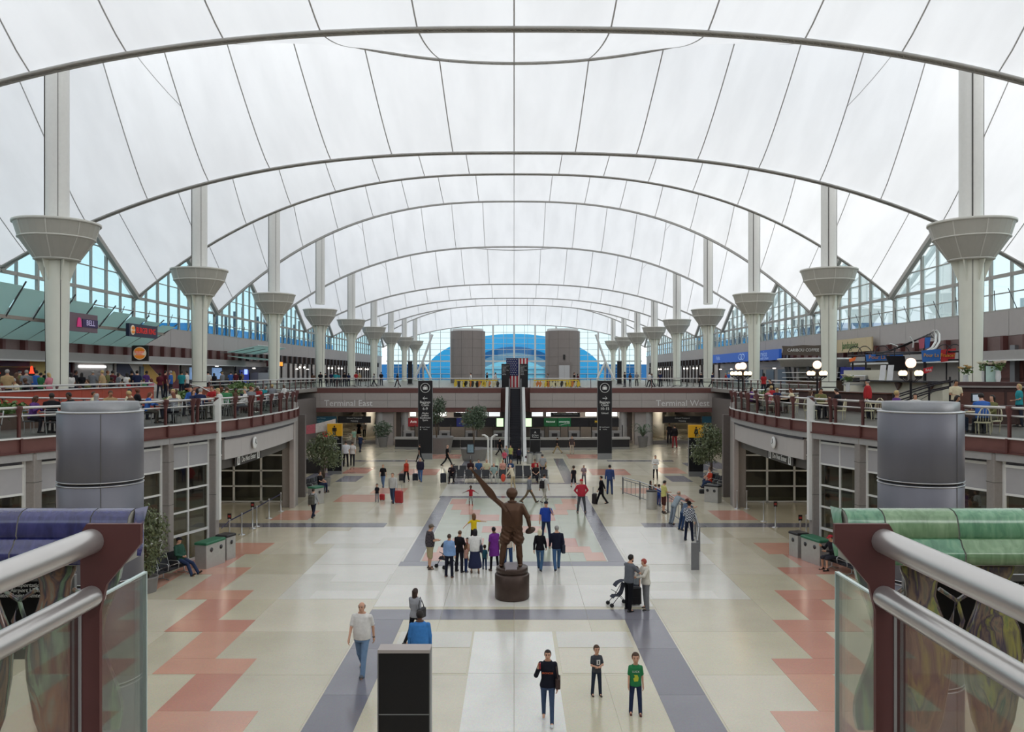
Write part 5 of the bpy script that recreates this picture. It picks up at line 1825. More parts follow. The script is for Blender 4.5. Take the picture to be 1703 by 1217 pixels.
LS2 = [Vector((-12.9, 35.6, 0))]+LS
for i, (p, q) in enumerate(zip(LS2, LS2[1:])):
    d_ = (q-p).normalized()*.05
    b = MB(); b.beam((p.x+d_.x, p.y+d_.y, .98), (q.x-d_.x, q.y-d_.y, .98), .01, .06)
    tag(b.build('belt_strap', BELT), f'navy belt strap between left exit posts, {ords[i]} from the pilaster', 'belt', 'belts at the exits')
RS = [fl(1226, 846), fl(1242, 846), fl(1270, 867), fl(1289.6, 877), fl(1331, 904), fl(1341, 893)]
for i, p in enumerate(RS):
    stanchion(f'steel belt post at the right exit, {["farthest", "second farthest", "third", "fourth", "nearest", "last"][i]} along the row', p, i in (3, 4))

# ------------------------------------------------------------------ trees and planters
def leaf_mat(name, c1, c2):
    m = bpy.data.materials.new(name); m.use_nodes = True
    t = m.node_tree; b = t.nodes['Principled BSDF']; b.inputs['Roughness'].default_value = .5
    oi = t.nodes.new('ShaderNodeTexCoord'); n = t.nodes.new('ShaderNodeTexNoise'); n.inputs['Scale'].default_value = 5
    mx = t.nodes.new('ShaderNodeMix'); mx.data_type = 'RGBA'
    mx.inputs[6].default_value = (*srgb(c1), 1); mx.inputs[7].default_value = (*srgb(c2), 1)
    t.links.new(oi.outputs['Object'], n.inputs['Vector']); t.links.new(n.outputs['Fac'], mx.inputs[0]); t.links.new(mx.outputs[2], b.inputs['Base Color'])
    return m
LEAF = leaf_mat('ficus_leaf', '#3d4a2c', '#7d8460'); LEAF2 = leaf_mat('shade_leaf', '#2f3f2c', '#6d7d66'); LEAF3 = leaf_mat('fern_leaf', '#3c5a2c', '#6f8a4a')
BARK = mat('bark', '#5a4a3a', .8, var=.25, scale=12)
POT = mat('concrete_planter', '#7b7876', .7, var=.1)
def leaves(b, c, rad, n, size, rr, drop=.0):
    for _ in range(n):
        d = Vector((rr.gauss(0, 1), rr.gauss(0, 1), rr.gauss(0, 1))).normalized()*(rr.random()**.45)
        p = Vector(c)+Vector((d.x*rad[0], d.y*rad[1], d.z*rad[2]))
        a = Vector((rr.uniform(-1, 1), rr.uniform(-1, 1), rr.uniform(-1, .3)-drop)).normalized()*size*rr.uniform(.7, 1.3)
        s_ = a.cross(Vector((rr.uniform(-1, 1), rr.uniform(-1, 1), rr.uniform(-1, 1)))).normalized()*size*.3
        b._add([p, p+a*.5+s_, p+a, p+a*.5-s_], [(0, 1, 2, 3)])
def tree(name, label, loc, trunk_h, crown, blobs, n, size, lm, pot, seed, group=None):
    rr = random.Random(seed)
    t = thing(name, label, 'tree', loc, 0, group)
    zb = 0
    if pot:
        w_, h_ = pot
        b = MB(); b.lathe([(w_*.42, 0), (w_*.5, h_*.9), (w_*.52, h_), (w_*.44, h_), (w_*.42, h_*.9), (0, h_*.88)], 24); b.build('planter', POT, t)
        zb = h_*.85
    b = MB()
    ends = []
    for k in range(3):
        a = rr.uniform(0, 6.28)
        q = Vector((.05*math.cos(a), .05*math.sin(a), zb)); m_ = q+Vector((rr.uniform(-.15, .15), rr.uniform(-.15, .15), trunk_h*.6)); e_ = m_+Vector((rr.uniform(-.3, .3), rr.uniform(-.3, .3), trunk_h*.7))
        b.tube([q, m_, e_], [.045, .035, .015], 6); ends.append(e_)
    for e_ in ends:
        for _ in range(4):
            b.tube([e_-Vector((0, 0, trunk_h*.3)), e_+Vector((rr.uniform(-.5, .5)*crown[0], rr.uniform(-.5, .5)*crown[1], rr.uniform(.1, .6)*crown[2]))], [.015, .006], 5)
    b.build('trunk', BARK, t)
    b = MB()
    for (cx, cy, cz, k) in blobs:
        leaves(b, (cx, cy, zb+trunk_h+cz), (crown[0]*k, crown[1]*k, crown[2]*k), int(n*k), size, rr, .5)
    o = b.build('foliage', lm, t); o['kind'] = 'stuff'
    return t
tree('ficus_tree', 'potted ficus tree behind the left bench, before the white framed glazing', (-13.15, 28.9, 0), 1.4, (.75, .8, 1.0), [(0, 0, .2, 1), (.25, 0, -.3, .7), (-.2, .1, .7, .7), (.3, .1, .5, .6), (.05, 0, -.9, .4)], 520, .12, LEAF, (.8, .55), 1, 'potted trees')
tree('ficus_tree', 'bushy ficus tree beyond the left stone pillar, beside the restroom sign', (-13.2, 56.0, 0), 1.5, (1.2, 1.1, 1.2), [(0, 0, .4, 1), (.6, 0, 0, .7), (-.5, 0, .6, .7), (.2, 0, 1.2, .6)], 700, .17, LEAF, (1.0, .6), 2, 'potted trees')
tree('ficus_tree', 'bushy ficus tree beyond the right stone pillar, beside the restroom sign', (14.3, 58.5, 0), 1.6, (1.3, 1.1, 1.3), [(0, 0, .5, 1), (-.6, 0, .2, .8), (.5, 0, .8, .8), (-.2, 0, 1.3, .7), (-.9, 0, -.2, .5)], 750, .17, LEAF, (1.0, .6), 3, 'potted trees')
tree('shade_tree', 'slim tree in a low grey planter right of the baggage 6-9 pylon', (-7.6, 79.6, 0), 2.3, (1.0, .8, 1.3), [(0, 0, .5, 1), (.3, 0, 1.1, .7), (-.3, 0, .1, .7)], 520, .2, LEAF2, (3.2, 1.6), 4, 'potted trees')
tree('shade_tree', 'full tree in a round planter left of the escalator', (-3.6, 72.6, 0), 2.5, (1.1, .9, 1.0), [(0, 0, .5, 1), (.5, 0, .9, .7), (-.5, 0, .2, .7), (.4, 0, 0, .6)], 620, .2, LEAF2, (2.4, 1.1), 5, 'potted trees')
def frond_pot(label, loc, palm, seed, h=1.1):
    rr = random.Random(seed)
    t = thing('potted_plant', label, 'plant', loc)
    b = MB(); b.lathe([(.42, 0), (.55, h*.92), (.58, h), (.5, h), (0, h*.9)], 20); b.build('pot', POT, t)
    b = MB()
    if palm:
        for k in range(26):
            a = k*2.4; L_ = rr.uniform(.9, 1.5); up_ = rr.uniform(.5, 1.5)
            pts = [Vector((0, 0, h)), Vector((math.cos(a)*L_*.4, math.sin(a)*L_*.4, h+up_*.9)), Vector((math.cos(a)*L_*.8, math.sin(a)*L_*.8, h+up_)), Vector((math.cos(a)*L_*1.1, math.sin(a)*L_*1.1, h+up_*.75))]
            for p_, q_ in zip(pts, pts[1:]): b.beam(p_, q_, .10, .012)
    else:
        leaves(b, (0, 0, h+.75), (.95, .9, .95), 620, .24, rr, -.2)
    o = b.build('foliage', LEAF2, t); o['kind'] = 'stuff'
p = fl(637, 743); frond_pot('round bushy potted plant at the left end of the rental counter', (p.x, p.y, 0), False, 8)
p = fl(1069, 743); frond_pot('spiky potted palm at the right end of the rental counter', (p.x, p.y, 0), True, 9)

# ------------------------------------------------------------------ rental counter under the bridge
ct = thing('rental_counter', 'long black fronted rental counter with pale top under the bridge', 'counter', (0, 82.6, 0))
CX = [(-12.3, .9), (-9, .45), (-5.5, .15), (-2, 0), (2, 0), (5.5, .1), (8.8, .35), (11.9, .8)]
for (xa, ya), (xb, yb) in zip(CX, CX[1:]):
    b = MB(); b.beam((xa+.02, ya-.05, .62), (xb-.02, yb-.05, .62), .06, .78); b.build('front_panel', mat('counter_black', '#2c2a2d', .35, var=.1), ct)
    b = MB(); b.beam((xa, ya, .12), (xb, yb, .12), .14, .24); b.build('kick_plate', CHROME, ct)
    b = MB(); b.beam((xa, ya+.15, 1.13), (xb, yb+.15, 1.13), .7, .22); b.build('counter_top', mat('counter_stone', '#a6a29f', .35), ct)
SIG = [(-11.0, 1.9, '#8a2a2c', 'Avis', '#e9e6e0', 'red lit rental sign reading Avis over the counter'), (-5.2, 2.2, '#2a2f6a', 'Budget', '#e0843a', 'blue and orange rental sign reading Budget behind the full tree'),
       (3.98, 1.45, '#1f5a33', 'National', '#eef3ea', 'green rental sign reading National right of the escalator'), (5.48, 1.42, '#17633a', 'enterprise', '#e9efe9', 'dark green rental sign reading enterprise beside the National sign'),
       (9.3, 2.1, '#1c1b1d', 'Hertz', '#e0b52c', 'black rental sign with yellow letters partly behind the baggage pylon')]
for x, w_, c_, tx, tcl, lab in SIG:
    t = thing('rental_sign', lab, 'sign', (x, 88.38, 2.48))
    b = MB(); b.rbox((0, 0, 0), (w_, .12, .95), .02); b.build('panel', mat('rental_panel', c_, .45, var=.1, emit=.12), t)
    lettering(tx, .42 if len(tx) < 8 else .28, mat('sign_letters', tcl, .5, var=0, emit=.25), t, (0, -.08, .05))
    if tx == 'enterprise':
        b = MB(); b.tube([(-.5, -.09, -.35), (.0, -.09, -.2), (.6, -.09, -.12)], .03, 5); b.build('swoosh', WHITE, t)
b = MB(); b.box(-12.4, 12.4, 88.5, 88.7, 1.95, 2.98); b.build('sign_band', mat('rental_band', '#262428', .5), wb)
for i, x in enumerate((-11.2, -7.4, -4.6, -1.6, 2.6, 4.3, 6.4, 8.9, 10.9)):
    t = thing('counter_terminal', f'grey workstation cabinet behind the rental counter, {ords[i]} along it', 'cabinet', (x, 86.2, 0), 0, 'workstations behind the counter')
    b = MB(); b.rbox((0, 0, .85), (1.2, .5, 1.7), .02); b.build('cabinet', mat('workstation_grey', '#908c8a', .5), t)
    b = MB(); b.box(-.3, .3, -.27, -.25, 1.1, 1.45); b.build('screen', DARK, t)
    b = MB(); b.box(-.66, -.62, -.3, .3, 0, 2.3); b.box(.62, .66, -.3, .3, 0, 2.3); b.build('partition', DARK, t)
for x in (-1.55, 1.55):
    b = MB(); b.box(x-.36, x+.36, 88.35, 88.49, 2.0, 2.9); b.build('lit_screen', mat('green_screen', '#c8f0b8', .4, var=0, emit=.9), wb)

# hanging direction boards below the bridge
def hanging_board(label, x, y, z, w_, h_, c_, lines, tc_='#d8d6d2'):
    t = thing('hanging_sign', label, 'sign', (x, y, z))
    b = MB(); b.rbox((0, 0, 0), (w_, .16, h_), .02); b.build('panel', mat('board_face', c_, .5, var=.1), t)
    b = MB(); b.tube([(-w_*.35, 0, h_*.4), (-w_*.35, 0, 3.72-z)], .02, 5); b.tube([(w_*.35, 0, h_*.4), (w_*.35, 0, 3.72-z)], .02, 5); b.build('hanger', STEEL_G, t)
    for i, ln in enumerate(lines):
        lettering(ln, .22, mat('board_letters', tc_, .5, var=0), t, (0, -.10, h_*.22-.3*i))
hanging_board('teal board of hanging sign left under the bridge', -21.4, 88.6, 2.75, 3.9, .72, '#2f6076', ['Passenger Pickup', 'Parking East'], '#9dbac4')
hanging_board('black board of hanging sign left under the bridge', -17.5, 88.6, 2.75, 3.6, .72, '#201f22', ['Ground Transport', 'Ticketing'])
hanging_board('teal board of hanging sign right under the bridge', 22.4, 88.6, 2.75, 3.6, .72, '#2f6076', ['Passenger Pickup', 'Parking West'], '#9dbac4')
hanging_board('black board of hanging sign right under the bridge', 18.4, 88.6, 2.75, 4.1, .72, '#201f22', ['Ground Transport', 'Ticketing'])
hanging_board('black arrow board hanging left of the escalator under the bridge', -5.0, 88.25, 3.3, 3.2, .5, '#1d1c1e', ['Baggage Claim East'])
hanging_board('black arrow board hanging right of the escalator under the bridge', 5.6, 88.25, 3.3, 3.2, .5, '#1d1c1e', ['Ground Transportation West'])

# white tubular loops and picture sign near the seats
p = fl(814.5, 778)
t = thing('tube_barrier', 'pair of tall white tubes bending apart like crooks, left of the escalator', 'barrier', (p.x, p.y, 0))
for k in (-1, 1):
    b = MB(); b.tube([(k*.13, 0, 0), (k*.13, 0, 2.3), (k*.2, 0, 2.55), (k*.42, 0, 2.7), (k*.65, 0, 2.7)], .085, 10); b.build('tube', STEEL_W, t)
    b = MB(); b.lathe([(.12, 0), (.12, .03), (.1, .05)], 16, (k*.13, 0, 0)); b.build('foot', STEEL_G, t)
p = fl(782.5, 790)
t = thing('poster_stand', 'framed poster on a thin pole behind the waiting seats', 'sign', (p.x, p.y, 0))
b = MB(); b.tube([(0, 0, 0), (0, 0, 1.5)], .025, 6); b.lathe([(.2, 0), (.2, .02), (0, .03)], 16); b.build('pole', CHROME, t)
b = MB(); b.rbox((0, 0, 2.05), (.58, .05, .78), .01); b.build('frame', DARK, t)
b = MB(); b.box(-.23, .23, -.032, -.026, 1.74, 2.36); b.build('poster', mat('poster_print', '#7f97a3', .6, var=.5, scale=9), t)
# red and white banner stand beyond the left pillar
t = thing('kiosk_canopy', 'pink and white kiosk canopy on a pole beyond the left stone pillar', 'kiosk', (-16.6, 62.5, 0))
b = MB(); b.prism([(-1.0, 0, 2.9), (1.2, 0, 3.2), (1.2, 0, 3.9), (-1.0, 0, 3.5)], (0, .15, 0)); b.build('canopy_front', mat('kiosk_pink', '#b8616b', .6, var=.25), t)
b = MB(); b.prism([(1.25, 0, 3.2), (2.6, .8, 3.5), (2.6, .8, 4.25), (1.25, 0, 3.9)], (0, .1, 0)); b.build('canopy_side', mat('kiosk_white', '#b9b2ad', .6, var=.3, scale=5), t)
b = MB(); b.tube([(.2, .2, 0), (.2, .2, 3.2)], .07, 8); b.build('pole', STEEL_W, t)
b = MB(); b.box(-1.2, 1.5, .6, 1.6, 0, 1.1); b.build('counter', DARK, t)
# ================================================================== PEOPLE on the hall floor
def walker(px, y, top_px, label, **k):
    """feet at floor pixel (px, y); height from the head's pixel when given"""
    p = fl(px, y)
    h = k.pop('h', None) or (y-top_px)*p.y/FPX
    rz = k.pop('rz', 0)
    k.setdefault('v', .018 if p.y < 30 else (.022 if p.y < 45 else (.026 if p.y < 60 else .032)))
    return person(label, (p.x, p.y, 0), rz, h=h, **k)
def deep(px, py_head, h, y_m):
    return ((px-855)*y_m/FPX, y_m, 0)
LIP = mat('print_orange', '#c8633a', .7, var=0); PRW = mat('print_white', '#d5d5d0', .7, var=0); PRY = mat('print_yellow_green', '#b9c23a', .7, var=0)

# ---- nearest five
o, F = walker(602, 1119, 998, 'balding man in white polo shirt and faded jeans walking towards the viewer', rz=172, pose='walk', build='h', top='#d6d3cf', bottom='#6d86a3', hair='bald', hairc='#8a7f78', shoec='#5b5f66', fine=True, v=.014, face=True, skin='light')
b = MB(); b.lathe([(.033, -.012), (.036, 0), (.033, .012)], 12); w_ = b.build('wristwatch', DARK, o); w_.location = Vector(F.arm[0][2])
o, F = person('man in bright blue shirt and black trousers seen from behind, before the black sign', (-2.38, 20.4, 0), 5, h=1.80, pose='stand', build='h', top='#3f79b8', bottom='#1d1c20', sleeve='long', hairc='#1e1713', skin='dark', fine=True, v=.014), None
o, F = person('woman with long dark hair in grey sweater with shoulder bag, walking away', (-2.85, 23.3, 0), -28, h=1.66, pose='walk2', build='f', top='#96979c', bottom='#1b1b1f', sleeve='long', kind='slim', hair='long', hairc='#35221c', v=.016, fine=True)
def bag(o, F, side, col, size=(.14, .34, .26), hz=.98, name='handbag', label=None, strap=True, dy=-.02, dx=.24):
    """a bag hanging at the side, carried: its own thing"""
    s = -1 if side == 0 else 1
    M = Matrix.Translation(o.location) @ Matrix.Rotation(o.rotation_euler[2], 4, 'Z')
    k = o.scale[0]
    t = thing(name, label, 'bag', M @ Vector((s*dx*k, dy*k, (hz-.13)*k)), o.rotation_euler[2])
    b = MB(); b.rbox((0, 0, size[2]/2), size, min(size)*.28); b.build('pouch', mat('bag_leather', col, .5, var=.15), t)
    if strap:
        sh = Vector((-s*.06, 0, 1.40*k-(hz-.13)*k))
        b = MB()
        b.tube([Vector((0, .12, size[2])), Vector((-s*.02, .11, sh.z*.7)), sh+Vector((0, .02, .05)), Vector((-s*.02, -.10, sh.z*.7)), Vector((0, -.12, size[2]))], .014, 6)
        b.build('strap', mat('bag_leather', col, .5, var=.15), t)
    return t
bag(o, F, 1, '#2a282b', (.12, .36, .28), label='dark shoulder bag on the woman in the grey sweater')
o, F = walker(911, 1202, 1079, 'woman in black jacket and jeans walking with a phone at her ear', rz=176, pose='phone', build='f', top='#1b1c26', bottom='#3d4c66', sleeve='long', kind='slim', hair='bun', hairc='#2b1c18', shoec='#cfd0d2', fine=True, v=.014, face=True)
l = chest_print(o, F, 'BRONCOS', .055, LIP, 1.22)
b = MB(); b.cbox((0, 0, 0), (.02, .07, .13)); ph = b.build('phone', mat('phone_red', '#a3262c', .4), o); ph.location = Vector(F.arm[1][2]+F.arm[1][3]*.10+np.array([-.03, .02, 0]))
bag(o, F, 0, '#3b2a26', (.11, .30, .24), label='brown shoulder bag carried by the woman on the phone')
o, F = walker(992, 1157, 1075, 'small boy in dark grey shirt with a white print, arms folded', rz=190, pose='fold', build='c', top='#44464c', bottom='#2c3444', hairc='#4a3423', shoec='#3b2a22', fine=True, v=.015, face=True)
b = MB(); b.cbox((0, 0, 0), (.13, .006, .18)); q = b.build('print_patch', PRW, o); q.location = Vector(F.up((-.03, .150, 1.24)))
b = MB(); b.cbox((0, 0, 0), (.035, .008, .12)); q = b.build('print_numeral', mat('print_dark', '#33363c', .7, var=0), o); q.location = Vector(F.up((-.03, .152, 1.24)))
o, F = walker(1057, 1188, 1088, 'boy in green shirt lettered in yellow, looking down, hands in pockets', rz=176, pose='stand', build='c', top='#2f7a4c', bottom='#2b3450', hairc='#4d3423', shoec='#5a2a22', fine=True, v=.015, face=True)
chest_print(o, F, 'LUCK', .085, PRW, 1.30)
b = MB(); b.prism([(-.06, 0, -.1), (.05, 0, -.11), (.08, 0, -.02), (.03, 0, .02), (.06, 0, .09), (-.05, 0, .08), (-.08, 0, .0)], (0, .006, 0)); q = b.build('print_motif', PRY, o); q.location = Vector(F.up((0, .150, 1.12)))

# ---- the embracing couple with stroller and case
o, F = person('bearded man in grey shirt and black trousers embracing a woman', (3.78, 26.6, 0), -58, h=1.83, pose='hug', build='m', top='#63666d', bottom='#16161a', hairc='#1c1614', fine=True, v=.016)
b = MB(); b.sphere((0, 0, 0), .07, 12, 8, (.95, .8, .8)); q = b.build('beard', mat('hair', '#1c1614', .6, var=.25, scale=25), o); q.location = Vector(F.head+F.Rh @ np.array([0, .035, -.075]))
person('woman in pale hooded jacket with red headscarf embracing the bearded man', (4.36, 26.75, 0), 112, h=1.68, pose='hug', build='f', top='#cfcbc0', bottom='#77787a', sleeve='long', kind='wide', hair='none', hat='scarf', hatc='#a2544c', hood=True, fine=True, v=.016, loose=.03)
def stroller(label, loc, rz, col):
    t = thing('stroller', label, 'stroller', loc, rz)
    fm = mat('stroller_frame', '#3c3c41', .4, metal=.5)
    for s in (-1, 1):
        b = MB(); b.tube([(s*.22, -.36, .08), (s*.2, -.05, .42), (s*.2, .32, 1.0), (s*.2, .42, 1.02)], .014, 6); b.tube([(s*.22, .34, .08), (s*.2, -.02, .5), (s*.2, -.22, .62)], .013, 6); b.build('frame', fm, t)
        for y in (-.36, .34):
            for dx in (-.03, .03):
                b = MB(); b.lathe([(.0, -.012), (.075, -.012), (.08, 0), (.075, .012), (0, .012)], 14); o_ = b.build('wheel', mat('rubber_black', '#1d1d20', .5), t); o_.location = (s*.22+dx, y, .08); o_.rotation_euler = (0, R(90), 0)
    b = MB(); b.grid([[(x, y, z) for x in (-.18, 0, .18)] for y, z in ((-.3, .36), (-.2, .44), (.0, .42), (.12, .55), (.24, .92))]); b.grid([[(x, y+.01, z-.02) for x in (.18, 0, -.18)] for y, z in ((-.3, .36), (-.2, .44), (.0, .42), (.12, .55), (.24, .92))]); b.build('seat', mat('stroller_cloth', col, .8), t)
    b = MB(); b.grid([[(x, .22-.40*math.sin(a), .72+.30*math.cos(a)) for x in (-.19, 0, .19)] for a in np.linspace(-.1, 1.3, 6)]); b.build('hood', mat('stroller_cloth', col, .8), t)
    return t
stroller('light folding stroller standing beside the embracing couple', (3.5, 27.2, 0), R(-75), '#2c2f3c').scale = (.82, .82, .82)
def suitcase(label, loc, rz, col, h=.62, handle=True, w=.40, d=.24):
    t = thing('suitcase', label, 'suitcase', loc, rz)
    b = MB(); b.rbox((0, 0, h/2+.05), (w, d, h), .05); b.build('shell', mat('suitcase_shell', col, .5, var=.12), t)
    b = MB()
    for s in (-1, 1): b.lathe([(0, -.02), (.035, -.02), (.035, .02), (0, .02)], 10, (s*w*.35, 0, .04))
    b.build('wheel', mat('rubber_black', '#1d1d20', .5), t)
    if handle:
        b = MB(); b.tube([(-w*.28, d*.3, h), (-w*.28, d*.3, h+.40), (w*.28, d*.3, h+.40), (w*.28, d*.3, h)], .012, 6); b.build('handle', ALU, t)
    b = MB(); b.box(-w*.36, w*.36, -d/2-.012, -d/2+.01, .12, h*.5); b.build('pocket', mat('suitcase_shell', col, .5, var=.12), t)
    return t
suitcase('black suitcase on the floor between the embracing couple', (4.08, 27.25, 0), R(10), '#1c1b1f', .58, False)
person('child in dark jeans standing behind the embracing couple', (4.2, 27.75, 0), 150, h=1.15, pose='stand', build='c', top='#7d8288', bottom='#23283c', v=.024)

# ---- the group by the statue
o, F = walker(715, 946, 872, 'man in cap, dark checked shirt and khaki shorts beside the group', rz=-62, pose='hold', build='h', topm=plaid('#2c272b', '#4d4348'), bottom='#a59877', kind='shorts', hat='cap', hatc='#6d665c', hairc='#5b4a3a', shoec='#4a352a', fine=True)
stroller('black stroller next to the man in khaki shorts', (-2.72, 32.6, 0), R(-40), '#1d1c22')
walker(747, 960, 888, 'woman in light blue sweater and dark trousers seen from behind', rz=-12, pose='stand', build='f', top='#7f9dc6', bottom='#1c1e2c', sleeve='long', hair='short', hairc='#3d2c22', shoec='#6a4636', fine=True, loose=.035)
walker(764, 951, 882, 'woman in black top holding a toddler against her shoulder', rz=-25, pose='hold', build='f', top='#1b191d', bottom='#22212a', sleeve='long', hair='bun', hairc='#5a3f2c', shoec='#1d1b1d')
p = fl(771, 951); person('toddler in red shirt carried by the woman in black', (p.x+.14, p.y+.22, .52), 150, h=.95, pose='sit', build='c', top='#a32f35', bottom='#23283c', hairc='#2a1d16', v=.022)
walker(775, 951, 905, 'girl in jeans leaning close to the woman in the navy pinafore', rz=-60, pose='stand', build='c', top='#c79a8c', bottom='#2d3c66', hair='bob', hairc='#6a4b33')
o, F = walker(790, 953, 880, 'black haired woman in white blouse and long navy pinafore, back turned', rz=8, pose='stand', build='h', top='#dcdad6', bottom='#2b2f4a', kind='skirt', bhem=.22, hair='bob', hairc='#17141a', shoec='#6a5648')
bag(o, F, 1, '#23233a', (.12, .30, .28), label='navy shoulder bag on the woman in the pinafore')
walker(806, 947, 907, 'small child in teal shirt and striped trousers beside the purple tunic', rz=-20, pose='stand', build='c', top='#35687c', bottom='#2c4060', hairc='#3a2519')
o, F = walker(822, 949, 876, 'woman in purple tunic and black leggings with a beige bag', rz=28, pose='touch', build='f', top='#6d2f83', bottom='#17161a', kind='slim', hair='bun', hairc='#191316', skin='dark', hem=.58, flare=.12, loose=.04, shoec='#5b4a44')
bag(o, F, 1, '#b3a68a', (.13, .38, .30), label='large beige shoulder bag on the purple tunic')
walker(845, 947, 874, 'man in jeans partly hidden behind the bronze statue', rz=170, pose='stand', build='m', top='#c0b3a5', bottom='#2e4468', hairc='#33251d')
walker(788, 905, 855, 'child in yellow shirt and black trousers with arms spread, seen from behind', rz=14, pose='arms_out2', build='c', top='#d6b81f', bottom='#1d1b20', hair='bob', hairc='#6b4a30')
walker(783, 841, 808, 'child in red shirt and grey shorts spreading both arms, near the seats', rz=178, pose='arms_out', build='c', top='#a32b35', bottom='#9a9a98', kind='shorts', hairc='#1b1513', skin='dark', shoec='#c03a30')
o1, F1 = walker(898, 948, 877, 'blonde woman in black top and jeans holding hands with a man', rz=-14, pose='walk', build='f', top='#17161a', bottom='#3c5877', sleeve='long', hair='bob', hairc='#d8cfae', shoec='#1c1b1d', fine=True)
o, F = walker(926, 948, 872, 'grey haired man in navy jacket and jeans holding hands with a blonde woman', rz=6, pose='walk2', build='m', top='#1d2030', bottom='#3f5c80', sleeve='long', hairc='#8f8c88', shoec='#1c1b1d', fine=True, loose=.03)
bag(o, F, 1, '#232a3a', (.14, .34, .36), hz=.80, label='dark tote bag carried by the grey haired man', strap=False)
o, F = person('man in blue polo and dark cap talking on a phone behind the couple', (1.49, 37.7, 0), 176, h=1.82, pose='phoneL', build='h', top='#28449a', bottom='#28344f', hat='cap', hatc='#26252c', v=.02)
b = MB(); b.cbox((0, 0, 0), (.02, .07, .13)); ph = b.build('phone', DARK, o); ph.location = Vector(F.arm[0][2]+F.arm[0][3]*.10+np.array([.03, .02, 0]))
walker(967, 853, 797, 'man in red shirt, grey trousers and red cap standing alone', rz=186, pose='hips', build='h', top='#b03341', bottom='#4b4c50', sleeve='long', hat='cap', hatc='#b02f35')
o, F = walker(1000, 838, 790, 'woman in long black clothes pulling a black trolley case', rz=78, pose='pull', build='f', top='#17151a', bottom='#18161b', sleeve='long', hairc='#1d1719', hem=.62, flare=.08)
p = fl(990, 838); suitcase('black trolley case pulled by the woman in black', (p.x-.05, p.y, 0), R(70), '#211a1c', .60)
walker(1014, 822, 773, 'man in blue jacket and jeans seen from behind, right of the pylon', rz=-8, pose='stand', build='m', top='#3a4a78', bottom='#2f3e63', sleeve='long', hairc='#241c18')
walker(954, 811, 774, 'youth in black shirt and shorts walking away near the pylon', rz=10, pose='walk', build='c', top='#241f26', bottom='#1c1b20', kind='shorts')
walker(971, 806, 773, 'woman in patterned pink top standing beside the youth in black', rz=170, pose='hold', build='f', topm=plaid('#9c7f83', '#6e6670'), bottom='#55555c', hairc='#8a7d74')
walker(880, 836, 787, 'woman in grey top and brown trousers walking past the seats', rz=-95, pose='stride', build='f', top='#7d7f86', bottom='#6b5c4b', sleeve='long', hair='bun', hairc='#1f1815')
o, F = walker(905, 835, 785, 'man in pale shirt and light trousers with a black backpack', rz=-35, pose='stride', build='m', top='#c8c6c3', bottom='#aca79e', hairc='#221b18')
def backpack(o, F, col, label, s=1.0):
    M = Matrix.Translation(o.location) @ Matrix.Rotation(o.rotation_euler[2], 4, 'Z')
    k = o.scale[0]
    t = thing('backpack', label, 'backpack', M @ (Vector(F.up((0, -.235, 1.12)))*k), o.rotation_euler[2])
    b = MB(); b.rbox((0, 0, 0), (.32*s, .18*s, .46*s), .07*s); b.build('pack', mat('pack_cloth', col, .8, var=.2), t)
    b = MB(); b.rbox((0, -.11*s, -.08*s), (.24*s, .06*s, .22*s), .03*s); b.build('pocket', mat('pack_cloth', col, .8, var=.2), t)
    for q in (-1, 1):
        b = MB(); b.tube([(q*.11, .06, .2), (q*.12, .14, .30), (q*.12, .26, .29), (q*.12, .36, .16)], .018, 6); b.build('strap', mat('pack_cloth', col, .8, var=.2), t)
backpack(o, F, '#241d20', 'black backpack on the man in the pale shirt')
o, F = walker(853, 813, 772, 'elderly man in cream shirt and khaki trousers holding a red jacket', rz=60, pose='bend', build='m', top='#d3c7ae', bottom='#b1a284', sleeve='long', hair='bald', hairc='#d8d4cd')
b = MB(); b.sphere((0, 0, 0), .2, 12, 8, (.8, 1, 1.35)); q = b.build('draped_jacket', cloth('#c9503f')); q.location = hand_at(o, F, 0)+Vector((-.12, .0, -.12)); tag(q, 'red jacket draped over the arm of the elderly man in cream', 'jacket')
walker(902, 797, 755, 'man in grey shirt with hands behind his back beyond the seats', rz=4, pose='back', build='h', top='#9a9a9b', bottom='#2b2f3d', hairc='#5a5450')
walker(839, 776, 748, 'woman in pink jacket standing behind the waiting seats', rz=170, pose='hold', build='f', top='#c2566a', bottom='#1d1c20', sleeve='long', hairc='#3a2a22')
walker(744, 775, 738, 'man in black shirt and trousers striding before the bridge', rz=-80, pose='stride', build='m', top='#18171a', bottom='#1a191d', hair='bald', hairc='#9a8a80')
o, F = walker(653, 836, 785, 'man in white sweater and jeans standing with a red suitcase', rz=172, pose='pull', build='m', top='#b7b6b4', bottom='#34425c', sleeve='long', hairc='#6a5b4e')
p = fl(662, 837); suitcase('large red suitcase beside the man in the white sweater', (p.x+.05, p.y+.05, 0), R(-14), '#9c2b30', .72, True, .48, .28)
walker(627, 835, 805, 'boy in black shirt and grey trousers holding a small red case', rz=178, pose='stand', build='c', top='#1e1d24', bottom='#7c7d84', hairc='#1d1714')
p = fl(634, 832); suitcase('small red case beside the boy in the black shirt', (p.x+.06, p.y, 0), R(-20), '#b32c34', .36, False, .32, .2)
walker(637, 810, 771, 'woman in black printed shirt and jeans walking forward', rz=172, pose='walk', build='f', top='#1b1a1e', bottom='#566c8e', hair='bun', hairc='#9b7a58')
o, F = walker(676, 802, 763, 'red haired woman in black jacket over red blouse with a case', rz=178, pose='walk2', build='f', top='#b03a2c', bottom='#1b1a1f', sleeve='none', hair='long', hairc='#8a3f26', loose=.018)
p = fl(671, 800); suitcase('dark wheeled case beside the red haired woman', (p.x-.14, p.y+.1, 0), 0, '#26252c', .5)
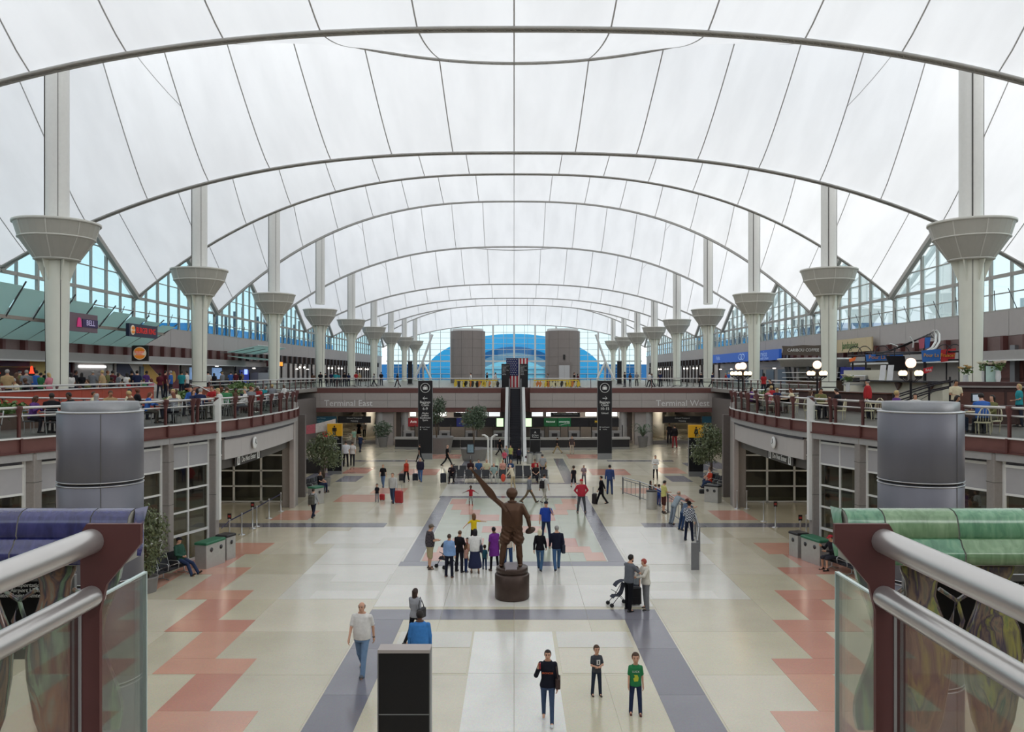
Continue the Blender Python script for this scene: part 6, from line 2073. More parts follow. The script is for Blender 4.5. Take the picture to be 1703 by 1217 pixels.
o, F = walker(699, 801, 760, 'grey haired man in dark jersey and jeans with a wheeled case', rz=176, pose='pull', build='h', top='#2b2738', bottom='#43608c', sleeve='long', hairc='#b0aaa4')
p = fl(693, 800); suitcase('dark wheeled case beside the man in the jersey', (p.x-.12, p.y+.15, 0), 0, '#1e2230', .5)
o, F = walker(521, 861, 811, 'woman in dark trousers walking away with a large grey backpack', rz=-12, pose='walk', build='f', top='#a9aaae', bottom='#232636', sleeve='long', hairc='#2a1e1a')
backpack(o, F, '#55534c', 'large grey green backpack on the walking woman', 1.15)
suitcase('tall dark wheeled case at the left end of the seats', (-5.05, 57.6, 0), R(20), '#20222c', .66)

# ---- along the guard rail
walker(1082, 835, 799, 'woman in black sleeveless top behind the tall bin', rz=-70, pose='stand2', build='f', top='#17161a', bottom='#3b3b42', sleeve='none', hair='long', hairc='#1f1714')
walker(1090, 838, 806, 'child in orange shirt leaning on the guard rail', rz=-60, pose='stand2', build='c', top='#b5573c', bottom='#3b3c46', hairc='#7a5a3c')
walker(1096, 840, 806, 'boy in royal blue shirt standing at the guard rail', rz=-50, pose='stand', build='c', top='#27439a', bottom='#243a7c', hairc='#33241c')
walker(1104, 853, 799, 'youth in yellow shirt and brown shorts at the guard rail', rz=-75, pose='hold', build='m', top='#c9c47c', bottom='#4a2b28', kind='shorts', hairc='#1c1613', shoec='#2b2320')
walker(1121, 871, 822, 'man in grey blue shirt leaning with elbows on the guard rail', rz=-66, pose='lean', build='m', top='#8f9ba3', bottom='#7d8893', sleeve='long', hair='bald', hairc='#8a7d72', h=1.78)
walker(1136, 881, 836, 'youth with red brown cap leaning on the guard rail', rz=-60, pose='lean', build='m', top='#56657a', bottom='#2c3f60', hat='capback', hatc='#6d3a34', h=1.62)
o, F = walker(1146, 899, 836, 'man in black hat and checked shirt leaning at the rail end', rz=-30, pose='stand2', build='m', topm=plaid('#b9bdc4', '#2c3140'), bottom='#1b2033', hat='hat', hatc='#1a181b', h=1.80, sleeve='long', fine=True)
walker(1090, 798, 757, 'woman in white jacket and black leggings with arms folded', rz=168, pose='fold', build='f', top='#d8d6d3', bottom='#1b1a1e', kind='slim', sleeve='long', hair='bun', hairc='#3c2a22', hem=.74)

# ---- people seated on the waiting seats
def seated(label, x, y, rz, **k):
    k.setdefault('v', .028)
    k.setdefault('pose', 'sit')
    return person(label, (x, y, 0), rz, **k)
FR = 57.8-.02; RE = 60.4-.02
sx = lambda i: -1.15+(i-5.5)*.6
seated('woman in dark clothes bent over her lap at the left end of the front row', sx(0), FR, 180, pose='sit_eat', build='f', top='#2b2228', bottom='#1d1b20', sleeve='long', hairc='#33221c')
seated('elderly man in pale green shirt in the front row of seats', sx(5), FR, 180, build='m', top='#8fa39f', bottom='#b5b2aa', hair='bald', hairc='#c9c2ba')
seated('woman in dark top with crossed arms in the front row of seats', sx(10), FR, 180, build='f', top='#2a2224', bottom='#24222a', hairc='#8b8078', pose='sit_cross')
for i, lab, kw in ((2, 'person in dark maroon in the rear row of seats', dict(top='#3a2529', bottom='#1e1c20', build='m', hairc='#1f1714', skin='dark')),
                   (3, 'man in mid blue shirt in the rear row behind the statue hand', dict(top='#3a5a82', bottom='#2b3344', build='m', hairc='#4a3a2e')),
                   (4, 'bald man in cream shirt in the rear row of seats', dict(top='#c9c3a4', bottom='#1f1e22', build='h', hair='bald', hairc='#b0a69c')),
                   (6, 'woman in salmon shirt in the rear row of seats', dict(top='#d39a8b', bottom='#4a4048', build='f', hairc='#b09a72')),
                   (7, 'woman in navy shirt with legs crossed in the rear row of seats', dict(top='#2f4468', bottom='#2b3044', build='f', hairc='#a5886a', pose='sit_cross')),
                   (10, 'man in red shirt and cap in the rear row of seats', dict(top='#a3262e', bottom='#3d4450', build='h', hat='cap', hatc='#5b4a44')),
                   (11, 'person in black and yellow shirt at the right of the rear row', dict(top='#3a3324', bottom='#2b2b30', build='m', hairc='#5b3f2c', topm=plaid('#2a2622', '#b59a3c')))):
    seated(lab, sx(i), RE, 180, **kw)

# ---- the two men on the side benches
o, F = person('man in green jacket and dark cap slouching on the left bench', (-12.95, 31.42, 0), -105, h=1.80, pose='slouch', build='m', top='#2f4f43', bottom='#2d3a58', sleeve='long', hat='cap', hatc='#1e1d24', fine=True, v=.02, shoec='#3f352e')
o, F = person('man in red cap, dark jacket and shorts sitting on the right bench', (12.7, 32.1, 0), 105, h=1.78, pose='sit_eat', build='m', top='#27252a', bottom='#33323a', sleeve='long', kind='shorts', hat='cap', hatc='#a3303a', fine=True, v=.02)
# ---- by the side trees
for lab, x, y, rz, kw in (('person in red shirt seated under the right ficus', 13.2, 54.5, 108, dict(top='#b0402f', bottom='#2f3c58', build='m', pose='sit_cross')),
                          ('person in white shirt seated under the right ficus', 13.35, 55.15, 108, dict(top='#c6c0bd', bottom='#2a344c', build='f')),
                          ('person in grey seated at the far end under the right ficus', 13.55, 55.8, 108, dict(top='#80858c', bottom='#394258', build='m')),
                          ('person in black seated under the left ficus', -12.75, 53.0, -105, dict(top='#1f1d22', bottom='#2a3048', build='m')),
                          ('person in pale shirt seated under the left ficus', -12.9, 53.6, -105, dict(top='#b9a79a', bottom='#2f3f63', build='f', hairc='#2b1d18'))):
    seated(lab, x, y, rz, **kw)
b = MB(); b.rbox((12.3, 52.6, .14), (.5, .3, .28), .06); tag(b.build('duffel_bag', mat('bag_leather', '#1c1b1e', .5, var=.15)), 'black duffel bag on the floor by the right ficus bench', 'bag')
# ---- beyond: around the restroom sign, counter and escalator
FARP = [(575, 776, 733, 'man in white shirt and black trousers right of the man restroom sign', 10, 'stand', dict(build='m', top='#cfd0d6', bottom='#1d1c20')),
        (586, 775, 733, 'woman in pale shirt pulling a case right of the restroom sign', 8, 'pull', dict(build='f', top='#c9c5c2', bottom='#2b2a30')),
        (599, 752, 722, 'person in navy pushing a loaded cart towards the left passage', -20, 'pushes', dict(build='m', top='#26304c', bottom='#23283a')),
        (589, 741, 712, 'person in light green shirt in the left passage', 5, 'walk', dict(build='f', top='#8fae9a', bottom='#c2b7a8')),
        (606, 727, 700, 'man in white shirt walking off through the left passage', 4, 'walk', dict(build='m', top='#d5d5d6', bottom='#1f1e24')),
        (597, 728, 701, 'person in dark dress in the left passage', 4, 'stand', dict(build='f', top='#232128', bottom='#232128', kind='skirt')),
        (541, 748, 712, 'person in a long red coat by the kiosk canopy', 30, 'stand', dict(build='f', top='#a3343a', bottom='#8f3036', sleeve='long', hem=.4, flare=.1)),
        (548, 772, 735, 'person in dark clothes near the kiosk canopy', -30, 'stand', dict(build='m', top='#33363c', bottom='#1d1c20')),
        (927, 754, 726, 'woman in black top and tan trousers before the rental counter', 60, 'stride', dict(build='f', top='#1c1a1c', bottom='#a08c66')),
        (951, 755, 725, 'man in striped shirt and pale trousers before the rental counter', 190, 'stand', dict(build='m', topm=plaid('#5a4a48', '#2c2628'), bottom='#bdb4a3')),
        (831, 757, 728, 'person in black left of the escalator foot', -60, 'stride', dict(build='m', top='#1b1a1e', bottom='#1d1c20')),
        (849, 771, 740, 'person in lime scarf and grey at the escalator foot', 170, 'stand', dict(build='f', top='#b3b46a', bottom='#3c4250')),
        (842, 772, 741, 'person in grey coat at the escalator foot', 150, 'stand', dict(build='f', top='#8e9092', bottom='#3a4a5e', sleeve='long')),
        (863, 772, 744, 'person in dark purple bending at the escalator', 0, 'bend', dict(build='h', top='#241f33', bottom='#17161a', sleeve='long')),
        (879, 764, 744, 'person in blue and red seated by the charcoal directory', 120, 'sit', dict(build='f', top='#4a5a8a', bottom='#5b2f34')),
        (1122, 745, 706, 'person in black jacket and red trousers in the right passage', 10, 'stand', dict(build='f', top='#221f22', bottom='#8a2f35', sleeve='long')),
        (1184, 731, 702, 'person in bright blue jacket by the right white column', 170, 'stand', dict(build='f', top='#3a86b8', bottom='#3b3f4c', sleeve='long')),
        (1165, 735, 705, 'person in dark clothes behind the woman restroom sign', 20, 'walk', dict(build='m', top='#232128', bottom='#1f1e24')),
        (1113, 738, 704, 'person with dark hair waiting in the right passage', 160, 'stand', dict(build='f', top='#3a3638', bottom='#2a2830')),
        (698, 768, 738, 'person mostly hidden behind the baggage 6-9 pylon', 60, 'walk', dict(build='m', top='#1b1a1c', bottom='#1d1c20'))]
for x_, y_, t_, lab, rz, pose, kw in FARP:
    walker(x_, y_, t_, lab, rz=rz, pose=pose, **kw)
# ================================================================== UPPER LEVEL: terraces, shops, diners, crowd
def ordw(n):
    base = ['zeroth', 'first', 'second', 'third', 'fourth', 'fifth', 'sixth', 'seventh', 'eighth', 'ninth', 'tenth', 'eleventh', 'twelfth', 'thirteenth', 'fourteenth',
            'fifteenth', 'sixteenth', 'seventeenth', 'eighteenth', 'nineteenth']
    tens = {2: 'twenty', 3: 'thirty', 4: 'forty', 5: 'fifty', 6: 'sixty', 7: 'seventy'}
    tenth = {2: 'twentieth', 3: 'thirtieth', 4: 'fortieth', 5: 'fiftieth', 6: 'sixtieth', 7: 'seventieth'}
    if n < 20: return base[n]
    return tenth[n//10] if n % 10 == 0 else tens[n//10]+'-'+base[n % 10]

# ---- red terrace wall and ramp on the left, dark kerb wall on the right
REDW = mat('terrace_red_wall', '#a8452f', .5, var=.12, scale=1.2)
tw = struct('wall_terrace_left')
for ya in range(22, 48, 2):
    b = MB(); b.box(-21.6, -21.4, ya+.01, ya+1.99, DN, 7.02); b.build('wall_panel', REDW, tw)
b = MB(); b.box(-21.68, -21.32, 22, 48, 7.02, 7.07); b.build('coping', STEEL_W, tw)
b = MB(); b.prism([(-20.3, 24, DN), (-20.3, 46, DN), (-20.3, 46, 6.15), (-20.3, 25, 7.0), (-20.3, 24, 7.0)], (.15, 0, 0)); b.build('ramp_wall', REDW, tw)
for ya, yb, z in ((53, 57, 6.85),):
    b = MB(); b.box(-21.6, -21.4, ya, yb, DN, z); b.box(-21.6, -19.6, ya, ya+.15, DN, z-.1); b.build('wall_panel', mat('terrace_terracotta', '#a5624b', .55), tw)
for i in range(3):
    b = MB(); b.box(-21.4, -20.9+.3*i-.3, 48.2, 52.8, DN+.15*(2-i), DN+.15*(3-i)); b.build('stair_tread', STONE, tw)
def terrace_rail(label, s, pts, z0, h=.2, posts=True, full=False):
    t = thing('terrace_railing', label, 'railing', (0, 0, 0))
    b = MB(); b.tube([(s*x, y, z0+z+h) for x, y, z in pts], .045, 8); b.build('top_rail', PIPE, t)
    if full:
        b = MB(); b.tube([(s*x, y, z0+z+h-.25) for x, y, z in pts], .032, 8); b.build('lower_rail', PIPE, t)
    for (xa, ya, za), (xb, yb, zb) in zip(pts, pts[1:]):
        n = max(1, int(math.hypot(xb-xa, yb-ya)/2.0))
        for i in range(n):
            u = i/n
            x, y, z = xa+(xb-xa)*u, ya+(yb-ya)*u, za+(zb-za)*u
            b = MB(); b.prism([(s*x-.03, y-.05, z0+z), (s*x-.03, y+.05, z0+z), (s*x-.03, y+.12, z0+z+h), (s*x-.03, y-.10, z0+z+h)], (.06, 0, 0)); b.build('post', RUST, t)
            if full:
                x1, y1 = xa+(xb-xa)*(i+1)/n, ya+(yb-ya)*(i+1)/n
                b = MB(); b.beam((s*x, y+.06, z0+z+h*.42), (s*x1, y1-.06, z0+z+h*.42), .012, h*.62); b.build('glass_pane', GLASS, t)
    return t
terrace_rail('white pipe rail on red-brown stubs along the red terrace wall', -1, [(21.5, 22, 0), (21.5, 48, 0)], 7.07, .17)
terrace_rail('sloping white handrail following the red ramp wall', -1, [(20.22, 24, .84), (20.22, 46, .0)], 6.15, .16)
terrace_rail('curved white handrail down the terrace steps on the left', -1, [(21.2, 52.9, .55), (20.6, 52.9, .4), (19.9, 52.9, .05)], 6.3, .25)
terrace_rail('white double rail with glass along the left walkway edge up to the bridge', -1, [(21.5, 57, 0), (21.5, 87.6, 0)], UP, 1.02, full=True)
terrace_rail('white double rail with glass along the right walkway edge up to the bridge', 1, [(21.5, 57, 0), (21.5, 87.6, 0)], UP, 1.02, full=True)
tw2 = struct('wall_terrace_right')
b = MB(); b.box(21.4, 21.6, 40, 57, DN-.3, UP+.02); b.build('kerb_wall', mat('kerb_brown', '#4b3430', .5), tw2)

# ---- planters with low greenery
def planter(label, x, y, w, d, z, seed, rz=0):
    rr = random.Random(seed)
    t = thing('planter_box', label, 'planter', (x, y, z), rz)
    b = MB(); b.rbox((0, 0, .28), (w, d, .56), .03); b.build('box', mat('planter_brown', '#5d4a41', .6), t)
    b = MB(); leaves(b, (0, 0, .72), (w*.55, d*.62, .36), int(170*w), .2, rr, -.2); o = b.build('greenery', LEAF3, t); o['kind'] = 'stuff'
planter('fern planter below the red ramp wall, nearest on the left', -18.7, 29.5, 2.6, .6, DN, 11, R(70))
planter('wide fern planter in front of the red terrace wall end', -18.4, 45.0, 3.2, .7, DN, 12, R(85))
planter('fern planter behind the teal dressed diners', -17.6, 51.2, 2.6, .7, DN, 13, R(60))
planter('fern planter along the walkway railing near the bridge', -20.4, 60.5, 4.5, .7, UP-.1, 14, R(88))
planter('small grass planter at the right balcony corner', 15.9, 50.9, 1.2, .6, DN, 15)

# ---- shop fronts in the left wall
def shop(label, s, ya, yb, col):
    t = thing('shop_front', label, 'shop', (s*32.0, (ya+yb)/2, UP))
    h = (yb-ya)/2
    b = MB(); b.box(min(0, -s*.12), max(0, -s*.12), -h+.03, h-.03, 0, 2.42); b.build('back_panel', mat('shop_wall', col, .6, var=.08), t)
    return t, h
def part_box(t, s, nme, dx0, dx1, y0, y1, z0, z1, m):
    b = MB(); b.box(min(-s*dx0, -s*dx1), max(-s*dx0, -s*dx1), y0, y1, z0, z1)
    return b.build(nme, m, t)
S = -1
t, h = shop('yellow walled food stall with a dark doorway and two red lamps', S, 43, 55.6, '#c8b473')
part_box(t, S, 'doorway', .12, .2, -1.2, 4.4, 0, 2.0, DARK); part_box(t, S, 'sign_strip', .15, .3, .3, 3.6, 2.05, 2.4, mat('stall_purple', '#4b3f55', .5))
for y in (-.2, 3.3):
    b = MB(); b.lathe([(.0, 2.1), (.06, 2.05), (.1, 1.75), (.16, 1.6), (0, 1.6)], 12, (-S*.6, y, 0)); b.build('red_lamp', mat('red_lamp_glow', '#ff3a22', .4, var=0, emit=1.6), t)
b = MB(); b.sphere((-S*.4, -4.5, 1.6), .8, 12, 8, (.2, 1, 1)); b.build('red_emblem', mat('stall_red', '#b32a30', .5), t)
part_box(t, S, 'counter', .9, 1.5, -4, 4, 0, 1.05, mat('stall_counter', '#6b5a4b', .5))
t, h = shop('white walled kitchen counter with a bright strip light', S, 56.2, 64.2, '#d3d0cc')
part_box(t, S, 'hatch', .12, .2, -2.2, 3.0, .9, 2.3, mat('kitchen_grey', '#8f8a88', .5)); part_box(t, S, 'strip_light', .2, .3, -1.2, 2.6, 2.05, 2.2, mat('strip_glow', '#ffffff', .4, var=0, emit=3.0))
part_box(t, S, 'menu_board', .2, .28, -3.4, -2.4, 1.2, 2.3, mat('menu_dark', '#3a3b52', .5)); part_box(t, S, 'post', .12, .4, -2.35, -2.1, 0, 2.4, RUST)
part_box(t, S, 'counter', .9, 1.5, -3.4, 3.6, 0, 1.05, mat('stall_counter', '#6b5a4b', .5))
t, h = shop('mural wall with slanting navy, yellow and maroon fields', S, 64.6, 77.0, '#d0c9c2')
NV = mat('mural_navy', '#2a2d4a', .5); YW = mat('mural_yellow', '#c69a43', .5); MR = mat('mural_maroon', '#6a2430', .5)
for nme, m, ps in (('mural_field', NV, [(-6.0, 2.4), (-4.0, 2.4), (-2.2, 1.0), (-2.2, .6), (-6.0, 1.7)]), ('mural_field', YW, [(-1.4, 2.4), (-.4, 2.4), (2.6, .9), (2.6, .2), (-1.4, 1.5)]),
                   ('mural_field', MR, [(-.3, 2.4), (2.7, 2.4), (2.7, .95)]), ('mural_field', MR, [(3.2, 2.4), (6.0, 2.4), (6.0, .2), (3.2, .2)])):
    b = MB(); b.prism([(-S*.13, y, z) for y, z in ps], (-S*.03, 0, 0)); b.build(nme, m, t)
part_box(t, S, 'screen', .14, .24, -2.1, -1.45, .9, 2.2, mat('screen_grey', '#56606b', .3)); part_box(t, S, 'post', .12, .4, 2.75, 3.1, 0, 2.4, RUST)
b = MB(); b.sphere((-S*.3, 4.4, 1.3), .55, 12, 8, (.15, 1, 1)); b.build('yellow_emblem', YW, t)
t, h = shop('dark bar front with two bright blue screens', S, 77.4, 92.0, '#5b5450')
for y in (-4.3, 1.6):
    part_box(t, S, 'screen', .14, .28, y-1.1, y+1.4, 1.0, 2.2, mat('blue_screen', '#86a8d6', .3, var=.4, scale=2, emit=.3))
part_box(t, S, 'lower_band', .12, .5, -6.8, 6.8, 0, .95, DARK)
t, h = shop('dark kiosk with deep blue lit panels', S, 92.6, 110, '#2c2630')
part_box(t, S, 'blue_panel', .14, .24, -7.5, -4.5, .2, 2.0, mat('kiosk_blue', '#25348a', .5, emit=.25)); part_box(t, S, 'blue_screen', .24, .3, -6.2, -5.2, 1.5, 2.1, mat('kiosk_lit', '#8fa8ff', .4, var=0, emit=.9))
part_box(t, S, 'case', .2, 1.2, -4, 2, .4, 1.7, mat('case_grey', '#7f8084', .4)); part_box(t, S, 'fridge', .2, 1.1, 3, 4.6, 0, 2.1, mat('fridge_pale', '#b5bbc2', .4))
part_box(t, S, 'post', .12, .5, 6.2, 6.8, 0, 2.4, RUST)
part_box(t, S, 'sign_box', .8, 1.4, .5, 6.0, 2.5, 3.2, mat('sign_maroon', '#4a2224', .5))
for i in range(5):
    part_box(t, S, 'sign_letter', 1.4, 1.46, 1.0+.95*i, 1.55+.95*i, 2.6, 3.1, mat('orange_letter_glow', '#ff9a2a', .4, var=0, emit=.9))
for s, nm in ((-1, 'left'), (1, 'right')):
    y = 111.0 if s < 0 else 126
    t = thing('ticket_lobby_front', f'row of pale grey door panels between dark posts far along the {nm} wall', 'wall front', (s*32, 0, UP))
    pm = MB(); pm.box(-.06, .06, 0, 2.2, 0, 3.0); pme = pm.mesh('door_panel', WALLG)
    gm = MB(); gm.box(-.25, .25, 0, .36, 0, 3.0); gme = gm.mesh('dark_post', mat('dark_beam_post', '#38302f', .5))
    dm = MB(); dm.sphere((0, 0, 0), .14, 8, 6); dme = dm.mesh('downlight', DOWNL)
    while y < 186:
        inst('door_panel', pme, t, (-s*.18, y, 0)); inst('dark_post', gme, t, (-s*.25, y+2.22, 0))
        if int(y) % 2 == 0: inst('downlight', dme, t, (-s*.9, y+1.1, 2.5))
        y += 2.6
for i, y in enumerate((78.5, 84, 96, 104, 115, 121)):
    for s, nm in ((-1, 'left'), (1, 'right')):
        b = MB(); b.lathe([(0, 0), (.16, -.02), (.18, .05), (0, .1)], 12)
        o = b.build('downlight', DOWNL); o.location = (s*30.9, y, UP+2.2 if y > 92 else UP+2.36)
        tag(o, f'round glowing downlight over the {nm} shop fronts, {ords[i]} along', 'lamp')

# round burger sign, long burger sign, bell sign and the glass awning
t = thing('round_shop_sign', 'round orange and red sign reading Burger King hung under the canopy', 'sign', (-29.6, 64.0, UP+3.2))
b = MB(); b.rbox((0, 0, 0), (1.35, .14, 1.25), .04); b.build('plate', mat('sign_plate_dark', '#3a3533', .5), t)
b = MB(); b.lathe([(0, 0), (.5, 0), (.52, .04), (0, .06)], 24); o = b.build('disc', mat('sign_cream', '#d9c9b0', .5, emit=.15), t); o.location = (0, -.07, 0); o.rotation_euler = (R(90), 0, 0)
ORG = mat('bun_orange', '#d9822f', .5, emit=.2); RDL = mat('sign_red_letters', '#c22b22', .5, var=0, emit=.35)
for sgn in (1, -1):
    b = MB(); b.prism([(.42*math.cos(a), -.14, sgn*(.16+.28*math.sin(a))) for a in np.linspace(0, math.pi, 12)], (0, .02, 0)); b.build('bun', ORG, t)
lettering('BURGER', .2, RDL, t, (0, -.16, .09)); lettering('KING', .2, RDL, t, (0, -.16, -.09))
t = thing('long_shop_sign', 'dark blue sign box reading BURGER KING in red on the glass awning', 'sign', (-27.7, 60.2, EYE+3.15))
b = MB(); b.box(-.12, .12, -2.3, 2.3, -.46, .46); b.build('box', mat('sign_navy', '#262c47', .45), t)
lettering('BURGER KING', .62, RDL, t, (.14, .35, 0), R(90), sx=.8)
b = MB(); b.sphere((.13, -1.75, 0), .36, 14, 8, (.15, 1, 1)); b.build('disc', mat('sign_cream', '#d9c9b0', .5, emit=.15), t)
b = MB(); b.sphere((.17, -1.75, .13), .26, 12, 6, (.12, 1, .5)); b.sphere((.17, -1.75, -.13), .26, 12, 6, (.12, 1, .45)); b.build('bun', ORG, t)
t = thing('mauve_shop_sign', 'mauve sign board reading TACO BELL in violet, partly behind the first column', 'sign', (-27.7, 50.8, EYE+3.25))
b = MB(); b.box(-.1, .1, -2.75, 2.75, -.58, .58); b.build('board', mat('sign_mauve', '#75606a', .5), t)
b = MB(); b.box(.1, .14, .85, 2.72, -.27, .25); b.build('letter_field', mat('sign_violet', '#3c2a5c', .5), t)
lettering('BELL', .5, mat('sign_lilac', '#cbbfe6', .5, var=0, emit=.15), t, (.16, 1.78, 0), R(90), sx=1.05)
lettering('TACO', .5, mat('sign_lilac', '#cbbfe6', .5, var=0, emit=.15), t, (.16, -1.6, 0), R(90), sx=1.05)
b = MB(); b.prism([(.12, y+.42, z) for y, z in ((-.28, -.3), (.28, -.3), (.24, -.2), (.2, .12), (.1, .3), (-.1, .3), (-.2, .12), (-.24, -.2))], (.04, 0, 0)); b.build('bell_emblem', mat('sign_pink', '#d0357a', .5, emit=.15), t)
def frost(name, col):
    m = bpy.data.materials.new(name); m.use_nodes = True
    t_ = m.node_tree; t_.nodes.clear()
    out = t_.nodes.new('ShaderNodeOutputMaterial'); d = t_.nodes.new('ShaderNodeBsdfDiffuse'); tr = t_.nodes.new('ShaderNodeBsdfTranslucent'); mx = t_.nodes.new('ShaderNodeMixShader')
    d.inputs[0].default_value = (*srgb(col), 1); tr.inputs[0].default_value = (*srgb(col), 1); mx.inputs[0].default_value = .6
    t_.links.new(d.outputs[0], mx.inputs[1]); t_.links.new(tr.outputs[0], mx.inputs[2]); t_.links.new(mx.outputs[0], out.inputs[0])
    return m
FROST = frost('frosted_awning_glass', '#d9ece7')
aw = thing('glass_awning', 'long awning of tilted frosted green glass panels over the left food stalls', 'awning', (0, 0, 0))
ysA = [40.2+2.55*i for i in range(11)]
for i, (ya, yb) in enumerate(zip(ysA, ysA[1:])):
    yc = (ya+yb)/2
    top = EYE+interp([(40, 5.1), (52, 4.55), (60, 4.05), (68, 3.55)], yc)
    zr = EYE+3.25
    b = MB(); b.prism([(-28.6, ya+.04, zr), (-28.6, yb-.04, zr), (-27.5, yb-.04, top), (-27.5, ya+.04, top)], (-.03, 0, -.01)); b.build('glass_panel', FROST, aw)
    b = MB(); b.prism([(-28.65, ya+.04, zr-.08), (-30.4, ya+.04, zr-1.15), (-30.4, yb-.04, zr-1.15), (-28.65, yb-.04, zr-.08)], (0, 0, -.03)); b.build('glass_panel', FROST, aw)
    b = MB(); b.tube([(-27.35, yb, top+.25), (-28.5, yb, zr-.05), (-30.4, yb, zr-1.1)], .045, 6); b.build('strut', mat('strut_dark', '#5b5a5c', .4, metal=.4), aw)
b = MB(); b.beam((-28.55, 40, EYE+3.2), (-28.55, 66, EYE+3.2), .16, .2); b.build('rail', mat('awning_rail', '#a59a90', .5), aw)
aw2 = thing('glass_canopy', 'small frosted glass canopy reaching out past the second left column', 'awning', (0, 0, 0))
for i in range(4):
    ya = 86+2.6*i
    b = MB(); b.prism([(-30.5, ya, EYE+2.3), (-30.5, ya+2.5, EYE+2.3), (-27.2, ya+2.5, EYE+3.0), (-27.2, ya, EYE+3.0)], (0, 0, -.04)); b.build('glass_panel', FROST, aw2)
    b = MB(); b.prism([(-30.5, ya, EYE+1.9), (-30.5, ya+2.5, EYE+1.9), (-28.2, ya+2.5, EYE+1.55), (-28.2, ya, EYE+1.55)], (0, 0, -.04)); b.build('glass_panel', FROST, aw2)
b = MB(); b.beam((-27.3, 86, EYE+3.02), (-27.3, 96.4, EYE+3.02), .1, .1); b.beam((-30.5, 86, EYE+2.28), (-30.5, 96.4, EYE+2.28), .1, .1); b.build('rail', STEEL_W, aw2)
for y in (87, 91, 95):
    b = MB(); b.tube([(-32.0, y, EYE+2.2), (-30.5, y, EYE+2.25), (-28, y, EYE+2.75)], .05, 6); b.build('bracket', STEEL_G, aw2)

# ---- right wall: dark wood panels, cream sign wall, blue sign, wooden sign
t, h = shop('dark reddish wood panelled wall bays at the right edge', 1, 44, 56.5, '#5a3a35')
for i in range(10):
    y = -6+1.25*i
    for z0, z1 in ((.15, 1.2), (1.3, 2.35)):
        part_box(t, 1, 'wood_panel', .12, .17, y+.08, y+1.15, z0, z1, mat('wood_panel_red', '#6a3f38', .45, var=.25, scale=3, stretch=(1, 1, 6)))
part_box(t, 1, 'steel_post', .2, .5, .6, 1.1, 0, 3.4, ALU)
t, h = shop('grey panelled shop wall with narrow dark gaps behind the pergola', 1, 57, 69, '#a39d98')
for y in (-3.5, -.5, 2.5): part_box(t, 1, 'gap', .12, .16, y, y+.12, 0, 2.4, DARK)
t, h = shop('cream panelled shop wall behind the coffee kiosk', 1, 69.5, 91, '#b9b2a6')
for y in (-8, -4, 1, 6): part_box(t, 1, 'opening', .12, .2, y, y+2.4, 0, 2.1, DARK)
t, h = shop('credit union front with dark windows below the blue sign', 1, 92, 125, '#8d8784')
for y in (-14, -9.5, -5, 0, 5, 10): part_box(t, 1, 'window', .12, .2, y, y+3.0, .4, 2.1, mat('dusk_window', '#3d4656', .3))
t = thing('cream_sign_wall', 'cream boarded sign reading Jamba Juice in green letters', 'sign', (31.3, 74.8, EYE+2.6))
for i in range(8):
    b = MB(); b.box(-.08, .08, -4.2+1.05*i+.01, -4.2+1.05*(i+1)-.01, -.62, .62); b.build('board', mat('cream_board', '#cdbb95', .55, var=.05), t)
lettering('JambaJuice', .95, mat('leaf_green_letters', '#2f6b2c', .5, var=0), t, (-.1, .3, 0), R(-90), sx=.9)
t = thing('blue_sign', 'long bright blue sign band reading Public Service Credit Union', 'sign', (30.4, 108.5, EYE+2.2))
b = MB(); b.box(-.15, .15, -16.2, 16.2, -.62, .62); b.build('band', mat('band_blue', '#2a5fc0', .45, var=.08, emit=.1), t)
lettering('Public Service', 1.0, mat('pale_blue_letters', '#a9c4ee', .5, var=0, emit=.1), t, (-.18, -8.2, .16), R(-90), sx=1.35)
lettering('Credit Union', .5, mat('pale_blue_letters', '#a9c4ee', .5, var=0, emit=.1), t, (-.18, -10.6, -.36), R(-90), sx=1.35)
lettering('Public', .8, mat('pale_blue_letters', '#a9c4ee', .5, var=0, emit=.1), t, (-.18, 11.2, .05), R(-90), sx=1.2)
for q in (0, 1):
    b = MB(); b.tube([(-.2, -.6-1.1*q+.8*math.cos(a), .36*math.sin(a)) for a in np.linspace(0, 2*math.pi, 17)], .06, 5); b.build('emblem', mat('pale_blue_letters', '#a9c4ee', .5, var=0, emit=.1), t)
t = thing('wooden_sign', 'dark timber sign with wavy top reading CARIBOU COFFEE in white', 'sign', (27.9, 78, EYE+2.25), R(-12))
b = MB(); b.prism([(-1.95, 0, -.45), (1.9, 0, -.55), (1.95, 0, .5), (1.0, 0, .44), (0, 0, .5), (-1.0, 0, .4), (-1.95, 0, .42), (-1.85, 0, .1)], (0, .18, 0)); b.build('timber', mat('sign_timber', '#5d5148', .65, var=.25, stretch=(.6, 1, 6)), t)
b = MB(); b.box(-1.5, -1.4, .05, .15, -(EYE+2.25-UP), -.3); b.box(1.4, 1.5, .05, .15, -(EYE+2.25-UP), -.3); b.build('post', ALU, t)
lettering('CARIBOU COFFEE', .42, WHITE, t, (0, -.02, 0), sx=.86)

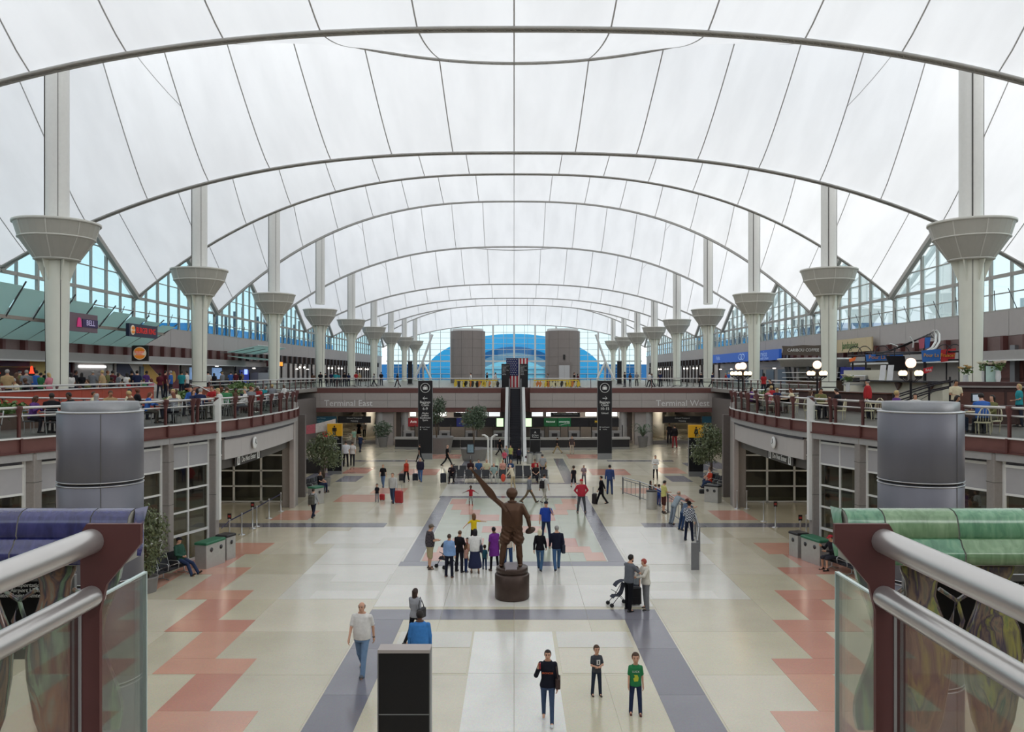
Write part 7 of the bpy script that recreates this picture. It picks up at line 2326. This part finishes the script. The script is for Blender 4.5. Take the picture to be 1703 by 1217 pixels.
# ---- coffee kiosk
k = thing('coffee_kiosk', 'round coffee kiosk with a grey curved canopy and slanted columns', 'kiosk', (24.2, 65, UP))
b = MB(); b.lathe([(1.6, 2.1), (2.6, 2.15), (2.72, 2.6), (2.85, 2.68), (2.8, 2.78), (1.6, 2.8), (1.6, 2.1)], 36); b.build('canopy', mat('kiosk_canopy_grey', '#8f8c88', .4), k)
b = MB(); b.lathe([(2.78, 2.66), (2.9, 2.7), (2.9, 2.8), (2.78, 2.82)], 36); b.build('canopy_edge', STEEL_W, k)
for zz in (1.25, 1.65):
    b = MB(); b.lathe([(1.5, zz), (2.5, zz), (2.52, zz+.05), (1.5, zz+.05)], 32); b.build('shelf', STEEL_W, k)
for i in range(8):
    a = i*math.pi/4+.2
    b = MB(); b.beam((1.9*math.cos(a), 1.9*math.sin(a), 0), (2.3*math.cos(a), 2.3*math.sin(a), 2.15), .22, .18); b.build('column', mat('kiosk_column', '#55575c', .4, metal=.3), k)
b = MB(); b.lathe([(2.1, 0), (2.25, 0), (2.25, .95), (2.35, .98), (2.35, 1.05), (1.7, 1.05)], 32); b.build('counter', mat('kiosk_counter', '#6f5a4a', .5), k)
b = MB(); b.lathe([(0, 0), (1.2, 0), (1.2, 2.1), (0, 2.1)], 20); b.build('core', mat('kiosk_core', '#c9c3b6', .5), k)
b = MB(); b.box(1.0, 2.9, -2.65, -2.5, 1.15, 2.1); b.build('blue_screen', mat('deep_blue_screen', '#262d70', .4, var=.6, scale=3, emit=.15), k)
# ---- pergola with its signs, bar wall, stair rails
IRON = mat('black_iron', '#2a272b', .45, metal=.3)
pg = thing('iron_pergola', 'black iron pergola frame with curved rods above the right restaurant bar', 'pergola', (0, 0, 0))
def pt(px, py, Z): return at(px, py, Z)
for px, Z in ((1418, 52), (1440, 51), (1596, 41.5), (1538, 44)):
    a = pt(px, 585, Z); b = MB(); b.tube([(a.x, a.y, DN), (a.x, a.y, a.z)], .06, 8); b.build('post', IRON, pg)
for (pa, za), (pb, zb), r_ in ((((1412, 592), 52), ((1600, 584), 41.5), .05), (((1412, 602), 52), ((1600, 598), 41.5), .05), (((1440, 586), 51), ((1560, 585), 43), .035)):
    b = MB(); b.tube([pt(*pa, za), pt(*pb, zb)], r_, 8); b.build('beam', IRON, pg)
for i, x_ in enumerate((1422, 1438, 1468, 1500, 1570, 1588)):
    Z = 52-(x_-1418)*.059
    c = pt(x_, 590, Z)
    b = MB(); b.tube([c+Vector((.45*math.cos(a), 0, .55*math.sin(a))) for a in np.linspace(0, math.pi, 10)], .025, 6); b.build('arched_rod', IRON, pg)
for i in range(7):
    a = pt(1440+i*4, 592-i*.5, 51-.3*i); e = pt(1520+i*6, 566-i*2.6, 46-.2*i); e2 = pt(1548+i*2, 556+i*2, 44)
    b = MB(); b.tube([a, a.lerp(e, .5)+Vector((0, 0, -.12)), e, e2], .022, 5); b.build('canopy_rod', IRON, pg)
for q in (0, 6):
    b = MB(); b.tube([pt(1552+q*.8, 549, 44), pt(1556+q, 556, 44), pt(1556+q, 568, 43.6), pt(1550+q, 578, 43.4), pt(1538+q, 586, 43.2)], .06, 8); b.build('white_arc', STEEL_W, pg)
b = MB(); b.tube([pt(1513, 560, 46), pt(1519, 568, 46), pt(1518, 578, 46)], .04, 6); b.tube([pt(1480, 571, 48), pt(1492, 575, 48), pt(1495, 580, 48)], .035, 6); b.build('white_arc', STEEL_W, pg)
def face_sign(label, px0, px1, py0, py1, Z, parts, txt, size, tm, shape=None, name='hanging_banner'):
    a, c = at(px0, py0, Z), at(px1, py1, Z)
    t = thing(name, label, 'sign', ((a.x+c.x)/2, Z, (a.z+c.z)/2))
    w_, h_ = (c.x-a.x)/2, (a.z-c.z)/2
    for (u0, u1, m) in parts:
        b = MB(); b.prism([(-w_+2*w_*u0+.06*(1-u0), 0, -h_), (-w_+2*w_*u1-.08*u1, 0, -h_+.1*u1), (-w_+2*w_*u1, 0, h_+.06*u1), (-w_+2*w_*u0, 0, h_-.06*(1-u0))], (0, .06, 0)); b.build('panel', m, t)
    if txt: lettering(txt, size, tm, t, (0, -.03, .02), sx=.95)
    return t
BLU = mat('banner_blue', '#2f66b0', .6, var=.08); RDB = mat('banner_red', '#b5282c', .6, var=.08); YL = mat('banner_yellow_letters', '#d9a13a', .6, var=0)
face_sign('blue banner with orange script Pour La France on the pergola', 1440, 1503, 588, 601, 49, [(0, 1, BLU)], 'Pour La France', .34, mat('banner_orange_letters', '#c98a4a', .6, var=0))
face_sign('blue and red banner with yellow script Pour La France', 1533, 1590, 581, 602, 42.5, [(0, .56, BLU), (.56, 1, RDB)], 'Pour La France!', .27, YL)
face_sign('small red lit sign under the pergola beside the lamp', 1536, 1552, 611, 621, 43.5, [(0, 1, mat('small_red_sign', '#a3222a', .5, emit=.2))], 'BAR', .2, WHITE)
face_sign('small orange price sign at the left end of the pergola', 1412, 1424, 595, 602, 51.5, [(0, 1, mat('small_orange_sign', '#c4622f', .5, emit=.2))], None, 0, None)
face_sign('pink and blue board behind the pergola rods', 1528, 1548, 561, 580, 47, [(0, .5, mat('board_pink', '#b3596a', .6)), (.5, 1, BLU)], None, 0, None, name='pergola_board')
a = at(1538, 571, 47)
b = MB(); b.tube([(a.x, 47.1, DN), (a.x, 47.1, a.z)], .04, 6); b.build('post', IRON, pg)
bw = thing('bar_wall', 'cream bar wall with dark counter ledge on the right terrace', 'bar', (0, 0, 0))
CRM = mat('bar_cream', '#d6d1bd', .5, var=.05)
for i, (ya, yb, z) in enumerate(((46.2, 51.5, 8.0), (43, 46.2, 7.35), (39.6, 43, 7.35))):
    b = MB(); b.box(21.0, 21.3, ya, yb, DN, z); b.build('wall_panel', CRM, bw)
b = MB(); b.box(20.3, 21.4, 39.4, 48.5, 7.35, 7.42); b.build('ledge', IRON, bw)
for y in (40.6, 44.0):
    b = MB(); b.prism([(20.95, y-.35, 7.3), (20.95, y+.35, 7.3), (20.95, y, 6.9)], (-.1, 0, 0)); b.build('bracket', mat('bracket_bronze', '#6b5148', .5), bw)
t = thing('menu_display', 'two white menu sheets leaning on the bar ledge', 'menu', (20.55, 44.6, 7.42), R(-62))
for dx in (-.3, .18):
    b = MB(); b.prism([(dx-.18, 0, 0), (dx+.18, 0, 0), (dx+.18, .14, .85), (dx-.18, .14, .85)], (0, .02, 0)); b.build('sheet', mat('menu_paper', '#d6d7d8', .6), t)
t = thing('black_screen', 'large tilted black screen hanging under the pergola', 'screen', at(1488, 604, 45))
b = MB(); b.prism([(-.5, 0, .42), (.55, 0, .42), (.75, .1, -.42), (-.1, .1, -.42)], (0, .08, 0)); b.build('panel', BLACK, t)
b = MB(); b.tube([(.0, .05, .4), (0, .05, .9)], .025, 6); b.build('hanger', IRON, t)
t = thing('espresso_machine', 'steel espresso machine on a bracket shelf at the bar wall', 'machine', (20.6, 48.6, 7.1), R(-60))
b = MB(); b.rbox((0, 0, .35), (1.5, .5, .5), .05); b.build('body', CHROME, t)
b = MB(); b.box(-.8, .8, -.3, .3, 0, .06); b.prism([(-.7, .2, 0), (-.7, -.2, 0), (-.7, .2, -.4)], (.06, 0, 0)); b.prism([(.64, .2, 0), (.64, -.2, 0), (.64, .2, -.4)], (.06, 0, 0)); b.build('shelf', ALU, t)
b = MB(); b.box(-.5, .4, -.27, -.24, .2, .45); b.build('front', DARK, t)
sr = thing('stair_railing', 'black iron stair railing climbing to the right restaurant', 'railing', (0, 0, 0))
for dz in (0, -.28):
    for dx in (0, .35):
        b = MB(); b.tube([(17.6+dx*.3, 37.5-dx, 6.75+dz), (19.0+dx*.3, 37.0-dx, 7.3+dz), (19.9+dx*.3, 36.9-dx, 7.5+dz)], .035, 6); b.build('rail', IRON, sr)
for i, (x, y, z) in enumerate(((17.6, 37.5, 6.75), (19.0, 37.0, 7.3), (19.9, 36.9, 7.5))):
    b = MB(); b.tube([(x, y, DN), (x, y, z+.15)], .045, 6); b.build('post', IRON, sr)
b = MB(); b.tube([(17.7, 37.4, DN+.2), (19.1, 36.95, 6.9)], .012, 4); b.tube([(17.7, 37.4, 6.4), (19.1, 36.95, DN+.3)], .012, 4); b.build('cross_wire', IRON, sr)
hc = thing('host_counter', 'dark wood host counter with flat ledges behind the right railing', 'counter', (21.6, 34.6, DN), R(-35))
WD = mat('dark_wood', '#432c29', .45, var=.25, scale=4)
b = MB(); b.rbox((0, 0, .72), (4.6, .7, 1.44), .03); b.build('body', WD, hc)
for i in range(5):
    b = MB(); b.box(-2.2+.9*i, -1.4+.9*i, -.38, -.34, .15, 1.25); b.build('front_panel', mat('cabinet_wood', '#5c3d35', .45, var=.2), hc)
b = MB(); b.box(-2.4, 2.4, -.5, .5, 1.44, 1.5); b.build('ledge', STONE, hc)
bc = thing('bar_counter', 'long dark wooden bar counter with stone top on the right dining floor', 'counter', (18.2, 44.5, DN), R(-72))
b = MB(); b.rbox((0, 0, .5), (7.0, .7, 1.0), .03); b.build('body', WD, bc)
b = MB(); b.box(-3.6, 3.6, -.45, .45, 1.0, 1.06); b.build('top', mat('bar_top', '#5b3b2f', .3), bc)
def flowers(label, loc, seed, col='#e6e0c6'):
    rr = random.Random(seed)
    t = thing('flower_vase', label, 'flowers', loc)
    b = MB(); b.lathe([(.08, 0), (.12, .2), (.10, .45), (.13, .5), (0, .5)], 14); b.build('vase', mat('vase_white', '#dcdedd', .3), t)
    b = MB(); leaves(b, (0, 0, .68), (.26, .26, .2), 60, .16, rr, -.3); o = b.build('greenery', LEAF3, t); o['kind'] = 'stuff'
    for i in range(9):
        a = i*2.4; r_ = .1+.22*rr.random()
        b = MB(); b.lathe([(0, 0), (.05, .03), (.12, .10), (.09, .08), (0, .03)], 6, (r_*math.cos(a), r_*math.sin(a), .72+.14*rr.random())); b.build('bloom', mat('bloom', col, .6), t)
flowers('white lilies in a tall vase on the bar counter by the kiosk', (18.0, 43.6, DN+1.06), 1)
flowers('yellow and pink flowers on the bar end near the first right column', (at(1606, 632, 37.3).x, 37.3, DN+1.5), 2, '#d6b072')
flowers('white flowers left of the pale menu board', (at(1637, 634, 36.4).x, 36.4, DN+1.68), 3)
flowers('white and red flowers right of the pale menu board', (at(1660, 634, 35.8).x, 35.8, DN+1.68), 4, '#e2d0bc')
t = thing('ledge_shelf', 'dark raised ledge carrying the flowers and menu boards', 'shelf', (at(1650, 640, 36).x, 36.0, DN), R(-32))
b = MB(); b.rbox((0, 0, .84), (2.9, .6, 1.68), .03); b.build('body', WD, t)
t = thing('menu_board', 'pale green menu board in a black frame among the flowers', 'menu', (at(1650, 640, 36.0).x, 36.0, DN+1.68), R(-10))
b = MB(); b.rbox((0, 0, .35), (.62, .05, .78), .01); b.build('frame', BLACK, t)
b = MB(); b.box(-.27, .27, -.035, -.02, .0, .70); b.build('sheet', mat('menu_mint', '#b9d3cb', .5), t)
t = thing('till_screen', 'small till screen on the counter behind the right railing', 'screen', tuple(at(1624, 672, 31.5)), R(15))
b = MB(); b.rbox((0, 0, .25), (.52, .06, .36), .02); b.build('bezel', BLACK, t)
b = MB(); b.box(-.21, .21, -.045, -.03, .13, .37); b.build('screen', mat('till_glow', '#a9b2bd', .4, var=0, emit=.25), t)
b = MB(); b.tube([(0, .02, .08), (0, .06, -.25)], .04, 8); b.build('stand', BLACK, t)
t = thing('service_counter', 'brown service counter under the till screen', 'counter', (at(1624, 690, 31.5).x+.4, 31.7, DN), R(-20))
b = MB(); b.rbox((0, 0, .45), (2.6, .6, .72), .03); b.build('body', WD, t)

# ---- globe lamps
def lamp(label, x, y):
    t = thing('globe_lamp', label, 'lamp', (x, y, DN), 0, 'globe lamps')
    b = MB(); b.lathe([(.16, 0), (.16, .08), (.09, .25), (.055, .4), (.045, 1.7), (.08, 1.75), (.05, 1.85), (.06, 2.1), (.12, 2.2), (.04, 2.3)], 14); b.build('post', IRON, t)
    for i in range(4):
        a = i*math.pi/2+.15
        e = Vector((.42*math.cos(a), .42*math.sin(a), 1.95))
        b = MB(); b.tube([(0, 0, 1.8), (e.x*.5, e.y*.5, 1.72), (e.x, e.y, 1.86)], .022, 6); b.lathe([(.03, 1.84), (.09, 1.88), (.10, 1.95), (.06, 1.97)], 10, (e.x, e.y, 0)); b.build('arm', IRON, t)
        b = MB(); b.sphere((e.x, e.y, 2.06), .115, 14, 10); b.build('small_globe', mat('small_globe_glow', '#ffd9a0', .4, var=0, emit=2.6), t)
    b = MB(); b.sphere((0, 0, 2.48), .205, 18, 12); b.build('globe', mat('globe_glow', '#ffd3b4', .4, var=0, emit=1.15), t)
lamp('black post lamp with glowing globes behind the right drum', 16.2, 33)
lamp('black post lamp with glowing globes in the middle of the right dining terrace', 15.0, 40)
lamp('black post lamp with glowing globes, second from the right balcony corner', 13.05, 46.1)
lamp('black post lamp with glowing globes, nearest the right balcony corner', 13.75, 49.5)

# ---- tables and chairs
def chair_proto(kind):
    t = thing('dining_chair', '', 'chair')
    m = mat('chair_metal', '#b9bbbd', .35, metal=.6) if kind == 'm' else mat('ivory_wood', '#d8d0b0', .5)
    sm = mat('chair_seat_dark', '#3a3a3e', .5) if kind == 'm' else m
    b = MB(); b.rbox((0, 0, .40), (.42, .42, .04), .02); b.build('seat', sm, t)
    lg = MB(); lg.tube([(0, 0, .40), (.02, .02, 0)], .016, 5); me = lg.mesh('leg', m)
    for sx_ in (-1, 1):
        for sy_ in (-1, 1):
            inst('leg', me, t, (sx_*.17, sy_*.17, 0))
    b = MB()
    if kind == 'm':
        b.tube([(-.19, -.19, .4), (-.19, -.26, .84), (.19, -.26, .84), (.19, -.19, .4)], .016, 5); b.box(-.18, .18, -.27, -.24, .62, .66); b.box(-.18, .18, -.26, -.23, .74, .78)
    else:
        b.tube([(.21*math.cos(a), -.19-.05*math.sin(a), .42+.5*math.sin(a)) for a in np.linspace(0, math.pi, 10)], .02, 6)
        for x in (-.12, -.04, .04, .12): b.tube([(x, -.19, .42), (x*1.1, -.24, .88-.1*abs(x)/.12)], .009, 4)
    b.build('backrest', m, t)
    return t
def table_proto(kind):
    t = thing('dining_table', '', 'table')
    b = MB(); b.lathe([(0, .70), (.40, .70), (.42, .72), (.40, .74), (0, .74)], 20); b.build('tabletop', mat('table_top_'+kind, '#7b7570' if kind == 'm' else '#c9bfa0', .4), t)
    b = MB(); b.lathe([(.26, 0), (.26, .03), (.05, .06), (.04, .70)], 14); b.build('pedestal', IRON, t)
    return t
rr = random.Random(21)
PAL = {'white': '#d6d4d0', 'black': '#1d1c20', 'navy': '#262e4c', 'grey': '#7d7f84', 'red': '#a62f33', 'teal': '#2f8a92', 'blue': '#3a62a8', 'green': '#3f7a50', 'tan': '#a58d68', 'pink': '#c27a86', 'maroon': '#5b2530', 'brown': '#5a4234', 'cream': '#d3c9ab', 'purple': '#5b3a78', 'olive': '#6b6a45', 'orange': '#c0683a'}
HAIR = {'dark': '#1f1815', 'brown': '#4f3726', 'fair': '#b39a68', 'grey': '#9a9690', 'auburn': '#6b3a26'}
def crowd_person(x, y, z, rz, pose, build, topc, hair, hairc, zone, n, skin='light', h=None, sit=False, hat=None, sleeve='short', bottom='#2a2c38'):
    seat = 'seated ' if sit else 'standing '
    hp = f' and {hat}' if hat else f' and {hairc} hair' if hair != 'bald' else ' and bald head'
    lab = f'{seat}person in {topc} top{hp}, {ordw(n)} from left {zone}'
    hh = h or {'m': 1.77, 'f': 1.65, 'h': 1.76, 'c': 1.25}[build]
    o, F = person(lab, (x, y, z), rz, h=hh, pose=pose, build=build, top=PAL[topc], bottom=bottom, hair=hair, hairc=HAIR[hairc], v=.042, skin=skin, hat='cap' if hat else None, hatc='#26252a', group=zone, sleeve=sleeve)
    return o
def crowd(zone, rows):
    rows = sorted(rows, key=lambda r_: r_[0]/r_[1])
    for n_, r_ in enumerate(rows):
        crowd_person(*r_[:9], zone, n_+1, **(r_[9] if len(r_) > 9 else {}))
def rnd_look(rr, cols=None):
    b_ = rr.choice('mfmfh')
    return b_, rr.choice(cols or ['white', 'black', 'black', 'navy', 'navy', 'grey', 'grey', 'brown', 'white', 'maroon', 'tan', 'olive', 'red', 'blue', 'pink', 'cream', 'green', 'purple']), ('long' if b_ == 'f' and rr.random() < .45 else 'bob' if b_ == 'f' and rr.random() < .6 else 'short'), rr.choice(['dark', 'dark', 'brown', 'brown', 'fair', 'grey', 'auburn'])
protos = {}
for s, nm, kd in ((-1, 'left', 'm'), (1, 'right', 'w')):
    chr_, tab_ = chair_proto(kd), table_proto(kd)
    used_c = used_t = 0
    rows = []
    spots = []
    for y in (22.5, 25.3, 28.0, 30.8, 33.6, 36.4, 39.2, 42.0, 44.8, 47.6, 50.2):
        for j, off in enumerate((1.35, 3.6)):
            x = edge_at_y(y)+off
            if any(math.hypot(x-qx, y-qy) < 2.3 for qx, qy in (((18.7, 29.5), (18.4, 45.0), (17.6, 51.2)) if s < 0 else ((15.9, 50.9), (16.2, 33), (15.0, 40), (13.6, 48.4)))) or (abs(y-47.6) < .1 and j == 0): continue
            if x > 19.2 or (s > 0 and j == 1 and (y > 41 or y < 32)) or (s < 0 and j == 1 and 43 < y < 47.2) or (s < 0 and y > 49.5 and j == 1): continue
            if s > 0 and abs(y-33.6) < .1 and j == 1: continue
            spots.append((x, y, j))
    nt_ = 0
    for x, y, j in spots:
        nt_ += 1
        ang0 = rr.uniform(0, 1.5)
        mt = 'grey round' if kd == 'm' else 'cream round'
        lab = f'{mt} cafe table, {ordw(nt_)} counted along the {nm} dining terrace'
        if used_t: copy_tree(tab_, (s*x, y, DN), 0, lab, f'tables on the {nm} terrace')
        else:
            tab_.location = (s*x, y, DN); tab_['label'] = lab; tab_['group'] = f'tables on the {nm} terrace'; used_t = 1
        nc = 3 if j == 0 else 2
        for q in range(nc):
            a = ang0+q*2*math.pi/nc
            cx_, cy_ = s*x+.72*math.cos(a), y+.72*math.sin(a)
            rz = math.atan2(-(cy_-y), -(cx_-s*x))-math.pi/2   # local +y faces the table
            lab = f'{"metal" if kd == "m" else "ivory spindle back"} chair, {ordw(q+1)} at the {ordw(nt_)} table of the {nm} dining terrace'
            if used_c: copy_tree(chr_, (cx_, cy_, DN), rz, lab, f'chairs on the {nm} terrace')
            else:
                chr_.location = (cx_, cy_, DN); chr_.rotation_euler = (0, 0, rz); chr_['label'] = lab; chr_['group'] = f'chairs on the {nm} terrace'; used_c = 1
            if rr.random() < (.92 if s < 0 else .85):
                cols = None
                if s < 0 and 46 < y < 51: cols = ['teal', 'tan', 'white', 'grey', 'navy']
                b_, c_, hr_, hc_ = rnd_look(rr, cols)
                rows.append((cx_, cy_, DN, math.degrees(rz), rr.choice(['sit', 'sit_eat', 'sit_eat']), b_, c_, hr_, hc_, dict(sit=True, skin=rr.choice(['light', 'light', 'mid', 'dark']), sleeve=rr.choice(['short', 'long']), bottom=rr.choice(['#2a2c38', '#3a4a68', '#5a5650', '#22212a']))))
    crowd(f'at the {nm} dining tables', rows)
# named figures on the right terrace
crowd('on right dining floor', [
    (at(1285, 640, 47).x, 47, DN, 120, 'bend', 'm', 'black', 'short', 'dark', dict(sleeve='long')),
    (at(1589, 660, 34.5).x, 34.5, DN, 175, 'hold', 'm', 'cream', 'short', 'dark', dict(skin='mid')),
    (at(1443, 655, 37).x, 37, DN, 60, 'stand', 'h', 'red', 'short', 'grey', dict(sleeve='long', hat='red cap')),
    (at(1695, 640, 31).x, 31, DN, 80, 'stand2', 'f', 'teal', 'bob', 'fair', dict()),
    (at(1270, 620, 58).x, 58, UP, 10, 'stand', 'f', 'red', 'long', 'dark', dict())])
# left terrace crowd: queueing at the stalls and standing behind the red wall
rows = []
for px, Z, c_, b_, hr_, hc_, rz, kw in (
        (12, 36, 'tan', 'm', 'short', 'grey', 20, {}), (26, 38, 'brown', 'f', 'bob', 'brown', -30, {}), (33, 44, 'olive', 'm', 'short', 'grey', 60, dict(hat='pale hat')), (44, 40, 'grey', 'm', 'short', 'grey', 30, {}), (60, 43, 'blue', 'h', 'short', 'dark', 10, {}),
        (68, 42, 'green', 'f', 'short', 'dark', -15, {}), (76, 46, 'black', 'm', 'short', 'dark', 0, {}), (82, 39, 'pink', 'f', 'bob', 'fair', 80, {}), (118, 44, 'white', 'f', 'long', 'dark', 60, {}), (126, 46, 'black', 'm', 'short', 'dark', -70, {}),
        (136, 48, 'black', 'f', 'long', 'dark', 20, {}), (154, 50, 'grey', 'm', 'short', 'grey', 5, dict(sleeve='long')), (170, 44, 'tan', 'h', 'short', 'fair', 90, {}), (179, 50, 'olive', 'm', 'short', 'auburn', -80, {}), (187, 52, 'maroon', 'm', 'short', 'dark', 10, {}),
        (197, 46, 'grey', 'f', 'bob', 'dark', -40, {}), (204, 48, 'brown', 'c', 'short', 'dark', 10, {}), (211, 44, 'white', 'f', 'long', 'dark', 70, {}), (219, 50, 'black', 'm', 'short', 'dark', 0, dict(hat='white cap')), (228, 46, 'navy', 'm', 'short', 'dark', 5, {}),
        (239, 47, 'green', 'c', 'short', 'brown', 15, {}), (243, 52, 'purple', 'm', 'short', 'dark', -20, {}), (252, 46, 'pink', 'c', 'bob', 'auburn', 30, {}), (266, 52, 'maroon', 'f', 'short', 'dark', 10, {}), (275, 54, 'maroon', 'm', 'short', 'dark', -50, {}),
        (284, 50, 'blue', 'm', 'short', 'grey', 100, {}), (302, 55, 'teal', 'm', 'short', 'dark', 0, {}), (311, 50, 'white', 'm', 'short', 'dark', 90, {}), (346, 62, 'white', 'm', 'short', 'dark', 10, {}), (356, 66, 'black', 'f', 'bob', 'dark', 30, {}),
        (370, 62, 'grey', 'm', 'short', 'fair', 80, dict(hat='white hat')), (384, 70, 'blue', 'm', 'short', 'dark', 5, {}), (392, 70, 'maroon', 'm', 'short', 'dark', -10, {}), (398, 74, 'black', 'f', 'bob', 'dark', 10, {})):
    x_ = (px-855)*Z/FPX
    if x_ > -22.0: Z = 22.6*FPX/(855-px); x_ = -22.6
    rows.append((x_, Z, UP, rz, rr.choice(['stand', 'stand2', 'hold', 'stand']), b_, c_, hr_, hc_, dict(skin=rr.choice(['light', 'light', 'mid', 'dark']), **kw)))
for i in range(16):
    y_ = 30+1.15*i+rr.uniform(-.3, .3)
    b_, c_, hr_, hc_ = rnd_look(rr)
    rows.append((-22.3-rr.uniform(0, 1.2)-(1.8 if 38 < y_ < 43 else 0), y_, UP, rr.uniform(-180, 180), 'sit_eat', b_, c_, hr_, hc_, dict(sit=True, skin=rr.choice(['light', 'mid', 'dark']))))
crowd('on the left upper terrace', rows)
# people crossing the bridge and standing beyond it
rows = []
for px, Z, c_, b_, hr_, hc_, rz, pose in (
        (402, 91, 'tan', 'm', 'short', 'dark', 30, 'stand'), (520, 92, 'brown', 'f', 'bob', 'dark', 0, 'stand'), (527, 97, 'brown', 'm', 'short', 'dark', 0, 'stand'), (533, 92.5, 'black', 'm', 'short', 'dark', 10, 'stand'), (541, 98, 'black', 'f', 'short', 'dark', 0, 'stand'), (551, 100, 'navy', 'm', 'short', 'dark', 0, 'stand'), (558, 97, 'teal', 'h', 'short', 'dark', 5, 'stand'), (563, 101, 'teal', 'f', 'bob', 'brown', 0, 'stand'),
        (573, 99, 'black', 'm', 'short', 'dark', 0, 'stand'), (580, 100, 'navy', 'f', 'long', 'dark', 0, 'stand'), (592, 104, 'red', 'm', 'short', 'brown', 0, 'stand'), (598, 106, 'tan', 'f', 'bob', 'fair', 10, 'stand'), (622, 100, 'grey', 'f', 'bob', 'dark', 100, 'walk'), (634, 106, 'black', 'm', 'short', 'dark', 0, 'stand'), (661, 96, 'black', 'f', 'bob', 'dark', 60, 'walk'),
        (783, 93, 'white', 'm', 'short', 'dark', 80, 'stride'), (810, 95, 'black', 'm', 'short', 'dark', -80, 'walk'), (824, 94, 'white', 'm', 'short', 'dark', -70, 'walk'), (911, 94, 'grey', 'f', 'bob', 'brown', 80, 'walk'), (955, 92.5, 'black', 'm', 'short', 'brown', -80, 'walk2'), (961, 92, 'maroon', 'f', 'bob', 'dark', -75, 'walk'),
        (1039, 96, 'black', 'm', 'short', 'dark', 60, 'stand'), (1048, 99, 'brown', 'f', 'bob', 'dark', -40, 'stand'), (1059, 104, 'grey', 'm', 'short', 'grey', 10, 'stand'), (1080, 93, 'white', 'm', 'short', 'dark', 40, 'walk'), (1084, 94, 'grey', 'f', 'bob', 'brown', 40, 'walk'), (1098, 97, 'navy', 'm', 'short', 'dark', 20, 'stand'), (1166, 92, 'black', 'h', 'short', 'grey', 10, 'walk'),
        (1185, 93, 'navy', 'm', 'short', 'brown', -70, 'walk2'), (1207, 92, 'red', 'f', 'short', 'fair', 60, 'stand'), (1212, 90, 'blue', 'm', 'short', 'grey', 40, 'stand'), (1217, 93, 'white', 'f', 'bob', 'dark', 0, 'walk'), (1233, 90, 'black', 'm', 'short', 'dark', 10, 'stand')):
    rows.append(((px-855)*Z/FPX, Z, UP, rz, pose, b_, c_, hr_, hc_))
crowd('at the bridge', rows)

# ---- bright cut-out decorations on the bridge glass
rd = random.Random(5)
DC = [mat('decal_yellow', '#d0b23c', .6), mat('decal_black', '#2b2926', .6), mat('decal_orange', '#c2763a', .6), mat('decal_cream', '#c9c09a', .6)]
for x0, x1 in ((-6.5, -1.8), (2.1, 7.0)):
    x = x0
    while x < x1:
        z = UP+.1
        b = MB(); b.prism([(x+.0, 88.05, z), (x+.12+rd.random()*.2, 88.05, z+rd.random()*.2), (x+.25+.1*rd.random(), 88.05, z+.45), (x+.12, 88.05, z+.75+.15*rd.random()), (x-.1*rd.random(), 88.05, z+.4)], (0, -.01, 0)); b.build('decal', rd.choice(DC), bpy.data.objects['bridge_railing'])
        x += .22+.16*rd.random()
    b = MB(); b.box(x0, x1, 88.03, 88.045, UP+.80, UP+.92); b.build('decal', DC[0], bpy.data.objects['bridge_railing'])
# queue posts beyond the bridge
qm = MB(); qm.lathe([(.2, 0), (.2, .03), (.04, .06), (.04, 1.0), (0, 1.02)], 8); qme = qm.mesh('queue_post', IRON)
for side in (-1, 1):
    for i in range(16):
        o = inst('queue_post', qme, None, (side*(17.5+(i % 4)*1.6), 97+(i//4)*3.5, UP))
        tag(o, f'black queue post beyond the bridge in the {"left" if side < 0 else "right"} roped lanes', 'post', f'queue posts beyond the bridge, {"left" if side < 0 else "right"} lanes')
for x_px, nm in ((682, 'left'), (1030, 'right')):
    a = at(x_px, 628, 118)
    t = thing('dark_monolith', f'tall black sign pylon far beyond the bridge on the {nm}', 'sign', (a.x, 118, UP))
    b = MB(); b.rbox((0, 0, 1.7), (.65, .3, 3.4), .02); b.build('body', BLACK, t)
    b = MB(); b.rbox((0, 0, .06), (.9, .5, .12), .02); b.build('base', ALU, t)
# ---- signs carry their lettering and marks as sub-parts of the face they sit on
_FACE = ('panel', 'body', 'board', 'band', 'box', 'timber', 'plate', 'poster')
_MARK = ('lettering', 'arrow', 'pictogram', 'rule', 'suitcase_icon', 'ring', 'emblem', 'bell_emblem', 'swoosh', 'disc', 'bun', 'letter_field', 'restroom_figure', 'print_patch')
for o in [o for o in SC.objects if o.parent is None and o.get('category') in ('sign', 'menu')]:
    face = next((c for n in _FACE for c in o.children if c.name.split('.')[0] == n), None)
    if face is None: continue
    fig = next((c for c in o.children if c.name.split('.')[0] == 'yellow_panel'), None)
    for c in list(o.children):
        n = c.name.split('.')[0]
        if n in _MARK:
            c.parent = fig if (fig is not None and n == 'restroom_figure') else face
for o in [o for o in SC.objects if o.parent is None and o.get('category') == 'person']:
    shirt = next((c for c in o.children if c.name.split('.')[0] == 'shirt'), None)
    for c in list(o.children):
        if c.name.split('.')[0] in ('lettering', 'print_patch', 'print_numeral', 'print_motif'):
            c.parent = shirt
for nm, par, kid in (('escalator', 'balustrade', ('handrail',)), ('waste_bin', 'body', ('opening',)), ('suitcase', 'shell', ('pocket', 'handle')), ('backpack', 'pack', ('pocket', 'strap')), ('round_bin', 'body', ())):
    for o in [o for o in SC.objects if o.parent is None and o.name.split('.')[0] == nm]:
        bs = [c for c in o.children if c.name.split('.')[0] == par]
        ks = [c for c in o.children if c.name.split('.')[0] in kid]
        for i, c in enumerate(ks):
            c.parent = bs[min(i, len(bs)-1)]
